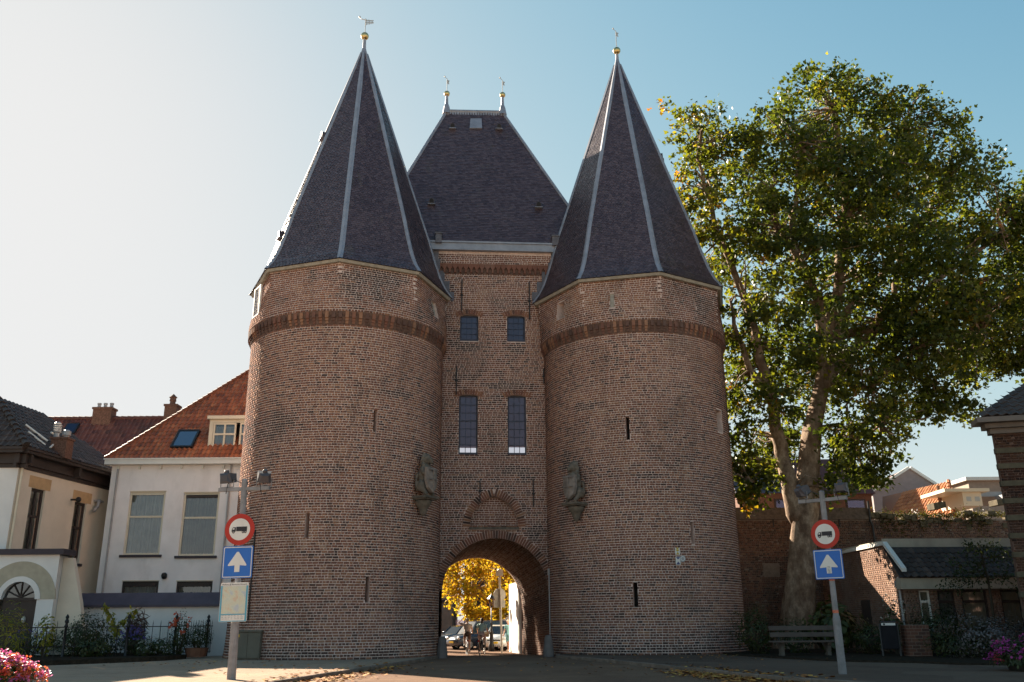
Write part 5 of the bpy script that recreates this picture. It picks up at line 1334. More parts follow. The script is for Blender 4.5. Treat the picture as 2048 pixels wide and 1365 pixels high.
P = atY(1876,975,Y+1); q = MB(); q.tube([P+Vector((0,0,-1.3)), P+Vector((0,0,.1))],.11,8); q.build('roof_pipe',[M_BRK2],orr)
DP2 = Plane((atY(1918,1000,54.5).x, 54.5, 0), (1,0,0)); r = DP2.rect(1924,985,1966,1012)
q = MB(); q.box(r[0],r[1],0,3,r[2],r[3],DP2.M); q.box(r[0]-1.2,r[1]+.4,-.3,3,r[3]+.003,r[3]+.2,DP2.M); dmr = q.build('dormer',[M_CREAMP],oh2)
for px in (1938,1955):
    o = DP2.rect(px-6,994,px+5,1003); q = MB(); q.box(o[0],o[1],-.02,.01,o[2],o[3],DP2.M); q.build('pane',[M_GLASS_H],dmr)
fh = thing('house', 'far house with brown roof and flat zinc extension at the right behind the wall', 'house', (38, 70, 0))
FPp = Plane((atY(1930,980,68).x, 68, 0), (1,0,0)); r = FPp.rect(1936,962,1990,985)
q = MB(); q.box(r[0],r[1]+8,0,6,-1,r[3],FPp.M); q.build('wall',[simple('far_beige_brick',(.33,.26,.21),.9)],fh)
q = MB(); q.box(r[0]-.3,r[1]+8,-.3,6,r[3]+.003,r[3]+.25,FPp.M); q.build('fascia',[M_WHITEP],fh)
A, B = atY(1905,970,72), atY(2010,948,72); q = MB(); q.add([(A.x-5,72,A.z-2.2),(B.x+8,72,A.z-2.2),(B.x+8,76,B.z+1.5),(A.x,76,A.z)],[(0,1,2,3)]); q.build('roof',[M_TILED],fh)
A = Plane((atY(1940,990,57).x, 57, 0), (1,0,0)); r = A.rect(1940,981,2030,990); q = MB(); q.box(r[0],r[1]+4,0,5,r[2]-.1,r[3]-.1,A.M); q.box(r[0]+1.5,r[0]+3.5,-1.5,0,r[2]-.5,r[2]-.1,A.M); q.build('zinc_roof',[simple('pale_zinc',(.32,.32,.33),.5,.2)],fh)
# dark houses behind the big tree
for lab, p0, p1, Yb, mt in (('dark slate roofed house behind the plane tree close to the tower', (1470,905), (1600,1010), 60, M_SLATE), ('red roofed house with white window behind the plane tree trunk', (1600,905), (1745,1010), 64, M_TILED)):
    h = thing('house', lab, 'house', (atY(*p0,Yb).x, Yb, 0)); A, B = atY(*p0, Yb), atY(p1[0], p1[1], Yb)
    q = MB(); q.box(A.x, B.x, Yb, Yb+6, -1, B.z+.8); q.build('wall',[M_BRK2],h)
    q = MB(); q.add([(A.x-.2,Yb-.3,B.z+.75),(B.x+.2,Yb-.3,B.z+.75),(B.x+.2,Yb+3,A.z),(A.x-.2,Yb+3,A.z),(A.x-.2,Yb+6.3,B.z+.75),(B.x+.2,Yb+6.3,B.z+.75)],[(0,1,2,3),(3,2,5,4),(1,5,2),(0,3,4)]); q.build('roof',[mt],h)
    x = (A.x*.25+B.x*.75); q = MB(); q.box(x-.7,x+.7,Yb-.05,Yb+.05,B.z-1.3,B.z+.4); wq = q.build('window',[M_WOODP],h); q = MB(); q.box(x-.58,x+.58,Yb-.06,Yb-.051,B.z-1.2,B.z+.3); q.build('pane',[M_GLASS],wq)
# ================================================================== PLANTS
def leaf_mat(name, stops, trans=0.45, rough=0.45, spec=0.35, tcol=(1.25,1.3,0.45)):
    s = NT(name); t = s.attr('tone'); pos = s.coord()
    f = s.math('ADD', t, s.math('MULTIPLY', s.math('SUBTRACT', s.noise(0.35,4,0.6,pos),0.5),0.5), True)
    c = s.ramp(f, stops)
    p = s.n('ShaderNodeBsdfPrincipled'); s.l(c, p.inputs['Base Color']); p.inputs['Roughness'].default_value = rough; p.inputs['Specular IOR Level'].default_value = spec
    tr = s.n('ShaderNodeBsdfTranslucent'); s.l(s.mix(1.0, c, tcol, 'MULTIPLY'), tr.inputs[0])
    mx = s.n('ShaderNodeMixShader'); mx.inputs[0].default_value = trans; s.l(p.outputs[0], mx.inputs[1]); s.l(tr.outputs[0], mx.inputs[2]); s.l(mx.outputs[0], s.out.inputs[0])
    return s.mat
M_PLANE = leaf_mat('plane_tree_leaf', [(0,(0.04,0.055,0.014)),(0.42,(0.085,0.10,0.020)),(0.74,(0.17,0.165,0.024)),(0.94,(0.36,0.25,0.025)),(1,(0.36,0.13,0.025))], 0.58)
M_GOLDL = leaf_mat('golden_leaf', [(0,(0.16,0.17,0.02)),(0.3,(0.46,0.34,0.03)),(0.7,(0.66,0.42,0.04)),(1,(0.66,0.28,0.04))], 0.66, tcol=(1.1,1.08,0.6))
M_SHRUB = leaf_mat('dark_shrub_leaf', [(0,(0.018,0.028,0.010)),(0.6,(0.045,0.06,0.018)),(1,(0.09,0.10,0.03))], 0.3)
M_LIGHTL = leaf_mat('yellow_green_leaf', [(0,(0.14,0.16,0.03)),(0.6,(0.30,0.28,0.04)),(1,(0.42,0.30,0.05))], 0.5)
M_GREY = leaf_mat('grey_flower_shrub', [(0,(0.05,0.05,0.045)),(0.6,(0.13,0.115,0.12)),(1,(0.22,0.19,0.21))], 0.25)
M_PINK = leaf_mat('pink_petal', [(0,(0.55,0.09,0.28)),(0.45,(0.68,0.22,0.46)),(0.55,(0.66,0.10,0.06)),(1,(0.75,0.22,0.07))], 0.35, tcol=(1,1,1))
M_MAG = leaf_mat('magenta_petal', [(0,(0.35,0.03,0.20)),(0.7,(0.5,0.07,0.33)),(1,(0.55,0.06,0.08))], 0.35, tcol=(1,1,1))
M_RED = leaf_mat('red_petal', [(0,(0.45,0.05,0.02)),(1,(0.6,0.14,0.07))], 0.3, tcol=(1,1,1))
M_BLUE = leaf_mat('violet_petal', [(0,(0.09,0.07,0.28)),(1,(0.17,0.13,0.40))], 0.3, tcol=(1,1,1))
M_WHITEF = leaf_mat('white_petal', [(0,(0.5,0.5,0.42)),(1,(0.7,0.68,0.6))], 0.3, tcol=(1,1,1))
LEAF = {'maple': np.array([(0,-.1,0),(.30,-.02,.05),(.52,.30,.09),(.24,.42,.03),(.0,1.0,-.03),(-.24,.42,.03),(-.52,.30,.09),(-.30,-.02,.05)]),
        'oval': np.array([(0,0,0),(.20,.25,.05),(.22,.6,.05),(0,1.0,-.04),(-.22,.6,.05),(-.20,.25,.05)]),
        'blade': np.array([(-.05,0,0),(.05,0,0),(.035,.6,.06),(0,1,.0),(-.035,.6,.06)]),
        'petal': np.array([(-.3,0,0),(.3,0,0),(.45,.6,.1),(0,.9,.14),(-.45,.6,.1)])}
def leaves(name, C, size, mat, parent=None, shape='maple', seed=0, tone=None, up=0.3, lean=None, nb=None, **kw):
    g = np.random.default_rng(seed); n = len(C); L = LEAF[shape]
    N = g.normal(0, 1, (n,3)); N[:,2] += up*2
    if nb is not None: N += nb
    N /= np.linalg.norm(N, axis=1)[:,None]
    T = g.normal(0, 1, (n,3)); T[:,2] -= 0.5
    if lean is not None: T = T*0.5 + lean
    T -= N*(T*N).sum(1)[:,None]; T /= np.linalg.norm(T, axis=1)[:,None]+1e-9
    B = np.cross(T, N); s = size*g.uniform(.65, 1.3, n)[:,None]
    V = np.stack([C + (B*p[0] + T*p[1] + N*p[2])*s for p in L], 1)
    if tone is None: tone = g.beta(2, 2.4, n)
    return link(name, bulk(name, V, len(L), tone), parent, mats=mat, **kw)
M_BARK = None
def bark():
    s = NT('plane_bark'); pos = s.coord()
    n = s.noise(2.2,6,0.7,pos,stretch=(1,1,.55)); n2 = s.noise(7,5,.7,pos)
    c = s.ramp(n, [(.36,(.13,.078,.05)),(.48,(.22,.145,.095)),(.58,(.34,.24,.165)),(.70,(.46,.36,.26))])
    c = s.mix(s.math('MULTIPLY', s.ramp(n2,[(.4,0.0),(.7,1.0)]),.35), c, (.06,.047,.038))
    s.bsdf(c, .9, 0, s.bump(s.math('ADD', n, n2), .8, .04), .2); return s.mat
M_BARK = bark()
M_STEM = simple('brown_stem', (.06,.045,.03), .9, 0, .3, 6)
def wobble(a, b, n, amp, g):
    a, b = Vector(a), Vector(b); d = (b-a); pts = [a]; off = Vector((0,0,0))
    for i in range(1, n):
        t = i/n; off = off*0.6 + Vector(g.normal(0, amp, 3)); pts.append(a+d*t+off*sin(pi*t)+Vector((0,0,d.length*.06*sin(pi*t))))
    return pts + [b]

# ---------------- the big plane tree
TB = Vector((14.1, 45.0, 0.1))
pt = thing('plane_tree', 'huge plane tree with yellowing crown and flaking bark behind the bench', 'tree', TB)
TRY = 45.0
def crown_pt(px, py, dy): return atY(px, py, TRY+dy)
# boughs of the crown: centre in view, radius (px), depth offset
lobes = [(1625,215,100,0),(1700,240,110,1.5),(1800,265,95,0),(1400,275,75,-.5),(1460,300,85,1.5),(1550,285,85,-1.5),(1870,290,70,.5),(1940,330,60,.5),
 (1390,380,75,1.5),(1470,410,95,-2),(1580,390,110,2.5),(1690,400,120,-3),(1810,400,120,2),(1920,410,90,-1.5),(2000,440,60,1.0),
 (1410,500,75,.5),(1500,520,95,2.5),(1600,520,90,-3.2),(1720,540,120,3),(1830,540,115,-3),(1940,540,100,1.5),(2040,560,80,.0),(2060,470,50,1),
 (1490,640,75,-1),(1560,640,90,2.5),(1640,660,95,-3.5),(1750,670,110,1),(1860,660,105,-2.5),(1950,660,90,2),(2040,680,60,0),
 (1500,760,65,1.5),(1550,800,65,-2.2),(1640,750,85,2.5),(1730,770,80,-2.5),(1800,790,70,1),(1880,750,65,0),(1960,725,50,1),(1860,810,45,0),
 (1490,880,45,-1),(1535,900,50,2),(1470,700,60,1.5),(1465,800,45,.5),(1475,930,35,0),(1590,720,70,2.5),(1690,700,80,3),(1830,690,80,-3),(1990,700,50,1),(1780,480,100,-3.5),(1540,450,80,-3),(1880,580,90,-3.5),(2065,390,65,0),(2095,490,75,1),(2100,610,75,0),(2075,715,50,1),(1690,870,60,-1.5),(1740,900,50,1),(1770,850,50,-2),(1515,955,30,-.8),(1500,1000,24,-1),(1555,905,40,2.0),(1700,945,42,0.5),(1680,970,32,-1.2),(1590,850,40,2.8),(1755,945,25,0),(1915,800,30,0),(2000,610,70,-2),(1660,320,90,-3),(1770,340,90,-2.5)]
g = np.random.default_rng(17)
CL_, SZ = [], []
def blob(c, r, flat=0.8): return Vector((c.x+g.normal(0,1)*r, c.y+g.normal(0,1)*r*1.1, c.z+g.normal(0,1)*r*flat))
for (px, py, rp, dy) in lobes:
    c = crown_pt(px, py, dy); R_ = rp/1774*c.length*0.90
    n = int(11.5*R_**2*1.0)+6
    for _ in range(n):
        v_ = Vector(g.normal(0,1,3)); v_.normalize(); r = R_*g.uniform(.45, 1.0)**0.6
        p = Vector((c.x+v_.x*r, c.y+v_.y*r*1.15, c.z+v_.z*r*.85)); CL_.append(p)
main_ = np.array([tuple(p) for p in CL_])
for _ in range(190):      # sprigs that break the outline
    px, py, rp, dy = lobes[g.integers(len(lobes))]; c = crown_pt(px, py, dy); R_ = rp/1774*c.length
    a = g.uniform(0, 2*pi); r = R_*g.uniform(.95, 1.16); base = Vector((c.x+cos(a)*r, c.y+g.normal(0,.8), c.z+sin(a)*r))
    if np.sqrt(((main_-np.array(base))**2).sum(1)).min() > 0.75: continue
    for _ in range(int(g.uniform(1, 4))): CL_.append(base + Vector(g.normal(0,.3,3)))
pts = []; tns = []; nbs = []
for p in CL_:
    k = int(g.uniform(15, 36)); sp = g.uniform(.17, .38)
    q = np.array(p) + g.normal(0, 1, (k,3))*sp*np.array([1,1,.75]); q[:,2] -= np.abs(g.normal(0,.10,k)); pts.append(q); tns.append(np.clip(g.beta(2,2.4)*.9+.30*float(np.clip((13.2-p.x)/5.0,-.25,1))+g.normal(0,.13,k),0,1)); nbs.append(np.repeat(g.normal(0,.9,(1,3)),k,0))  # leaves yellower toward the left: the sunlit side is put into their tone
pts = np.concatenate(pts); tns = np.concatenate(tns); nbs = np.concatenate(nbs)
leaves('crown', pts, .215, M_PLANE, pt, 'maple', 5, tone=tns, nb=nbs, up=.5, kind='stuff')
# trunk and limbs
mb = MB(); mb.smooth = True
tr_px = [(1592,1308),(1594,1250),(1598,1180),(1604,1100),(1612,1020),(1618,940),(1626,860),(1640,790),(1652,700)]
tp = [atY(x, y, TRY+.25*i*0) for i, (x, y) in enumerate(tr_px)]; tp[0].z = 0.0
wr = [1.18,.84,.72,.64,.60,.55,.49,.40,.28]
def rough_tube(mb, P, R_, n=18, amp=.07, seed=0):
    gg = np.random.default_rng(seed); L = len(P)
    dens = []
    for i in range(L-1):
        for k in range(4): dens.append((P[i].lerp(P[i+1], k/4), R_[i]+(R_[i+1]-R_[i])*k/4))
    dens.append((P[-1], R_[-1])); ph = gg.uniform(0, 6.28, 4); vs = []
    for i, (p, r) in enumerate(dens):
        for k in range(n):
            a = 2*pi*k/n; rr = r*(1+amp*(sin(3*a+ph[0]+i*.22)+.7*sin(5*a+ph[1]-i*.31)+.5*sin(2*a+ph[2]+i*.5))+gg.normal(0, amp*.25))
            vs.append((p.x+rr*cos(a), p.y+rr*sin(a), p.z))
    m_ = len(dens)
    mb.add(vs, [(i*n+k, i*n+(k+1)%n, (i+1)*n+(k+1)%n, (i+1)*n+k) for i in range(m_-1) for k in range(n)] + [tuple((m_-1)*n+k for k in range(n))])
rough_tube(mb, tp, wr, seed=3)
limbs_px = [([(1600,1040),(1582,985),(1572,940),(1558,880),(1545,800),(1515,690),(1490,600)], .50, -.6),
 ([(1540,800),(1500,740),(1478,680),(1460,600)], .22, -1),
 ([(1640,800),(1690,720),(1760,640),(1790,590),(1800,520)], .32, 1.0),
 ([(1652,700),(1640,600),(1600,520),(1560,460),(1540,380)], .34, -1.2),
 ([(1652,700),(1680,560),(1690,440),(1680,330),(1670,220)], .36, 0),
 ([(1655,690),(1760,560),(1850,440),(1900,360)], .28, 1.5),
 ([(1660,680),(1790,660),(1830,600),(1930,520),(2010,470)], .26, -1.0),
 ([(1830,600),(1930,565),(2010,555),(2080,540)],.12,1.5),([(1930,520),(2010,420),(2070,400)],.10,.5),([(1830,700),(1960,660),(2070,690)],.12,.5),
 ([(1640,760),(1740,780),(1830,700),(1960,660)], .2, -2),
 ([(1600,520),(1590,420),(1600,300)], .2, -2), ([(1490,600),(1440,480),(1410,380),(1400,290)], .2, 0), ([(1625,860),(1700,860),(1760,850)],.14,-1), ([(1565,920),(1530,930),(1505,970)],.12,-.7),([(1690,440),(1770,340),(1800,270)],.2,1)]
gb = np.random.default_rng(9)
for k, (L, r, dy) in enumerate(limbs_px):
    P = [atY(x, y, TRY + dy*(i/(len(L)-1))) for i, (x, y) in enumerate(L)]; Q = []
    for i in range(len(P)-1): Q += wobble(P[i], P[i+1], 3, .12, gb)[:-1]
    Q.append(P[-1]); mb.tube(Q, list(np.linspace(r, r*.35, len(Q))), 9)
ends = [atY(L[i][0], L[i][1], TRY+dy*i/(len(L)-1)) for L, r, dy in limbs_px for i in range(1, len(L))]
for p in CL_[::5]:
    e = min(ends, key=lambda q: (q-p).length); 
    if (e-p).length < 4.5: mb.tube(wobble(e, p, 4, .22, gb), [.075,.055,.04,.03,.012], 5, cap=False)
mb.build('trunk', [M_BARK], pt)

# ---------------- generic shrubs
def shrub(name, label, c, rx, rz, n, mat, size=.1, shape='oval', seed=0, group=None, extra=None, stem=True, cat='shrub', up=.2):
    t = thing(name, label, cat, c, group); gg = np.random.default_rng(seed)
    v_ = gg.normal(0,1,(n,3)); v_ /= np.linalg.norm(v_,axis=1)[:,None]; lump = 1+.22*np.sin(3*v_[:,0]*2+seed)+.18*np.sin(5*v_[:,2]+v_[:,1]*4+seed)
    r = gg.uniform(.35,1,n)**.5*lump
    C = np.array(c)+np.array([0,0,rz*.95])+v_*r[:,None]*np.array([rx,rx*.8,rz]); C[:,2] = np.maximum(C[:,2], c[2]+.05)
    leaves('foliage', C, size, mat, t, shape, seed, up=up, kind='stuff')
    if stem:
        q = MB()
        for k in range(5): a = k*1.26; q.tube([(c[0]+.05*cos(a),c[1]+.05*sin(a),c[2]-.05),(c[0]+rx*.45*cos(a),c[1]+rx*.35*sin(a),c[2]+rz*1.1)],[.03,.012],5)
        q.build('stem',[M_STEM],t)
    if extra:
        m_, sh, sz, k, bias = extra; v2 = gg.normal(0,1,(k,3)); v2 /= np.linalg.norm(v2,axis=1)[:,None]; v2[:,2] = np.abs(v2[:,2])*.9+.1
        C2 = np.array(c)+np.array([0,0,rz*.95])+v2*gg.uniform(.9,1.1,k)[:,None]*np.array([rx,rx*.8,rz])
        per = 7; C3 = (C2[:,None,:]+gg.normal(0,sz*.5,(k,per,3))).reshape(-1,3); tn = np.repeat(gg.random(k),per)
        leaves('blossom', C3, sz, m_, t, sh, seed+1, tone=tn, up=.6, kind='stuff')
    return t
G = lambda x, y, z=.2: tuple(gnd(x, y).xy)+(z,)
def at_depth(px, Y, z=.2): v = ray(px, 1300); return (v.x/v.y*Y, Y, z)
# front garden, left
shrub('garden_shrub','dark rounded shrub behind the iron railing left of the vine', at_depth(150,38.2), 1.0,.72,1500,M_SHRUB,.10,seed=1,cat='shrub')
shrub('garden_shrub','broad dark green bush just left of the tall thin vine', at_depth(172,39.3), 1.0,.95,1500,M_SHRUB,.11,seed=2)
shrub('garden_shrub','low leafy green clump at the railing under the vine', at_depth(185,37.2), .7,.42,800,M_SHRUB,.12,seed=3)
shrub('lavender_bush','violet flowered plant beside the railing post right of the vine', at_depth(263,38.6), .6,.62,500,M_SHRUB,.10,seed=4,extra=(M_BLUE,'petal',.07,46,0))
shrub('ornamental_grass','reddish feathery grass rising behind the railing', at_depth(268,40), .38,.95,500,leaf_mat('reddish_grass',[(0,(.10,.05,.04)),(1,(.2,.12,.10))],.3),.38,'blade',5,cat='ornamental grass',up=-.2)
shrub('boxwood_ball','clipped dark boxwood ball by the narrow garden gate', at_depth(393,39.6,.45), .74,.58,2600,M_SHRUB,.06,seed=6)
shrub('rose_bush','rose bush with orange red blooms behind the railing', at_depth(358,39.2), .42,.95,600,M_SHRUB,.10,seed=7,extra=(M_RED,'petal',.11,11,0),cat='rose')
shrub('garden_shrub','small pale flowering plant at the railing right of the vine post', at_depth(290,37.8), .55,.36,500,M_SHRUB,.10,seed=8,extra=(M_WHITEF,'petal',.05,10,0))
shrub('garden_shrub','low tangled bush at the left end of the front garden', at_depth(60,38.4), 1.1,.58,1100,M_SHRUB,.10,seed=9,extra=(M_BLUE,'petal',.06,22,0))
shrub('garden_shrub','dark bush in the middle of the front garden by the white wall', at_depth(215,40.5), .8,.5,700,M_SHRUB,.10,seed=10)
shrub('garden_shrub','dark low bush behind the garden chair near the gate', at_depth(322,38.3), .6,.42,600,M_SHRUB,.10,seed=11)
shrub('oleander','pale leaved oleander at the left edge behind the flower trough', at_depth(6,30,.1), .75,1.05,480,M_LIGHTL,.22,'blade',12,cat='shrub',extra=None)
shrub('yellow_shrub','small shrub with bright yellow autumn leaves by the left railing post', at_depth(88,37.8), .42,.92,150,M_LIGHTL,.19,'oval',13,cat='shrub')
# tall vine in a V on its stake
vt = thing('vine', 'yellow green vine trained in a tall V above the railing', 'vine', at_depth(231,38.5))
gv = np.random.default_rng(33); q = MB(); C = []; Ty = 38.5
for path in ([(231,1318),(233,1275),(229,1250)],[(229,1250),(222,1232),(214,1220),(207,1211)],[(232,1258),(246,1243),(260,1230),(272,1219)]):
    P = [atY(x,y,Ty) for x, y in path]; Q = []
    for i in range(len(P)-1): Q += wobble(P[i],P[i+1],3,.02,gv)[:-1]
    Q.append(P[-1]); q.tube(Q,.018,5)
    for p in Q:
        for _ in range(8 if path[0][1] < 1300 else 4): C.append(np.array(p)+gv.normal(0,.055,3))
C += [np.array(atY(232+gv.normal(0,5),1262+gv.normal(0,9),Ty))+gv.normal(0,.08,3) for _ in range(26)]
C = [c for c in C if c[2] > .9]
q.build('stem',[M_STEM],vt); leaves('foliage',np.array(C),.20,M_LIGHTL,vt,'oval',34,up=-.2,lean=np.array([0,0,-.6]),kind='stuff')
# white garden chair
gc = thing('garden_chair','white slatted garden chair among the shrubs behind the railing','chair',at_depth(318,40.5)); cx_, cy_, cz_ = at_depth(318,40.5)
Mc = Matrix.Translation((cx_,cy_,cz_)) @ Matrix.Rotation(radians(-15),4,'Z')
for i in range(6): q = MB(); q.box(-.30,.30,-.28+i*.1,-.21+i*.1,.46,.485,Mc); q.build('seat_slat',[M_WHITEP],gc)
for i in range(6): q = MB(); q.box(-.28+i*.1,-.22+i*.1,.27,.295,.52,1.12,Mc); q.build('back_slat',[M_WHITEP],gc)
q = MB(); q.box(-.32,.32,.26,.31,1.12,1.2,Mc); q.build('top_rail',[M_WHITEP],gc)
for x in (-.29,.29):
    for y, h in ((-.27,.45),(.28,1.12)): q = MB(); q.box(x-.025,x+.025,y-.02,y+.03,0,h,Mc); q.build('leg',[M_WHITEP],gc)
    q = MB(); q.box(x-.03,x+.03,-.3,.28,.68,.71,Mc); q.build('armrest',[M_WHITEP],gc)
q = MB(); q.lathe([(.40,-.34),(.46,-.1),(.50,.02),(.44,.02)],14,Matrix.Translation(Vector(at_depth(393,39.6,.5)))); tag(q.build('plant_pot',[simple('terracotta',(.22,.10,.06),.9)]),'round terracotta pot holding the clipped boxwood ball','pot')
# flower troughs in the front corners
def flower_heap(label, c, rx, ry, rz, nf, pet, seed, psz):
    t = thing('flower_tub', label, 'flowers', c); gg = np.random.default_rng(seed)
    q = MB(); q.smooth = True; q.lathe([(rx*.55,-.05),(rx*.72,.35),(rx*.78,.42),(rx*.70,.42)],20,Matrix.Translation(c)@Matrix.Diagonal((1,ry/rx,1,1))); q.build('tub',[simple('dark_tub_'+str(seed),(.05,.045,.04),.8)],t)
    def shell(n, a, b):
        v_ = gg.normal(0,1,(n,3)); v_ /= np.linalg.norm(v_,axis=1)[:,None]; v_[:,2] = np.abs(v_[:,2])*1.0-.15
        lump = 1+.10*np.sin(4*v_[:,0]+seed)+.08*np.sin(6*v_[:,1])
        return np.array(c)+np.array([0,0,.45])+v_*(gg.uniform(a,b,n)*lump)[:,None]*np.array([rx,ry,rz])
    leaves('foliage', shell(2600,.6,.98), .11, M_SHRUB if seed % 2 else M_LIGHTG, t, 'oval', seed, kind='stuff')
    F_ = shell(nf,.93,1.08); per = 14
    C3 = (F_[:,None,:]+gg.normal(0,psz*.75,(nf,per,3))).reshape(-1,3); tn = np.repeat(gg.random(nf),per)
    leaves('blossom', C3, psz, pet, t, 'petal', seed+2, tone=tn, up=.8, kind='stuff')
M_LIGHTG = leaf_mat('geranium_leaf', [(0,(0.04,0.06,0.015)),(1,(0.12,0.16,0.03))], 0.35)
flower_heap('heap of pink and orange flowers in a tub at the sunny left corner', at_depth(-10,20.0,-0.03), 1.02,.9,.50, 300, M_PINK, 40, .052)
flower_heap('tub of magenta flowers in the shade at the right corner', at_depth(2062,25.5,-0.05), .95,.9,.75, 85, M_MAG, 43, .06)
# right hand bed
shrub('hedge_shrub','dense dark bush between the right tower and the bench', at_depth(1512,38.6,.15), .95,1.0,1800,M_SHRUB,.10,seed=51)
shrub('rhododendron','large leaved rhododendron behind the right end of the bench', at_depth(1672,39,.15), 1.15,1.05,620,leaf_mat('rhododendron_leaf',[(0,(.03,.042,.012)),(1,(.085,.10,.03))],.25),.30,'oval',52,cat='shrub')
shrub('hedge_shrub','dark low shrubs behind the litter bin', at_depth(1745,37.5,.15), 1.0,.62,1200,M_SHRUB,.10,seed=53)
shrub('flower_spikes','pale flower spikes standing behind the litter bin', at_depth(1795,37.0,.15), .5,1.22,170,M_SHRUB,.16,'oval',54,cat='flowers',extra=(M_WHITEF,'petal',.045,24,0))
shrub('hedge_shrub','tall green bush right of the brick pillar before the lit window', at_depth(1885,36.2,.15), 1.25,.98,2000,M_SHRUB,.11,seed=55)
shrub('grey_shrub','wide grey flowered shrub at the far right under the dark building', at_depth(1995,33.0,.15), 1.75,.78,3000,M_GREY,.09,seed=56)
shrub('hedge_shrub','low dark ground shrub in front of the grey flowered shrub', at_depth(1930,33.6,.15), 1.3,.45,1300,M_SHRUB,.10,seed=57)
shrub('hedge_shrub','dark shrub under the bench back against the old wall', at_depth(1590,39.4,.15), 1.2,.7,1200,M_SHRUB,.11,seed=58)
# young tree on its stake before the low house
yt = thing('young_tree','slender young tree with thin drooping twigs in front of the low house','tree',at_depth(1985,36,.15)); gy = np.random.default_rng(61)
q = MB(); P = [atY(x,y,36) for x, y in ((1990,1262),(1985,1215),(1977,1165),(1966,1120),(1955,1085))]; q.tube(P,[.07,.055,.045,.035,.02],7); C = []
for s in ((1966,1120,1905,1150),(1966,1120,2020,1112),(1975,1150,1915,1180),(1978,1160,2030,1170),(1960,1100,1930,1098),(1968,1130,1900,1120),(1970,1140,1880,1180),(1966,1110,1995,1095)):
    a, b = atY(s[0],s[1],36), atY(s[2],s[3],36+gy.uniform(-.8,.8)); W_ = wobble(a,b,6,.1,gy); q.tube(W_,[.03,.025,.02,.015,.012,.01,.006],5,cap=False)
    for p in W_[1:]: C += [np.array(p)+gy.normal(0,.16,3) for _ in range(22)]
q.build('trunk',[M_STEM],yt); leaves('crown',np.array(C),.12,M_SHRUB,yt,'oval',62,up=-.1,kind='stuff')
# weeds and creepers on top of the old wall
gw_ = np.random.default_rng(71); C = []; 
for _ in range(1500):
    u = gw_.uniform(uM, 18); h = zt2_+gw_.exponential(.10)-.05; p = WC.P0+WC.e*u; C.append((p.x+gw_.normal(0,.05), p.y+gw_.uniform(-.1,.5), h))
cre = [(9.2,.9),(10.1,1.1),(11.2,.9),(13.8,.7),(14.6,1.4),(12.4,.6)]
for u0, dz in cre:
    for _ in range(170): p = WC.P0+WC.e*(uM-8.4+u0+gw_.normal(0,.28)) + WC.n*gw_.uniform(.03,.15); C.append((p.x,p.y,zt2_-abs(gw_.normal(0,dz*.55))))
tag(leaves('wall_weeds',np.array(C),.13,leaf_mat('dry_weed',[(0,(.03,.03,.012)),(.6,(.08,.07,.02)),(1,(.26,.15,.03))],.35),None,'oval',72,kind='stuff'))
# ================================================================== STREET FURNITURE
M_SPOLE = simple('galvanised_pole', (.27,.26,.265), .6, .3, .25, 5, bump=.15, dirt=(.15,.14,.13))
M_SRED = simple('sign_red', (.45,.03,.018), .4, var=.06)
M_SWHITE = simple('sign_white', (.72,.70,.66), .4, var=.06, dirt=(.50,.46,.40))
M_SBLUE = simple('sign_blue', (.03,.15,.52), .4, var=.06)
M_SBLACK = simple('sign_black', (.03,.028,.035), .5, var=.1)
M_TEAL = simple('map_frame_blue', (.10,.36,.50), .4, var=.06)
def sign_frame(base, yaw):
    return Matrix.Translation(base) @ Matrix.Rotation(yaw, 4, 'Z')
def disc(mb, r0, r1, y, zc, M, n=40, th=.012):
    vs = []
    for i in range(n):
        a = 2*pi*i/n
        for r in (r0, r1):
            vs += [(r*cos(a), y, zc+r*sin(a)), (r*cos(a), y+th, zc+r*sin(a))]
    fs = []
    for i in range(n):
        b, c = i*4, ((i+1) % n)*4
        if r0 > 0: fs += [(b,b+2,c+2,c),(b+2,b+3,c+3,c+2),(b+3,b+1,c+1,c+3),(b+1,b,c,c+1)]
        else: fs += [(b+2,b+3,c+3,c+2)]
    if r0 <= 0: fs += [tuple(i*4+2 for i in range(n)), tuple(i*4+3 for i in range(n-1,-1,-1))]
    mb.add(vs, fs, M)
def rrect(hx, hz, r, n=5):
    out = []
    for cx_, cz_, a0 in ((hx-r,hz-r,0),(-hx+r,hz-r,90),(-hx+r,-hz+r,180),(hx-r,-hz+r,270)):
        for i in range(n+1): a = radians(a0+90*i/n); out.append((cx_+r*cos(a), cz_+r*sin(a)))
    return out
def no_truck(parent, M, zc, r, y):
    q = MB(); disc(q, 0, r, y, zc, M); s = q.build('no_lorries_sign',[M_SRED],parent)
    q = MB(); disc(q, 0, r*.70, y-.004, zc, M, th=.003); q.build('sign_face',[M_SWHITE],s)
    q = MB(); Z = Matrix.Translation((0,y-.008,zc)); MM = M @ Z; k = r
    q.prism([(-.22*k,-.12*k),(.50*k,-.12*k),(.50*k,.17*k),(-.22*k,.17*k)],.003,MM)
    q.prism([(-.53*k,-.14*k),(-.25*k,-.14*k),(-.25*k,.14*k),(-.44*k,.14*k),(-.52*k,.0)],.003,MM)
    for x in (-.40,.24,.40): disc(q,0,.085*k,-.001,-.17*k,MM@Matrix.Translation((x*k,0,0)),14,.004)
    q.build('lorry_symbol',[M_SBLACK],s)
    q = MB()
    q.prism([(-.47*k,-.01*k),(-.34*k,-.01*k),(-.34*k,.09*k),(-.42*k,.09*k)],.002,MM@Matrix.Translation((0,-.003,0)))
    for x in (-.40,.24,.40): disc(q,0,.030*k,-.004,-.17*k,MM@Matrix.Translation((x*k,0,0)),10,.003)
    q.build('lorry_window',[M_SWHITE],s)
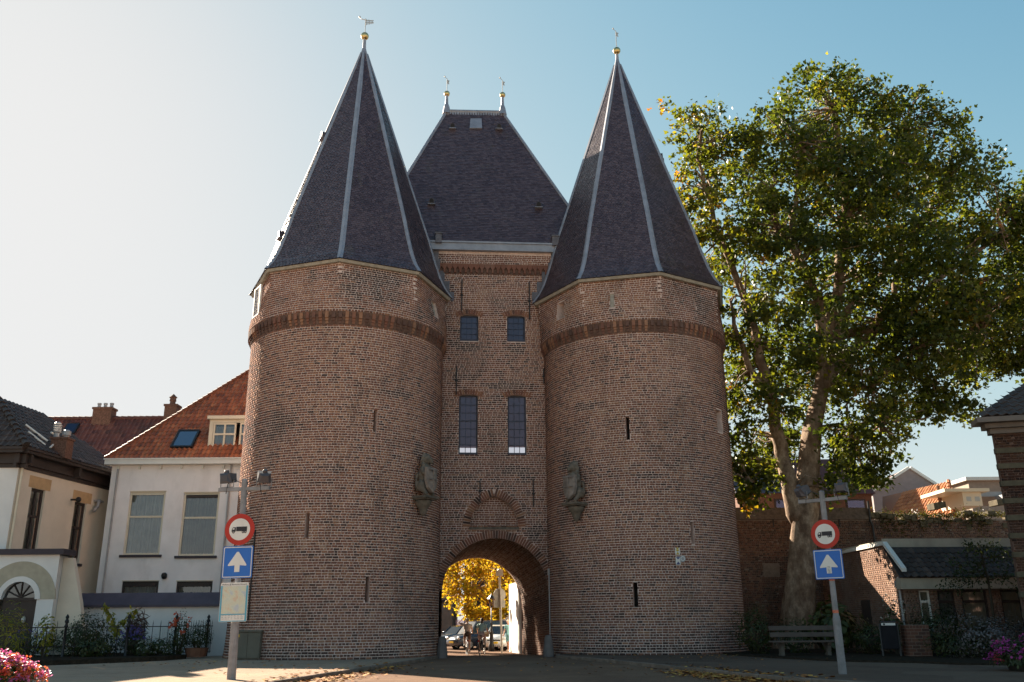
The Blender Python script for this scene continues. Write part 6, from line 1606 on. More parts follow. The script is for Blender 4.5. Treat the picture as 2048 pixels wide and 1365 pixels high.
def arrow_sign(parent, M, zc, h, y):
    q = MB(); q.prism(rrect(h,h,h*.08),.014,M@Matrix.Translation((0,y,zc))); s = q.build('one_way_sign',[M_SBLUE],parent)
    o, i = rrect(h*.95,h*.95,h*.07), rrect(h*.90,h*.90,h*.05); n = len(o); q = MB()
    q.add([(x,y-.003,zc+z) for x,z in o]+[(x,y-.003,zc+z) for x,z in i],[(k,n+k,n+(k+1)%n,(k+1)%n) for k in range(n)],M); q.build('sign_border',[M_SWHITE],s)
    q = MB(); q.prism([(-.17*h,-.62*h),(.17*h,-.62*h),(.17*h,-.20*h),(.60*h,-.24*h),(.62*h,-.17*h),(.06*h,.64*h),(-.06*h,.64*h),(-.62*h,-.17*h),(-.60*h,-.24*h),(-.17*h,-.20*h)][::1],.003,M@Matrix.Translation((0,y-.005,zc))); q.build('arrow',[M_SWHITE],s)
def floodlight(parent, M, x, z, tilt, yaw):
    T = M @ Matrix.Translation((x,0,z)) @ Matrix.Scale(.66,4); B = T @ Matrix.Rotation(yaw,4,'Z')
    q = MB(); s_ = .19
    for k in (-1,1): q.tube([(k*.22,0,.02),(k*.22,0,.26)],.014,6,B)
    q.tube([(-.22,0,.02),(.22,0,.02)],.014,6,B); fl = q.build('floodlight',[M_SPOLE],parent)
    H = B @ Matrix.Translation((0,0,.29)) @ Matrix.Rotation(tilt,4,'X')
    q = MB(); q.add([(-.20,-.17,-.13),(.20,-.17,-.13),(.20,-.17,.13),(-.20,-.17,.13),(-.20,.10,-.15),(.20,.10,-.15),(.17,.14,.16),(-.17,.14,.16),(-.12,.22,-.08),(.12,.22,-.08),(.10,.20,.10),(-.10,.20,.10)],[(3,2,1,0)[::-1],(0,1,5,4)[::-1],(1,2,6,5)[::-1],(2,3,7,6)[::-1],(3,0,4,7)[::-1],(4,5,9,8)[::-1],(5,6,10,9)[::-1],(6,7,11,10)[::-1],(7,4,8,11)[::-1],(8,9,10,11)[::-1]],H)
    q.lathe([(.075,.0),(.075,.07),(.05,.10),(0.0,.11)],12,H@Matrix.Translation((0,.04,.15))); q.build('lamp_housing',[simple('lamp_housing_grey',(.085,.08,.09),.45,.3,.1)] if 'lamp_housing_grey' not in bpy.data.materials else [bpy.data.materials['lamp_housing_grey']],fl)
    q = MB(); q.quad((-.18,-.173,-.11),(.18,-.173,-.11),(.18,-.173,.11),(-.18,-.173,.11),H); q.build('lamp_glass',[M_GLASS],fl)
def sign_pole(label, base, yaw, lean, scale, zt, sign_z, has_map, fl):
    t = thing('sign_post', label, 'sign post', base)
    M = sign_frame(base, 0) @ Matrix.Rotation(lean,4,'Y') @ Matrix.Rotation(yaw,4,'Z') @ Matrix.Scale(scale,4)
    q = MB(); q.tube([(0,0,-.1),(0,0,1.05),(0,0,1.15),(0,0,zt)],[.085,.08,.06,.06],10,M); q.lathe([(.06,zt),(.05,zt+.03),(0,zt+.04)],10,M); q.build('pole',[M_SPOLE],t)
    no_truck(t, M, sign_z, .30, -.09); arrow_sign(t, M, sign_z-.62, .30, -.09)
    q = MB()
    for z in (sign_z+.05, sign_z-.5, sign_z-.75): q.box(-.09,.09,-.074,.074,z-.02,z+.02,M)
    q.build('clamp',[M_SPOLE],t)
    q = MB(); q.box(-.52,.52,-.04,.04,zt-.20,zt-.13,M); q.build('cross_arm',[M_SPOLE],t)
    q = MB()
    for k in (-1,1): q.tube([(k*.06,-.02,zt-.05),(k*.2,-.05,zt+.03),(k*.33,-.04,zt-.06),(k*.36,-.03,zt-.25)],.009,5,M)
    q.build('cable',[M_IRON],t)
    for x, tl, yw in fl: floodlight(t, M, x, zt-.13, tl, yw)
    if has_map:
        zc = sign_z-1.36; q = MB(); q.prism(rrect(.275,.36,.03),.012,M@Matrix.Translation((-.02,-.09,zc))); s = q.build('map_sign',[M_SWHITE],t)
        q = MB(); y = -.094; X = -.02
        for a,b,c,d in ((-.268,-.235,-.34,.30),(.235,.268,-.34,.30),(-.234,.234,-.235,-.215),(-.268,.268,-.355,-.341)): q.quad((X+a,y,zc+c),(X+b,y,zc+c),(X+b,y,zc+d),(X+a,y,zc+d),M)
        q.build('map_border',[M_TEAL],s)
        sm = NT('printed_street_map'); tc = sm.n('ShaderNodeTexCoord').outputs['Object']
        vo = sm.n('ShaderNodeTexVoronoi', feature='DISTANCE_TO_EDGE'); vo.inputs['Scale'].default_value = 16; sm.l(tc, vo.inputs['Vector'])
        cc = sm.ramp(sm.noise(3.2,3,.5,tc,dist=1.0),[(.36,(.46,.52,.56)),(.44,(.56,.60,.50)),(.54,(.60,.57,.44)),(.60,(.60,.46,.33)),(.68,(.56,.54,.43))]); cc = sm.mix(sm.ramp(vo.outputs[0],[(.02,.35),(.05,0.0)]),cc,(.75,.70,.6)); sm.bsdf(cc,.4)
        q = MB(); q.quad((X-.233,y-.001,zc-.213),(X+.233,y-.001,zc-.213),(X+.233,y-.001,zc+.29),(X-.233,y-.001,zc+.29),M); q.build('map_print',[sm.mat],s)
        cu = bpy.data.curves.new('map_title','FONT'); cu.body = 'Welkom @ Binnenstad Kampen'; cu.size = .038; cu.align_x = 'CENTER'; cu.resolution_u = 2; cu.materials.append(M_SBLACK)
        o = bpy.data.objects.new('map_title', cu); me_ = bpy.data.meshes.new_from_object(o); bpy.data.objects.remove(o); o = link('map_title', me_, s); o.matrix_basis = M @ Matrix.Translation((X,y-.002,zc+.312)) @ Matrix.Rotation(radians(90),4,'X')
        q = MB()
        for r_ in range(3):
            for k in range(7):
                w_ = rnd.uniform(.02,.05); x0 = X-.22+k*.063; q.quad((x0,y-.001,zc-.25-r_*.03),(x0+w_,y-.001,zc-.25-r_*.03),(x0+w_,y-.001,zc-.242-r_*.03),(x0,y-.001,zc-.242-r_*.03),M)
        q.build('map_notes',[simple('grey_print',(.35,.37,.4),.5)],s)
    return t, M
def pole_at(px_s, py_s, D, z_guess): pass
# left post: the round sign's centre fixes its height
Yl = 24.2; Ps = atY(483,1060,Yl); kS = (57/1774*Ps.length)/.60*1.0
bl = Vector((atY(464,1360,Yl).x-.02, Yl, 0.11)); sgl, _ = sign_pole('leaning grey post with town map below the no lorries and one way signs', bl, radians(-6), atan2(Ps.x-bl.x, Ps.z-.11), kS, (atY(488,962,Yl).z-.11)/kS, (Ps.z-.11)/kS, True, [(-.36,radians(-10),radians(170)),(.40,radians(-28),radians(205))])
Yr = 24.6; Ps = atY(1653,1069,Yr); kR = (52/1774*Ps.length)/.60
br = Vector((gnd(1683,1357).x, Yr, 0.11)); sgr, Mr_ = sign_pole('upright grey post with no lorries and stickered one way sign by the bench', br, radians(-38), atan2(Ps.x-br.x, Ps.z-.11), kR, (atY(1640,985,Yr).z-.11)/kR, (Ps.z-.11)/kR, False, [(-.42,radians(-30),radians(150)),(.42,radians(-12),radians(190))])
q = MB()
for z, c in ((1.82,.06),(1.18,.06)): q.lathe([(.0625,z),(.0625,z+c)],10,Mr_,cap=False)
q.build('pole_sticker',[simple('red_white_sticker',(.6,.16,.09),.5,0,.5,25)],sgr)
q = MB(); q.box(-.03,.03,-.1005,-.0985,(Ps.z-.11)/kR-.80,(Ps.z-.11)/kR-.66,Mr_); q.build('sign_sticker',[simple('worn_sticker',(.55,.53,.5),.6,0,.5,30)],sgr)

# utility cabinet
cb0 = at_depth(494,36.9,.11); ca = thing('utility_cabinet','grey green utility cabinet standing against the left tower','cabinet',cb0)
Mc = Matrix.Translation(cb0) @ Matrix.Rotation(radians(-6),4,'Z'); M_CAB = simple('cabinet_grey_green',(.165,.145,.112),.75,0,.12,2,.15,dirt=(.07,.06,.05)); ch_ = atY(494,1263,36.7).z-.11
q = MB(); q.cbox((0,.25,ch_*.5-.02),1.02,.5,ch_-.04,Mc,b=.015); q.build('body',[M_CAB],ca)
q = MB(); q.cbox((0,.25,ch_),1.10,.58,.07,Mc,b=.015); q.build('lid',[M_CAB],ca)
for x in (-.255,.255): q = MB(); q.cbox((x,-.008,ch_*.5),.485,.02,ch_-.16,Mc,b=.004); q.build('door',[M_CAB],ca)
q = MB(); q.box(-.44,-.34,-.022,-.019,ch_-.22,ch_-.12,Mc); q.build('warning_sticker',[simple('yellow_sticker',(.7,.38,.02),.5)],ca)
q = MB(); q.box(-.53,.53,.0,.5,-.1,.06,Mc); q.build('plinth',[M_KERB],ca)
# black cable box line on the tower beside the cabinet
# guard stones at the arch
for (lab, px, py, Y, h) in (('pale guard stone at the left foot of the passage arch',884,1318,40.6,2.05),('pale guard stone at the right foot of the passage arch',1097,1316,41.3,2.05)):
    bx = at_depth(px, Y, 0); q = MB(); q.smooth = False
    hh = (1316-1275)/1861*Y
    q.lathe([(.25,-.1),(.24,.2),(.17,hh*.85),(.13,hh*.97),(.04,hh)],10,Matrix.Translation(bx)); tag(q.build('guard_stone',[simple('guard_stone_'+str(px),(.17,.145,.135),.95,0,.25,3,.05,bump=.4)]),lab,'bollard','guard stones of the passage')
# bench
bx = at_depth(1612,36.1,.11); bn = thing('park_bench','park bench with wooden planks on concrete legs under the plane tree','bench',bx)
Mb = Matrix.Translation(bx) @ Matrix.Rotation(radians(4),4,'Z'); KB = 1.22; Mb = Mb @ Matrix.Scale(KB,4)
M_PLANK = simple('weathered_plank',(.10,.075,.062),.85,0,.25,3,bump=.4,bscale=9); M_CONC = simple('bench_concrete',(.12,.105,.09),.95,0,.2,4,bump=.5,bscale=20)
for y in (-.24,-.10,.04): q = MB(); q.cbox((0,y,.46),2.3,.125,.05,Mb,b=.008); q.build('seat_plank',[M_PLANK],bn)
for z, y in ((.66,.20),(.86,.255)): q = MB(); q.cbox((0,0,0),2.2,.04,.145,Mb@Matrix.Translation((.05,y,z))@Matrix.Rotation(radians(-13),4,'X'),b=.008); q.build('back_plank',[M_PLANK],bn)
for x in (-.78,.72):
    q = MB(); MM = Mb@Matrix.Translation((x-.06,0,0))@Matrix.Rotation(radians(90),4,'Z')
    q.prism([(-.22,0),(.10,0),(.07,.16),(.12,.32),(.18,.38),(.20,.43),(-.33,.43),(-.30,.37),(-.12,.28),(-.08,.14)],.12,MM@Matrix.Diagonal((-1,-1,1,1))); q.build('leg',[M_CONC],bn)
    q = MB(); q.tube([(x,.14,.40),(x,.21,.62),(x,.30,.93)],.025,6,Mb); q.build('back_bracket',[M_IRON],bn)
# litter bin
bx = at_depth(1783,35.0,.11); lb = thing('litter_bin','black litter bin with grey posts and a pale label beside the brick pillar','bin',bx); Ml = Matrix.Translation(bx)@Matrix.Rotation(radians(-22),4,'Z')@Matrix.Scale(1.22,4)
q = MB(); q.cbox((0,0,.62),.44,.32,.78,Ml,b=.03); q.build('body',[simple('bin_black',(.018,.017,.02),.8,spec=.1)],lb)
q = MB(); q.box(-.20,.20,-.166,-.162,.93,1.0,Ml); lbq = q.build('label_plate',[M_SWHITE],lb)
q = MB(); disc(q,0,.03,-.17,.965,Ml@Matrix.Translation((-.12,0,0)),12,.002); q.build('label_symbol',[M_SBLACK],lbq)
for x in (-.25,.25): q = MB(); q.tube([(x,0,-.1),(x,0,.98)],.028,8,Ml); q.build('post',[simple('bin_post_'+('a' if x<0 else 'b'),(.10,.095,.095),.6,.3)],lb)
q = MB(); q.cbox((0,0,1.035),.46,.34,.04,Ml,b=.01); q.build('lid',[simple('bin_lid',(.03,.03,.035),.4)],lb)
# brick pillar
bx = at_depth(1835,34.8,.08); bp = thing('brick_pillar','short square brick pillar between litter bin and shrubs','pillar',bx); Mp = Matrix.Translation(bx)@Matrix.Rotation(radians(-8),4,'Z')
hw = .40; ncr = 10; ch0 = .118
q = MB(); q.box(-hw+.008,hw-.008,-hw+.008,hw-.008,-.1,ncr*ch0-.01,Mp); q.build('mortar_core',[M_MORTW],bp)
for j in range(ncr):
    top = j == ncr-1
    for side in range(4):
        R_ = Mp@Matrix.Rotation(side*pi/2,4,'Z')
        nb = 7 if top else 3; off = 0 if top else (.5 if j % 2 else 0)
        ed = sorted(set([0,1]+[min(max((k+off)/nb,0),1) for k in range(nb+1)]))
        for a, b_ in zip(ed[:-1], ed[1:]):
            if b_-a < .03: continue
            k = rnd.choice([1,2,3,3,4,5]); o = link('brick', unit_brick(k, M_BRICKW), bp)
            wd = 2*hw*(b_-a)-.014; MM = Matrix.Diagonal((wd,.10,ch0-.016,1)); o.matrix_basis = R_@Matrix.Translation((-hw+2*hw*(a+b_)/2,-hw-.0,j*ch0+ch0/2-.008))@MM
q = MB(); q.box(-hw+.02,hw-.02,-hw+.02,hw-.02,ncr*ch0-.0101,ncr*ch0-.004,Mp); q.build('cap',[M_MORTW],bp)
# small markers on the right tower
def on_tower(T, a, z, d=.03):
    A = T['A0']+radians(a); n = Vector((cos(A),sin(A),0)); M = Matrix((Vector((-sin(A),cos(A),0)),-n,Vector((0,0,1)))).transposed().to_4x4(); M.translation = Vector((T['C'].x,T['C'].y,z))+n*(RT+d); return M
M1 = on_tower(TR,19.5,4.18); q = MB(); q.box(-.11,.11,-.01,.0,.0,.30,M1); wy = q.build('trail_marker',[M_SWHITE]); tag(wy,'small white and yellow trail marker tile on the right tower','marker')
q = MB(); q.prism([(-.10,.22),(.10,.22),(.0,.13)][::-1],.004,M1@Matrix.Translation((0,-.015,0))); q.prism([(-.08,.30),(.08,.30),(.0,.22)][::-1],.004,M1@Matrix.Translation((0,-.016,0))); q.prism([(-.07,.02),(.07,.02),(0,.12)],.004,M1@Matrix.Translation((0,-.0165,0))); q.build('marker_print',[simple('marker_yellow',(.6,.4,.03),.5)],wy)
q = MB(); q.box(-.11,.11,-.01,0,-.42,-.08,M1); bm = q.build('trail_marker',[M_SWHITE]); tag(bm,'white marker with dark blue triangles under the yellow one','marker')
q = MB(); q.prism([(-.09,-.10),(.09,-.10),(0,-.2)][::-1],.004,M1@Matrix.Translation((0,-.015,0))); q.prism([(-.09,-.40),(.0,-.28),(.09,-.40)][::-1],.004,M1@Matrix.Translation((0,-.0155,0))); q.build('marker_print',[simple('marker_blue',(.06,.07,.2),.5)],bm)
M2 = on_tower(TR,22.2,4.02); q = MB(); disc(q,0,.14,-.01,0,M2,20); rp = q.build('plaque',[simple('grey_enamel',(.38,.37,.38),.4)]); tag(rp,'small round grey plaque right of the trail markers','plaque')
q = MB(); disc(q,.07,.10,-.016,0,M2,20,.003); q.build('plaque_ring',[M_SWHITE],rp)
M3 = on_tower(TR,-72,0,.03); q = MB(); q.tube([(0,0,.1),(0,-.0,3.6)],.035,6,M3); q.box(-.07,.07,-.06,.02,3.55,3.85,M3); tag(q.build('conduit',[M_PIPE]),'thin grey cable conduit on the passage side of the right tower','conduit')
M3 = on_tower(TL,-49,0,.03); q = MB(); q.tube([(0,0,1.6),(0,0,5.2)],.03,6,M3); tag(q.build('conduit',[M_IRON]),'dark cable running up the left tower above the cabinet','conduit')
# ---------------- lion statues with shields
def fuse(o, vox=.03, sm=True):
    r = o.modifiers.new('remesh','REMESH'); r.mode = 'VOXEL'; r.voxel_size = vox; r.use_smooth_shade = sm
    s = o.modifiers.new('smooth','SMOOTH'); s.iterations = 2; s.factor = .5
    return o
def lion(T, a, z0, mirror, label):
    M = on_tower(T,a,z0,-.02) @ Matrix.Diagonal((mirror*.86,.9,.95,1)); P = (M.translation.x, M.translation.y, z0)
    st = thing('lion_statue', label, 'statue', P, 'lion statues on the towers'); q = MB(); q.smooth = True
    q.ball((0,-.30,1.05),.33,14,M,sx=1.0,sy=.9,sz=1.5)           # trunk
    q.ball((.02,-.38,1.35),.30,14,M,sz=1.0)                         # chest
    q.ball((.06,-.42,1.86),.23,14,M,sy=1.0,sz=1.05)                # head
    q.ball((.10,-.64,1.80),.13,10,M,sx=.9,sz=.8); q.ball((.10,-.68,1.72),.09,10,M)     # muzzle
    for i in range(12):                                               # mane
        b = i/12*2*pi; q.ball((.05+.24*cos(b),-.34+.03*sin(2*b),1.80+.27*sin(b)),.12,8,M)
    for i in range(8): b = i/8*pi+pi; q.ball((.03+.26*cos(b),-.42,1.56+.16*sin(b)),.12,8,M)
    for x in (-.13,.24): q.ball((x,-.36,2.07),.075,8,M)
    for s_ in (-1,1):
        q.tube([(s_*.27,-.40,1.42),(s_*.36,-.52,1.20),(s_*.28,-.68,1.12)],[.14,.11,.09],9,M); q.ball((s_*.26,-.72,1.13),.10,8,M)  # forelegs on the shield
        q.ball((s_*.30,-.36,.62),.25,12,M,sx=.8,sz=1.1); q.tube([(s_*.30,-.45,.5),(s_*.27,-.62,.30)],[.16,.10],9,M); q.ball((s_*.27,-.66,.26),.11,8,M)
    q.tube([(-.30,-.15,.4),(-.46,-.18,.6),(-.44,-.18,.95),(-.38,-.2,1.15)],[.06,.06,.06,.09],7,M)
    fuse(q.build('body',[M_STONE],st),.022)
    q = MB(); sh = [(-.42,.55),(-.42,-.05),(-.30,-.36),(0,-.58),(.30,-.36),(.42,-.05),(.42,.55)]
    n = len(sh); vs = [(x,-.80-.10*(1-(x/.42)**2),.88+z) for x,z in sh]+[(0,-.92,.95)]+[(x,-.66,.88+z) for x,z in sh]
    q.add(vs,[(i,i+1,n) for i in range(n-1)]+[(n-1,0,n)]+[(i,n+1+i,n+1+(i+1)%n,(i+1)%n) for i in range(n)],M); q.build('shield',[M_SHIELD],st)
    for (a_, b_, c_, d_) in ((-.34,.34,1.30,1.335),(-.03,.03,.45,1.30),(-.30,.30,.86,.91)): 
        q = MB(); q.box(a_,b_,-.945,-.88,c_,d_,M); q.build('shield_relief',[M_SHIELD],st)
    q = MB(); q.box(-.52,.52,-.86,.05,.06,.16,M); q.box(-.46,.46,-.78,.05,.0,.057,M); q.build('ledge',[M_STONE],st)
    q = MB(); q.smooth = True; q.lathe([(.06,-.72),(.16,-.60),(.22,-.40),(.36,-.22),(.44,-.05),(.44,-.004)],18,M@Matrix.Translation((0,-.30,0))); fuse(q.build('console',[M_STONE],st),.05)
lion(TL,46.5,6.5,1,'left weathered stone lion holding a shield on a console of the left tower')
lion(TR,-36.0,6.4,-1,'right weathered stone lion holding a shield on a console of the right tower')
M_SOOT = None
# ================================================================== BEYOND THE ARCH
def road_z(Y): return gz(Y)
# autumn tree
at_ = thing('autumn_tree','golden autumn tree seen through the passage arch','tree',(-3.2,72,road_z(72)))
ga_ = np.random.default_rng(81); C = []
for (px,py,rp,dy) in ((900,1165,26,0),(930,1145,28,.5),(965,1140,28,0),(995,1155,26,.4),(915,1195,24,-.3),(950,1190,28,-.8),(985,1190,26,-.3),(1010,1190,22,.3),(940,1226,16,-.6),(968,1232,18,-1),(1000,1230,15,-.4),(895,1130,24,.5),(930,1112,28,.4),(970,1108,28,.2),(1005,1120,26,.6),(1022,1150,22,.4)):
    c = atY(px,py,69+dy); R_ = rp/1774*c.length
    for _ in range(26):
        v_ = Vector(ga_.normal(0,1,3)).normalized(); p = np.array(c+Vector((v_.x*R_,v_.y*R_*.5,v_.z*R_))*ga_.uniform(.35,1)); C.append(p+ga_.normal(0,1,(15,3))*.20)
C = np.concatenate(C); leaves('crown',C,.20,M_GOLDL,at_,'maple',82,up=.4,kind='stuff')
q = MB(); q.tube(wobble((-3.2,72,road_z(72)-.1),(-3.0,70.5,5.0),6,.08,ga_),[.42,.34,.3,.28,.25,.22,.2],10)
for e in ((-5.2,70,5.5),(-1,70.2,5.8),(-3,70.5,6),(-4.5,69.5,4.2),(-.8,69,4.4)): q.tube(wobble((-3.05,71,3.6),e,5,.15,ga_),[.16,.13,.1,.08,.06,.03],7)
q.build('trunk',[M_BARK],at_)
# slim golden tree added out of view, shaped to shade the passage wall
at2 = thing('shade_poplar','tall slim golden poplar added behind the gate to shade the passage wall','tree',(-13.35,66,road_z(66))); C = []
for k_ in range(9):
    x, y, z, R_ = -13.35+.12*sin(k_*2), 66, 5.5+k_*1.05, (.65,.8,.9,.95,.95,.9,.8,.65,.4)[k_]
    for _ in range(60):
        v_ = Vector(ga_.normal(0,1,3)).normalized(); C.append(np.array((x,y,z))+np.array(v_)*R_*ga_.uniform(.1,.95)+ga_.normal(0,1,(14,3))*.16)
leaves('crown',np.concatenate(C),.26,M_GOLDL,at2,'maple',83,kind='stuff')
q = MB(); q.tube(wobble((-13.35,66,road_z(66)-.1),(-13.3,66,13.5),6,.05,ga_),[.34,.3,.26,.22,.18,.13,.05],9); q.build('trunk',[M_BARK],at2)
at3 = thing('autumn_tree','tall leaning autumn tree added behind the gate, its high crown shading the passage','tree',(-18.2,66.5,road_z(66))); C = []  # second unseen tree, crown placed high to shade the passage wall
for (x,y,z,R_) in ((-15.6,66,14.6,1.3),(-16.4,66,15.2,1.3),(-15.3,66.3,15.9,1.1),(-16,66,16.6,1.2),(-15.1,66,14.3,.9),(-16.8,66,14.2,.9)):
    for _ in range(75):
        v_ = Vector(ga_.normal(0,1,3)).normalized(); C.append(np.array((x,y,z))+np.array(v_)*R_*ga_.uniform(.1,1)+ga_.normal(0,1,(15,3))*.2)
leaves('crown',np.concatenate(C),.28,M_GOLDL,at3,'maple',85,kind='stuff')
q = MB(); q.tube(wobble((-18.2,66.5,road_z(66)-.1),(-18.0,66.4,11),5,.05,ga_)+wobble((-18.0,66.4,11),(-16,66,15),4,.08,ga_)[1:],[.36,.33,.3,.27,.25,.22,.18,.14,.1,.05],9); q.build('trunk',[M_BARK],at3)
# white house wall
ww = thing('house','bright white house wall just behind the passage arch','house',(.3,51,-.15)); WWP = Plane((.26,50.5,0), (-PD.x,-PD.y,0))
zt_w = atY(1016,1167,52).z
WM = Matrix((PD, Vector((PD.y,-PD.x,0)), Vector((0,0,1)))).transposed().to_4x4(); WM.translation = Vector((.26,50.52,0))
q = MB(); q.box(0,3.15,0,6,-.6,zt_w,WM); q.build('wall',[simple('fresh_white_paint',(.80,.78,.73),.7,var=.03)],ww)
q = MB(); q.add([(-.0,.06,zt_w+.01),(3.3,.06,zt_w+.01),(3.3,6,zt_w+2.4),(0,6,zt_w+2.4)],[(0,1,2,3)],WM); q.build('roof',[M_TILED],ww)
# dark street houses on the left behind the arch, and shop front at the back
sh1 = thing('house','grey shaded street house with tall windows at the left of the passage view','house',(-9,80,-.15)); xr = atY(904,1200,78).x
q = MB(); q.box(xr-12,xr,78,86,-.6,7.0); q.build('wall',[simple('grey_street_render',(.22,.205,.19),.9)],sh1)
q = MB(); q.add([(xr-12.2,77.7,7.0),(xr+.2,77.7,7.0),(xr-2.2,82,9.0),(xr-10,82,9.0)],[(0,1,2,3)]); q.build('roof',[M_TILEB],sh1)
for i in range(4):
    for z in (.2,4.0):
        x = xr-.8-i*1.5; q = MB(); q.box(x-.62,x-.1,77.94,78.02,z,z+2.2); wq = q.build('window',[M_WHITEP],sh1); q = MB(); q.box(x-.56,x-.16,77.93,77.939,z+.06,z+2.14); q.build('pane',[M_GLASS],wq)
q = MB(); q.box(xr-12,xr+.05,77.9,77.99,3.1,3.3); q.build('cornice',[M_SILL],sh1)
sh2 = thing('shop','dark shop front with red awning under the golden tree','shop',(-1,80,-.9))
q = MB(); q.box(-4.3,12,80,88,-.6,9); q.build('wall',[simple('dark_shop_brick',(.07,.055,.05),.9)],sh2)
z1 = atY(950,1243,80).z; q = MB(); a, b = atY(936,1240,79).x, atY(958,1240,79).x
q.add([(a,80,z1+.5),(b,80,z1+.5),(b,78.4,z1-.1),(a,78.4,z1-.1),(a,78.4,z1-.35),(b,78.4,z1-.35)],[(0,1,2,3),(3,2,5,4)]); q.build('awning',[simple('red_awning',(.35,.03,.05),.8)],sh2)
a2, b2 = atY(958,1240,79).x, atY(1010,1240,79).x; q = MB(); q.add([(a2,80,z1+.55),(b2,80,z1+.55),(b2,78.2,z1+.05),(a2,78.2,z1+.05)],[(0,1,2,3)]); q.build('awning',[simple('dark_awning',(.05,.045,.045),.8)],sh2)
for x in (-5,-3.4,-1.8,-.2,1.4): q = MB(); q.box(x,x+1.2,79.93,79.99,-.6,1.7); q.build('shop_window',[M_GLASS],sh2)
# lamp post and street sign in view through the arch
lx = atY(983,1300,54.5); lp = thing('street_lamp','old style black lantern post through the arch beside the cyclists','street lamp',(lx.x,54.5,road_z(54.5))); Tl = Matrix.Translation((lx.x,54.5,road_z(54.5)))
hL = atY(983,1214,54.5).z-road_z(54.5)
q = MB(); q.smooth = True; q.lathe([(.17,-.1),(.17,.35),(.12,.45),(.10,.95),(.14,1.0),(.07,1.1),(.05,hL*.6),(.08,hL*.62),(.04,hL*.65),(.035,hL)],12,Tl); q.build('post',[M_IRON],lp)
q = MB(); q.lathe([(.10,hL),(.20,hL+.45)],6,Tl,cap=False); q.build('lantern_glass',[glass_mat('lantern_glass',(.9,.88,.8),.15)],lp)
q = MB(); q.lathe([(.26,hL+.45),(.12,hL+.62),(.05,hL+.68),(.0,hL+.78)],6,Tl); q.lathe([(.0,hL-.02),(.11,hL-.01),(.11,hL+.02)],6,Tl); q.build('lantern_roof',[M_IRON],lp)
Yp = 52.0; px_ = atY(1003,1310,Yp); sp = thing('sign_post','thin grey pole with the back of a round sign seen through the arch','sign post',(px_.x,Yp,road_z(Yp)))
p0, p1 = Vector((px_.x+.03,Yp,road_z(Yp)-.1)), atY(999,1142,Yp); q = MB(); q.tube([p0,p1],.055,8); q.build('pole',[simple('sunlit_pole_grey',(.42,.37,.30),.5,.2)],sp)
zc = atY(1000,1190,Yp); q = MB(); disc(q,0,.36,.07,0,Matrix.Translation(zc)@Matrix.Rotation(radians(20),4,'Z')); q.build('round_sign',[simple('sign_back_grey',(.45,.42,.36),.5,.2)],sp)
zc = atY(1000,1208,Yp); q = MB(); q.box(-.32,.32,.07,.082,-.2,.2,Matrix.Translation(zc)@Matrix.Rotation(radians(15),4,'Z')); q.build('sign_plate',[bpy.data.materials['sign_back_grey']],sp)
zc = atY(999,1146,Yp); q = MB(); q.box(-.2,.2,-.12,.12,-.16,.14,Matrix.Translation(zc)); q.lathe([(.14,.14),(.1,.2),(0,.24)],8,Matrix.Translation(zc)); q.build('lamp_head',[bpy.data.materials['sign_back_grey']],sp)
# ---------------- people and bicycles
M_SKIN = simple('skin', (.50,.28,.19), .55, var=.06)
def cloth(n, c): return simple(n, c, .85, var=.1, scale=9)
def limb(q, P, r, M, n=9):
    q.tube(P, r, n, M); 
    for p, rr in zip(P, r): q.ball(p, rr, 8, M)
def hand(q, w, d, M, s=1):
    """palm with five bent fingers at wrist w reaching along d"""
    w, d = Vector(w), Vector(d).normalized(); sd = d.orthogonal().normalized(); up = d.cross(sd)
    q.ball(w+d*.045, .036, 8, M, sx=1, sy=1, sz=1)
    for i in range(4):
        o = sd*(.027*(i-1.5)); l = (.070,.082,.078,.060)[i]
        q.tube([w+d*.06+o, w+d*(.075+l*.5)+o-up*.006, w+d*(.075+l*.8)+o-up*.028],[.011,.010,.008],5,M)
    q.tube([w+d*.03+sd*.03, w+d*.06+sd*.055-up*.01, w+d*.09+sd*.055-up*.025],[.012,.011,.009],5,M)
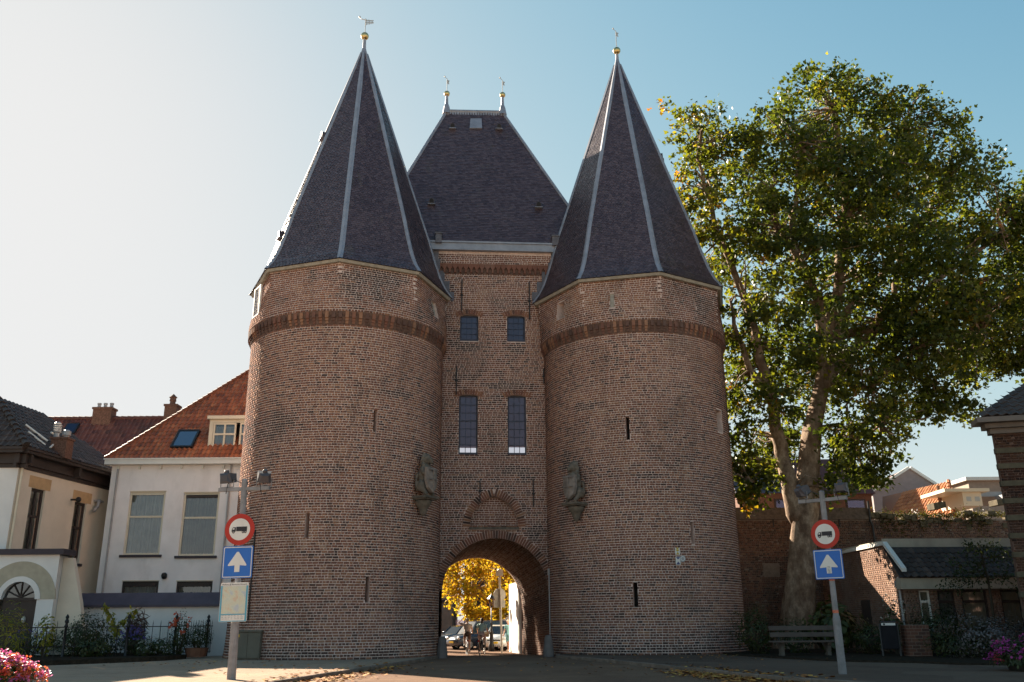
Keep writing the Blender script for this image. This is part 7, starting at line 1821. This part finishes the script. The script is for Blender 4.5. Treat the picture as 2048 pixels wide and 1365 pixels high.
def person(label, loc, yaw, J, shirt, shorts, hairc, shoe, female=False, sleeve=.45, group=None, legcover=.45):
    t = thing('person', label, 'person', loc, group); M = Matrix.Translation(loc)@Matrix.Rotation(yaw,4,'Z')
    V = lambda k: Vector(J[k]); q = MB(); q.smooth = True
    hp, ch, nk, hd = V('hip'), V('chest'), V('neck'), V('head'); w = .85 if female else 1.0
    q.ball(hd,.098,14,M,sx=.86,sy=1.0,sz=1.18); q.ball(hd+Vector((0,.095,-.02)),.022,6,M); q.ball(hd+Vector((0,.085,-.065)),.028,6,M,sz=.5)
    for s in (-1,1): q.ball(hd+Vector((s*.086,0,-.01)),.024,6,M,sx=.5,sz=1.3); q.ball(hd+Vector((s*.032,.086,.012)),.013,6,M)
    limb(q,[nk, hd-Vector((0,0,.08))],[.06,.052],M)
    q.ball(ch,.16,14,M,sx=1.12*w,sy=.72,sz=1.15); q.ball((ch+hp)/2,.14,12,M,sx=1.0*w,sy=.74,sz=1.3); q.ball(hp,.16,12,M,sx=1.05,sy=.85,sz=.85)
    for s, L in ((-1,'l'),(1,'r')):
        sh = V('sh_'+L); limb(q,[nk.lerp(sh,.25)-Vector((0,0,.02)),sh],[.06,.062],M)
        limb(q,[sh,V('el_'+L),V('wr_'+L)],[.056,.043,.030],M); hand(q,V('wr_'+L),V('wr_'+L)-V('el_'+L),M)
        h = V('hj_'+L); limb(q,[h,V('kn_'+L),V('an_'+L)],[.088,.058,.040],M)
        f = V('an_'+L); q.tube([f+Vector((0,-.04,-.03)),f+Vector((0,.08,-.055)),f+Vector((0,.17,-.06))],[.042,.042,.030],8,M)
    fuse(q.build('body',[M_SKIN],t),.016)
    q = MB(); q.smooth = True
    q.ball(ch,.178,14,M,sx=1.12*w,sy=.76,sz=1.15); q.ball((ch+hp)/2+Vector((0,0,-.02)),.165,12,M,sx=1.02*w,sy=.80,sz=1.38); q.ball(ch+Vector((0,-.03,.1)),.13,10,M,sx=1.2*w,sy=.6)
    for L in 'lr':
        sh, el = V('sh_'+L), V('el_'+L); limb(q,[nk.lerp(sh,.35)-Vector((0,0,.03)),sh,sh.lerp(el,sleeve)],[.07,.076,.066],M)
    fuse(q.build('shirt',[shirt],t),.018)
    q = MB(); q.smooth = True; q.ball(hp,.180,12,M,sx=1.06,sy=.88,sz=.86)
    for L in 'lr': h, k = V('hj_'+L), V('kn_'+L); limb(q,[h,h.lerp(k,legcover)],[.104,.092],M)
    fuse(q.build('shorts',[shorts],t),.018)
    q = MB(); q.smooth = True; q.ball(hd+Vector((0,-.018,.022)),.106,14,M,sx=.90,sy=.98,sz=1.10)
    if female: q.tube([hd+Vector((0,-.09,.0)),hd+Vector((0,-.13,-.12)),hd+Vector((0,-.11,-.24))],[.06,.05,.02],8,M)
    fuse(q.build('hair',[hairc],t),.016)
    for L in 'lr':
        f = V('an_'+L); q = MB(); q.smooth = True; q.tube([f+Vector((0,-.07,-.055)),f+Vector((0,.06,-.062)),f+Vector((0,.19,-.07))],[.046,.050,.036],8,M); q.ball(f+Vector((0,-.02,-.04)),.055,8,M); q.build('shoe',[shoe],t)
    return t
def bicycle(label, loc, yaw, colr, basket=False):
    t = thing('bicycle', label, 'bicycle', loc, 'bicycles ridden through the passage'); M = Matrix.Translation(loc)@Matrix.Rotation(yaw,4,'Z')
    for y in (-.54,.56):
        q = MB(); n = 28; q.tube([(0,y+.335*cos(2*pi*i/n),.35+.335*sin(2*pi*i/n)) for i in range(n+1)],.021,6,M,cap=False); wl = q.build('wheel',[M_IRON],t)
        q = MB(); q.tube([(0,y+.312*cos(2*pi*i/n),.35+.312*sin(2*pi*i/n)) for i in range(n+1)],.010,5,M,cap=False)
        for i in range(9): a = pi*i/9; q.tube([(0,y+.31*cos(a),.35+.31*sin(a)),(0,y-.31*cos(a),.35-.31*sin(a))],.003,4,M)
        q.tube([(-.05,y,.35),(.05,y,.35)],.02,6,M); q.build('rim',[M_PALEMETAL],wl)
        q = MB(); q.tube([(0,y+.365*cos(pi*i/10),.35+.365*sin(pi*i/10)) for i in range(11)],.028,6,M); q.build('mudguard',[colr],t)
    q = MB()
    for a, b in (((0,-.12,.30),(0,-.24,.92)),((0,-.12,.30),(0,.40,.80)),((0,-.22,.82),(0,.38,.90)),((0,-.12,.30),(0,-.54,.35)),((0,-.24,.85),(0,-.54,.35)),((0,.37,1.0),(0,.45,.62)),((.05,.45,.62),(.05,.56,.35)),((-.05,.45,.62),(-.05,.56,.35))): q.tube([a,b],.019,6,M)
    q.build('frame',[colr],t)
    q = MB(); q.tube([(-.30,.22,1.08),(-.26,.34,1.09),(0,.38,1.04),(.26,.34,1.09),(.30,.22,1.08)],.014,6,M); q.tube([(0,.38,1.05),(0,.37,.98)],.016,6,M); q.build('handlebar',[M_PALEMETAL],t)
    q = MB(); q.smooth = True; q.ball((0,-.27,.95),.12,10,M,sx=.8,sy=1.1,sz=.35); q.build('saddle',[M_IRON],t)
    q = MB(); q.box(-.07,.07,-.80,-.33,.735,.755,M); q.tube([(.06,-.6,.74),(.05,-.54,.36)],.01,5,M); q.tube([(-.06,-.6,.74),(-.05,-.54,.36)],.01,5,M); q.build('rear_rack',[M_IRON],t)
    q = MB(); q.cbox((0,-.82,.70),.11,.04,.07,M,b=.008); q.build('tail_light',[M_SRED],t)
    for s, z in ((1,.17),(-1,.43)): q = MB(); q.tube([(s*.04,-.12,.30),(s*.09,-.12+.02*s,z)],.012,5,M); q.cbox((s*.13,-.12,z),.10,.08,.025,M); q.build('pedal',[M_IRON],t)
    if basket: q = MB(); q.cbox((0,.62,1.0),.44,.30,.26,M,b=.03); q.tube([(-.5,.5,1.05),(.5,.55,1.13)],.02,6,M); q.build('front_basket',[simple('wicker',(.30,.21,.12),.9)],t)
    return t
SIT = dict(hip=(0,-.22,1.03),chest=(0,-.10,1.36),neck=(0,-.06,1.54),head=(0,-.02,1.70),sh_l=(-.19,-.08,1.47),sh_r=(.19,-.08,1.47),el_l=(-.27,.06,1.24),el_r=(.27,.06,1.24),wr_l=(-.29,.22,1.12),wr_r=(.29,.22,1.12),
  hj_l=(-.10,-.20,1.0),hj_r=(.10,-.20,1.0),kn_l=(-.13,.16,.86),kn_r=(.13,.10,.64),an_l=(-.13,-.06,.53),an_r=(.13,-.10,.27))
Y1 = 49.3; x1 = atY(934,1300,Y1).x; Y2 = 48.7; x2 = atY(964,1300,Y2).x
bicycle('bicycle under the rider in the beige shirt, left of the two', (x1,Y1,gz(Y1)), radians(6), simple('bike_grey_paint',(.25,.25,.27),.4,.3))
J1 = dict(SIT, el_l=(-.46,-.02,1.60), wr_l=(-.24,.06,1.80), sh_l=(-.20,-.08,1.50), an_r=(.13,-.02,.24), kn_r=(.13,.14,.62))
person('cyclist in beige shirt raising the left arm to the head', (x1,Y1,gz(Y1)), radians(6), J1, cloth('beige_shirt',(.62,.47,.38)), cloth('brown_shorts',(.13,.075,.055)), simple('grey_blond_hair',(.35,.27,.19),.7), simple('white_trainers',(.7,.68,.65),.6), group='cyclists in the passage')
bicycle('dark bicycle with front carrier under the rider in the mint shirt', (x2,Y2,gz(Y2)), radians(-10), simple('bike_black_paint',(.02,.02,.022),.35), True)
person('cyclist in mint green shirt with dark hair riding a dark bicycle', (x2,Y2,gz(Y2)), radians(-10), dict(SIT, kn_l=(-.13,.08,.64), an_l=(-.13,-.1,.27), kn_r=(.13,.16,.84), an_r=(.13,-.05,.5)), cloth('mint_shirt',(.50,.66,.60)), cloth('pale_pink_shorts',(.62,.46,.42)), simple('dark_brown_hair',(.06,.035,.02),.6), M_IRON, True, group='cyclists in the passage')
Y3 = 54.2; x3 = atY(1017,1300,Y3).x
WALK = dict(hip=(0,0,.95),chest=(0,.0,1.28),neck=(0,.0,1.47),head=(0,.02,1.63),sh_l=(-.18,0,1.40),sh_r=(.18,0,1.40),el_l=(-.25,-.04,1.14),el_r=(.24,.03,1.14),wr_l=(-.24,.06,.93),wr_r=(.22,.16,.96),hj_l=(-.09,0,.92),hj_r=(.09,0,.92),kn_l=(-.10,.10,.50),kn_r=(.09,-.03,.50),an_l=(-.10,.05,.09),an_r=(.09,-.14,.12))
person('pedestrian in turquoise top half hidden by the white wall', (x3,Y3,gz(Y3)), radians(150), WALK, cloth('turquoise_top',(.25,.50,.50)), cloth('turquoise_skirt',(.22,.46,.48)), simple('fair_hair',(.5,.36,.2),.6), simple('sandals',(.5,.4,.3),.6), True, legcover=.75)
# ---------------- parked cars
M_TYRE = simple('tyre_rubber', (.018,.018,.018), .8); M_RIM = simple('wheel_rim', (.45,.45,.46), .3, .7); M_CGLASS = simple('car_glass', (.02,.024,.028), .06, 0, .05, spec=.8)
M_LAMPW = simple('headlight', (.75,.75,.72), .15, spec=.7); M_PLATE = simple('yellow_plate', (.75,.48,.03), .4)
def car(label, loc, yaw, paint, L=4.0, W=1.7, H=1.48, van=False, hatch=False):
    t = thing('parked_car', label, 'car', loc, 'cars parked beyond the passage'); M = Matrix.Translation(loc)@Matrix.Rotation(yaw,4,'Z')
    pm = simple(paint[0], paint[1], .25, .1, .03, spec=.6); pm.node_tree.nodes['Principled BSDF'].inputs['Coat Weight'].default_value = .6
    # sections from nose (y=+L/2) to tail: (y, z_low, z_belt, half width)
    sec = [(.5,.32,.55,.72),(.47,.24,.70,.84),(.40,.22,.80,.95),(.22,.20,.93,1.0),(.0,.19,.97,1.0),(-.25,.19,.99,1.0),(-.42,.22,1.0,.98),(-.48,.28,.95,.93),(-.5,.36,.75,.86)]
    q = MB(); q.smooth = True; vs = []
    for f, zl, zb, w in sec:
        y, hw = f*L, w*W/2; vs += [(-hw*.92,y,zl),(-hw,y,zl+.12),(-hw*1.0,y,(zl+zb)/2+.08),(-hw*.94,y,zb),(hw*.94,y,zb),(hw*1.0,y,(zl+zb)/2+.08),(hw,y,zl+.12),(hw*.92,y,zl)]
    k = len(sec); fs = [(i*8+j,i*8+(j+1)%8,(i+1)*8+(j+1)%8,(i+1)*8+j) for i in range(k-1) for j in range(8)] + [tuple(range(7,-1,-1)), tuple((k-1)*8+j for j in range(8))]
    q.add(vs, fs, M); q.build('body',[pm],t)
    cab = [(.20 if not van else .30,.92),(.06 if not van else .17,H-.06),(-.05,H),(-.32,H-.02),(-.44,H-.12),(-.49,.98)]
    q = MB(); vs = []
    for f, z in cab:
        hw = W/2*(.93 if z < 1.1 else .74); vs += [(-hw,f*L,z),(hw,f*L,z)]
    n = len(cab); q.add(vs,[(2*i,2*i+1,2*i+3,2*i+2) for i in range(n-1)]+[tuple(2*i for i in range(n)), tuple(2*i+1 for i in range(n-1,-1,-1))],M); cb_ = q.build('windows',[M_CGLASS],t)
    q = MB(); rf = [(f,z) for f, z in cab[1:5]]; vs = []
    for f, z in rf: hw = W/2*.75; vs += [(-hw,f*L,z+.012),(hw,f*L,z+.012),(-hw,f*L,z-.05),(hw,f*L,z-.05)]
    q.add(vs,[(4*i,4*i+1,4*i+5,4*i+4) for i in range(3)]+[(4*i+2,4*i,4*i+4,4*i+6) for i in range(3)]+[(4*i+1,4*i+3,4*i+7,4*i+5) for i in range(3)]+[(0,2,3,1)],M)
    for s in (-1,1):
        for (f0,z0),(f1,z1) in ((cab[0],cab[1]),(cab[5],cab[4])): q.tube([(s*W/2*.93,f0*L,z0),(s*W/2*.75,f1*L,z1)],.045,5,M)
        q.tube([(s*W/2*.94,-.12*L,.95),(s*W/2*.75,-.1*L,H-.03)],.04,5,M)
    q.build('roof',[pm],t)
    for s in (-1,1):
        for f in (.31,-.31):
            T_ = M@Matrix.Translation((s*(W/2-.10),f*L,.31))@Matrix.Rotation(radians(90),4,'Y'); q = MB(); q.smooth = True; q.lathe([(.18,-.10),(.29,-.11),(.315,-.06),(.315,.06),(.29,.11),(.18,.10)],18,T_); wl = q.build('wheel',[M_TYRE],t)
            q = MB(); q.lathe([(.03,-.115),(.19,-.112),(.19,.112),(.03,.115)],10,T_); q.build('rim',[M_RIM],wl)
        q = MB(); q.smooth = True; q.ball((s*W*.36,L*.475,.68),.13,10,M,sx=1.3,sy=.5,sz=.8); q.build('headlight',[M_LAMPW],t)
        q = MB(); q.cbox((s*W*.40,-L*.492,.85),.18,.08,.24,M,b=.03); q.build('tail_light',[M_SRED],t)
        q = MB(); q.smooth = True; q.ball((s*(W/2+.08),.14*L,1.0),.09,8,M,sx=1.2,sy=.6); q.build('mirror',[pm],t)
    for y in (L*.505,-L*.508): q = MB(); q.cbox((0,y,.46),.50,.02,.11,M); q.build('number_plate',[M_PLATE],t)
    q = MB(); q.cbox((0,L*.492,.58),.8,.05,.10,M,b=.01); q.build('grille',[M_IRON],t)
    if hatch:
        q = MB(); q.add([(-.6,-.44*L,H-.08),(.6,-.44*L,H-.08),(.62,-.66*L,H+.42),(-.62,-.66*L,H+.42),(-.6,-.44*L,H-.15),(.6,-.44*L,H-.15),(.62,-.66*L,H+.35),(-.62,-.66*L,H+.35)],[(0,1,2,3),(7,6,5,4),(0,4,5,1),(1,5,6,2),(2,6,7,3),(3,7,4,0)],M); q.build('tailgate',[pm],t)
    return t
def cpos(px, Y): v = ray(px,1295); return (v.x/v.y*Y, Y, gz(Y))
car('dark blue people carrier with raised tailgate behind the cyclists', cpos(961,59.5), radians(125), ('midnight_blue_paint',(.025,.035,.06)), 4.3,1.78,1.72,True,True)
car('white small car with yellow plate right of the lantern post', cpos(1004,57.2), radians(165), ('white_car_paint',(.72,.72,.70)), 3.6,1.62,1.45)
car('red car parked behind the white small car', cpos(988,60.5), radians(170), ('red_car_paint',(.40,.03,.02)), 3.9,1.7,1.48)
car('black car at the left edge of the row beyond the passage', cpos(921,61.5), radians(140), ('black_car_paint',(.02,.022,.03)), 4.1,1.74,1.42)
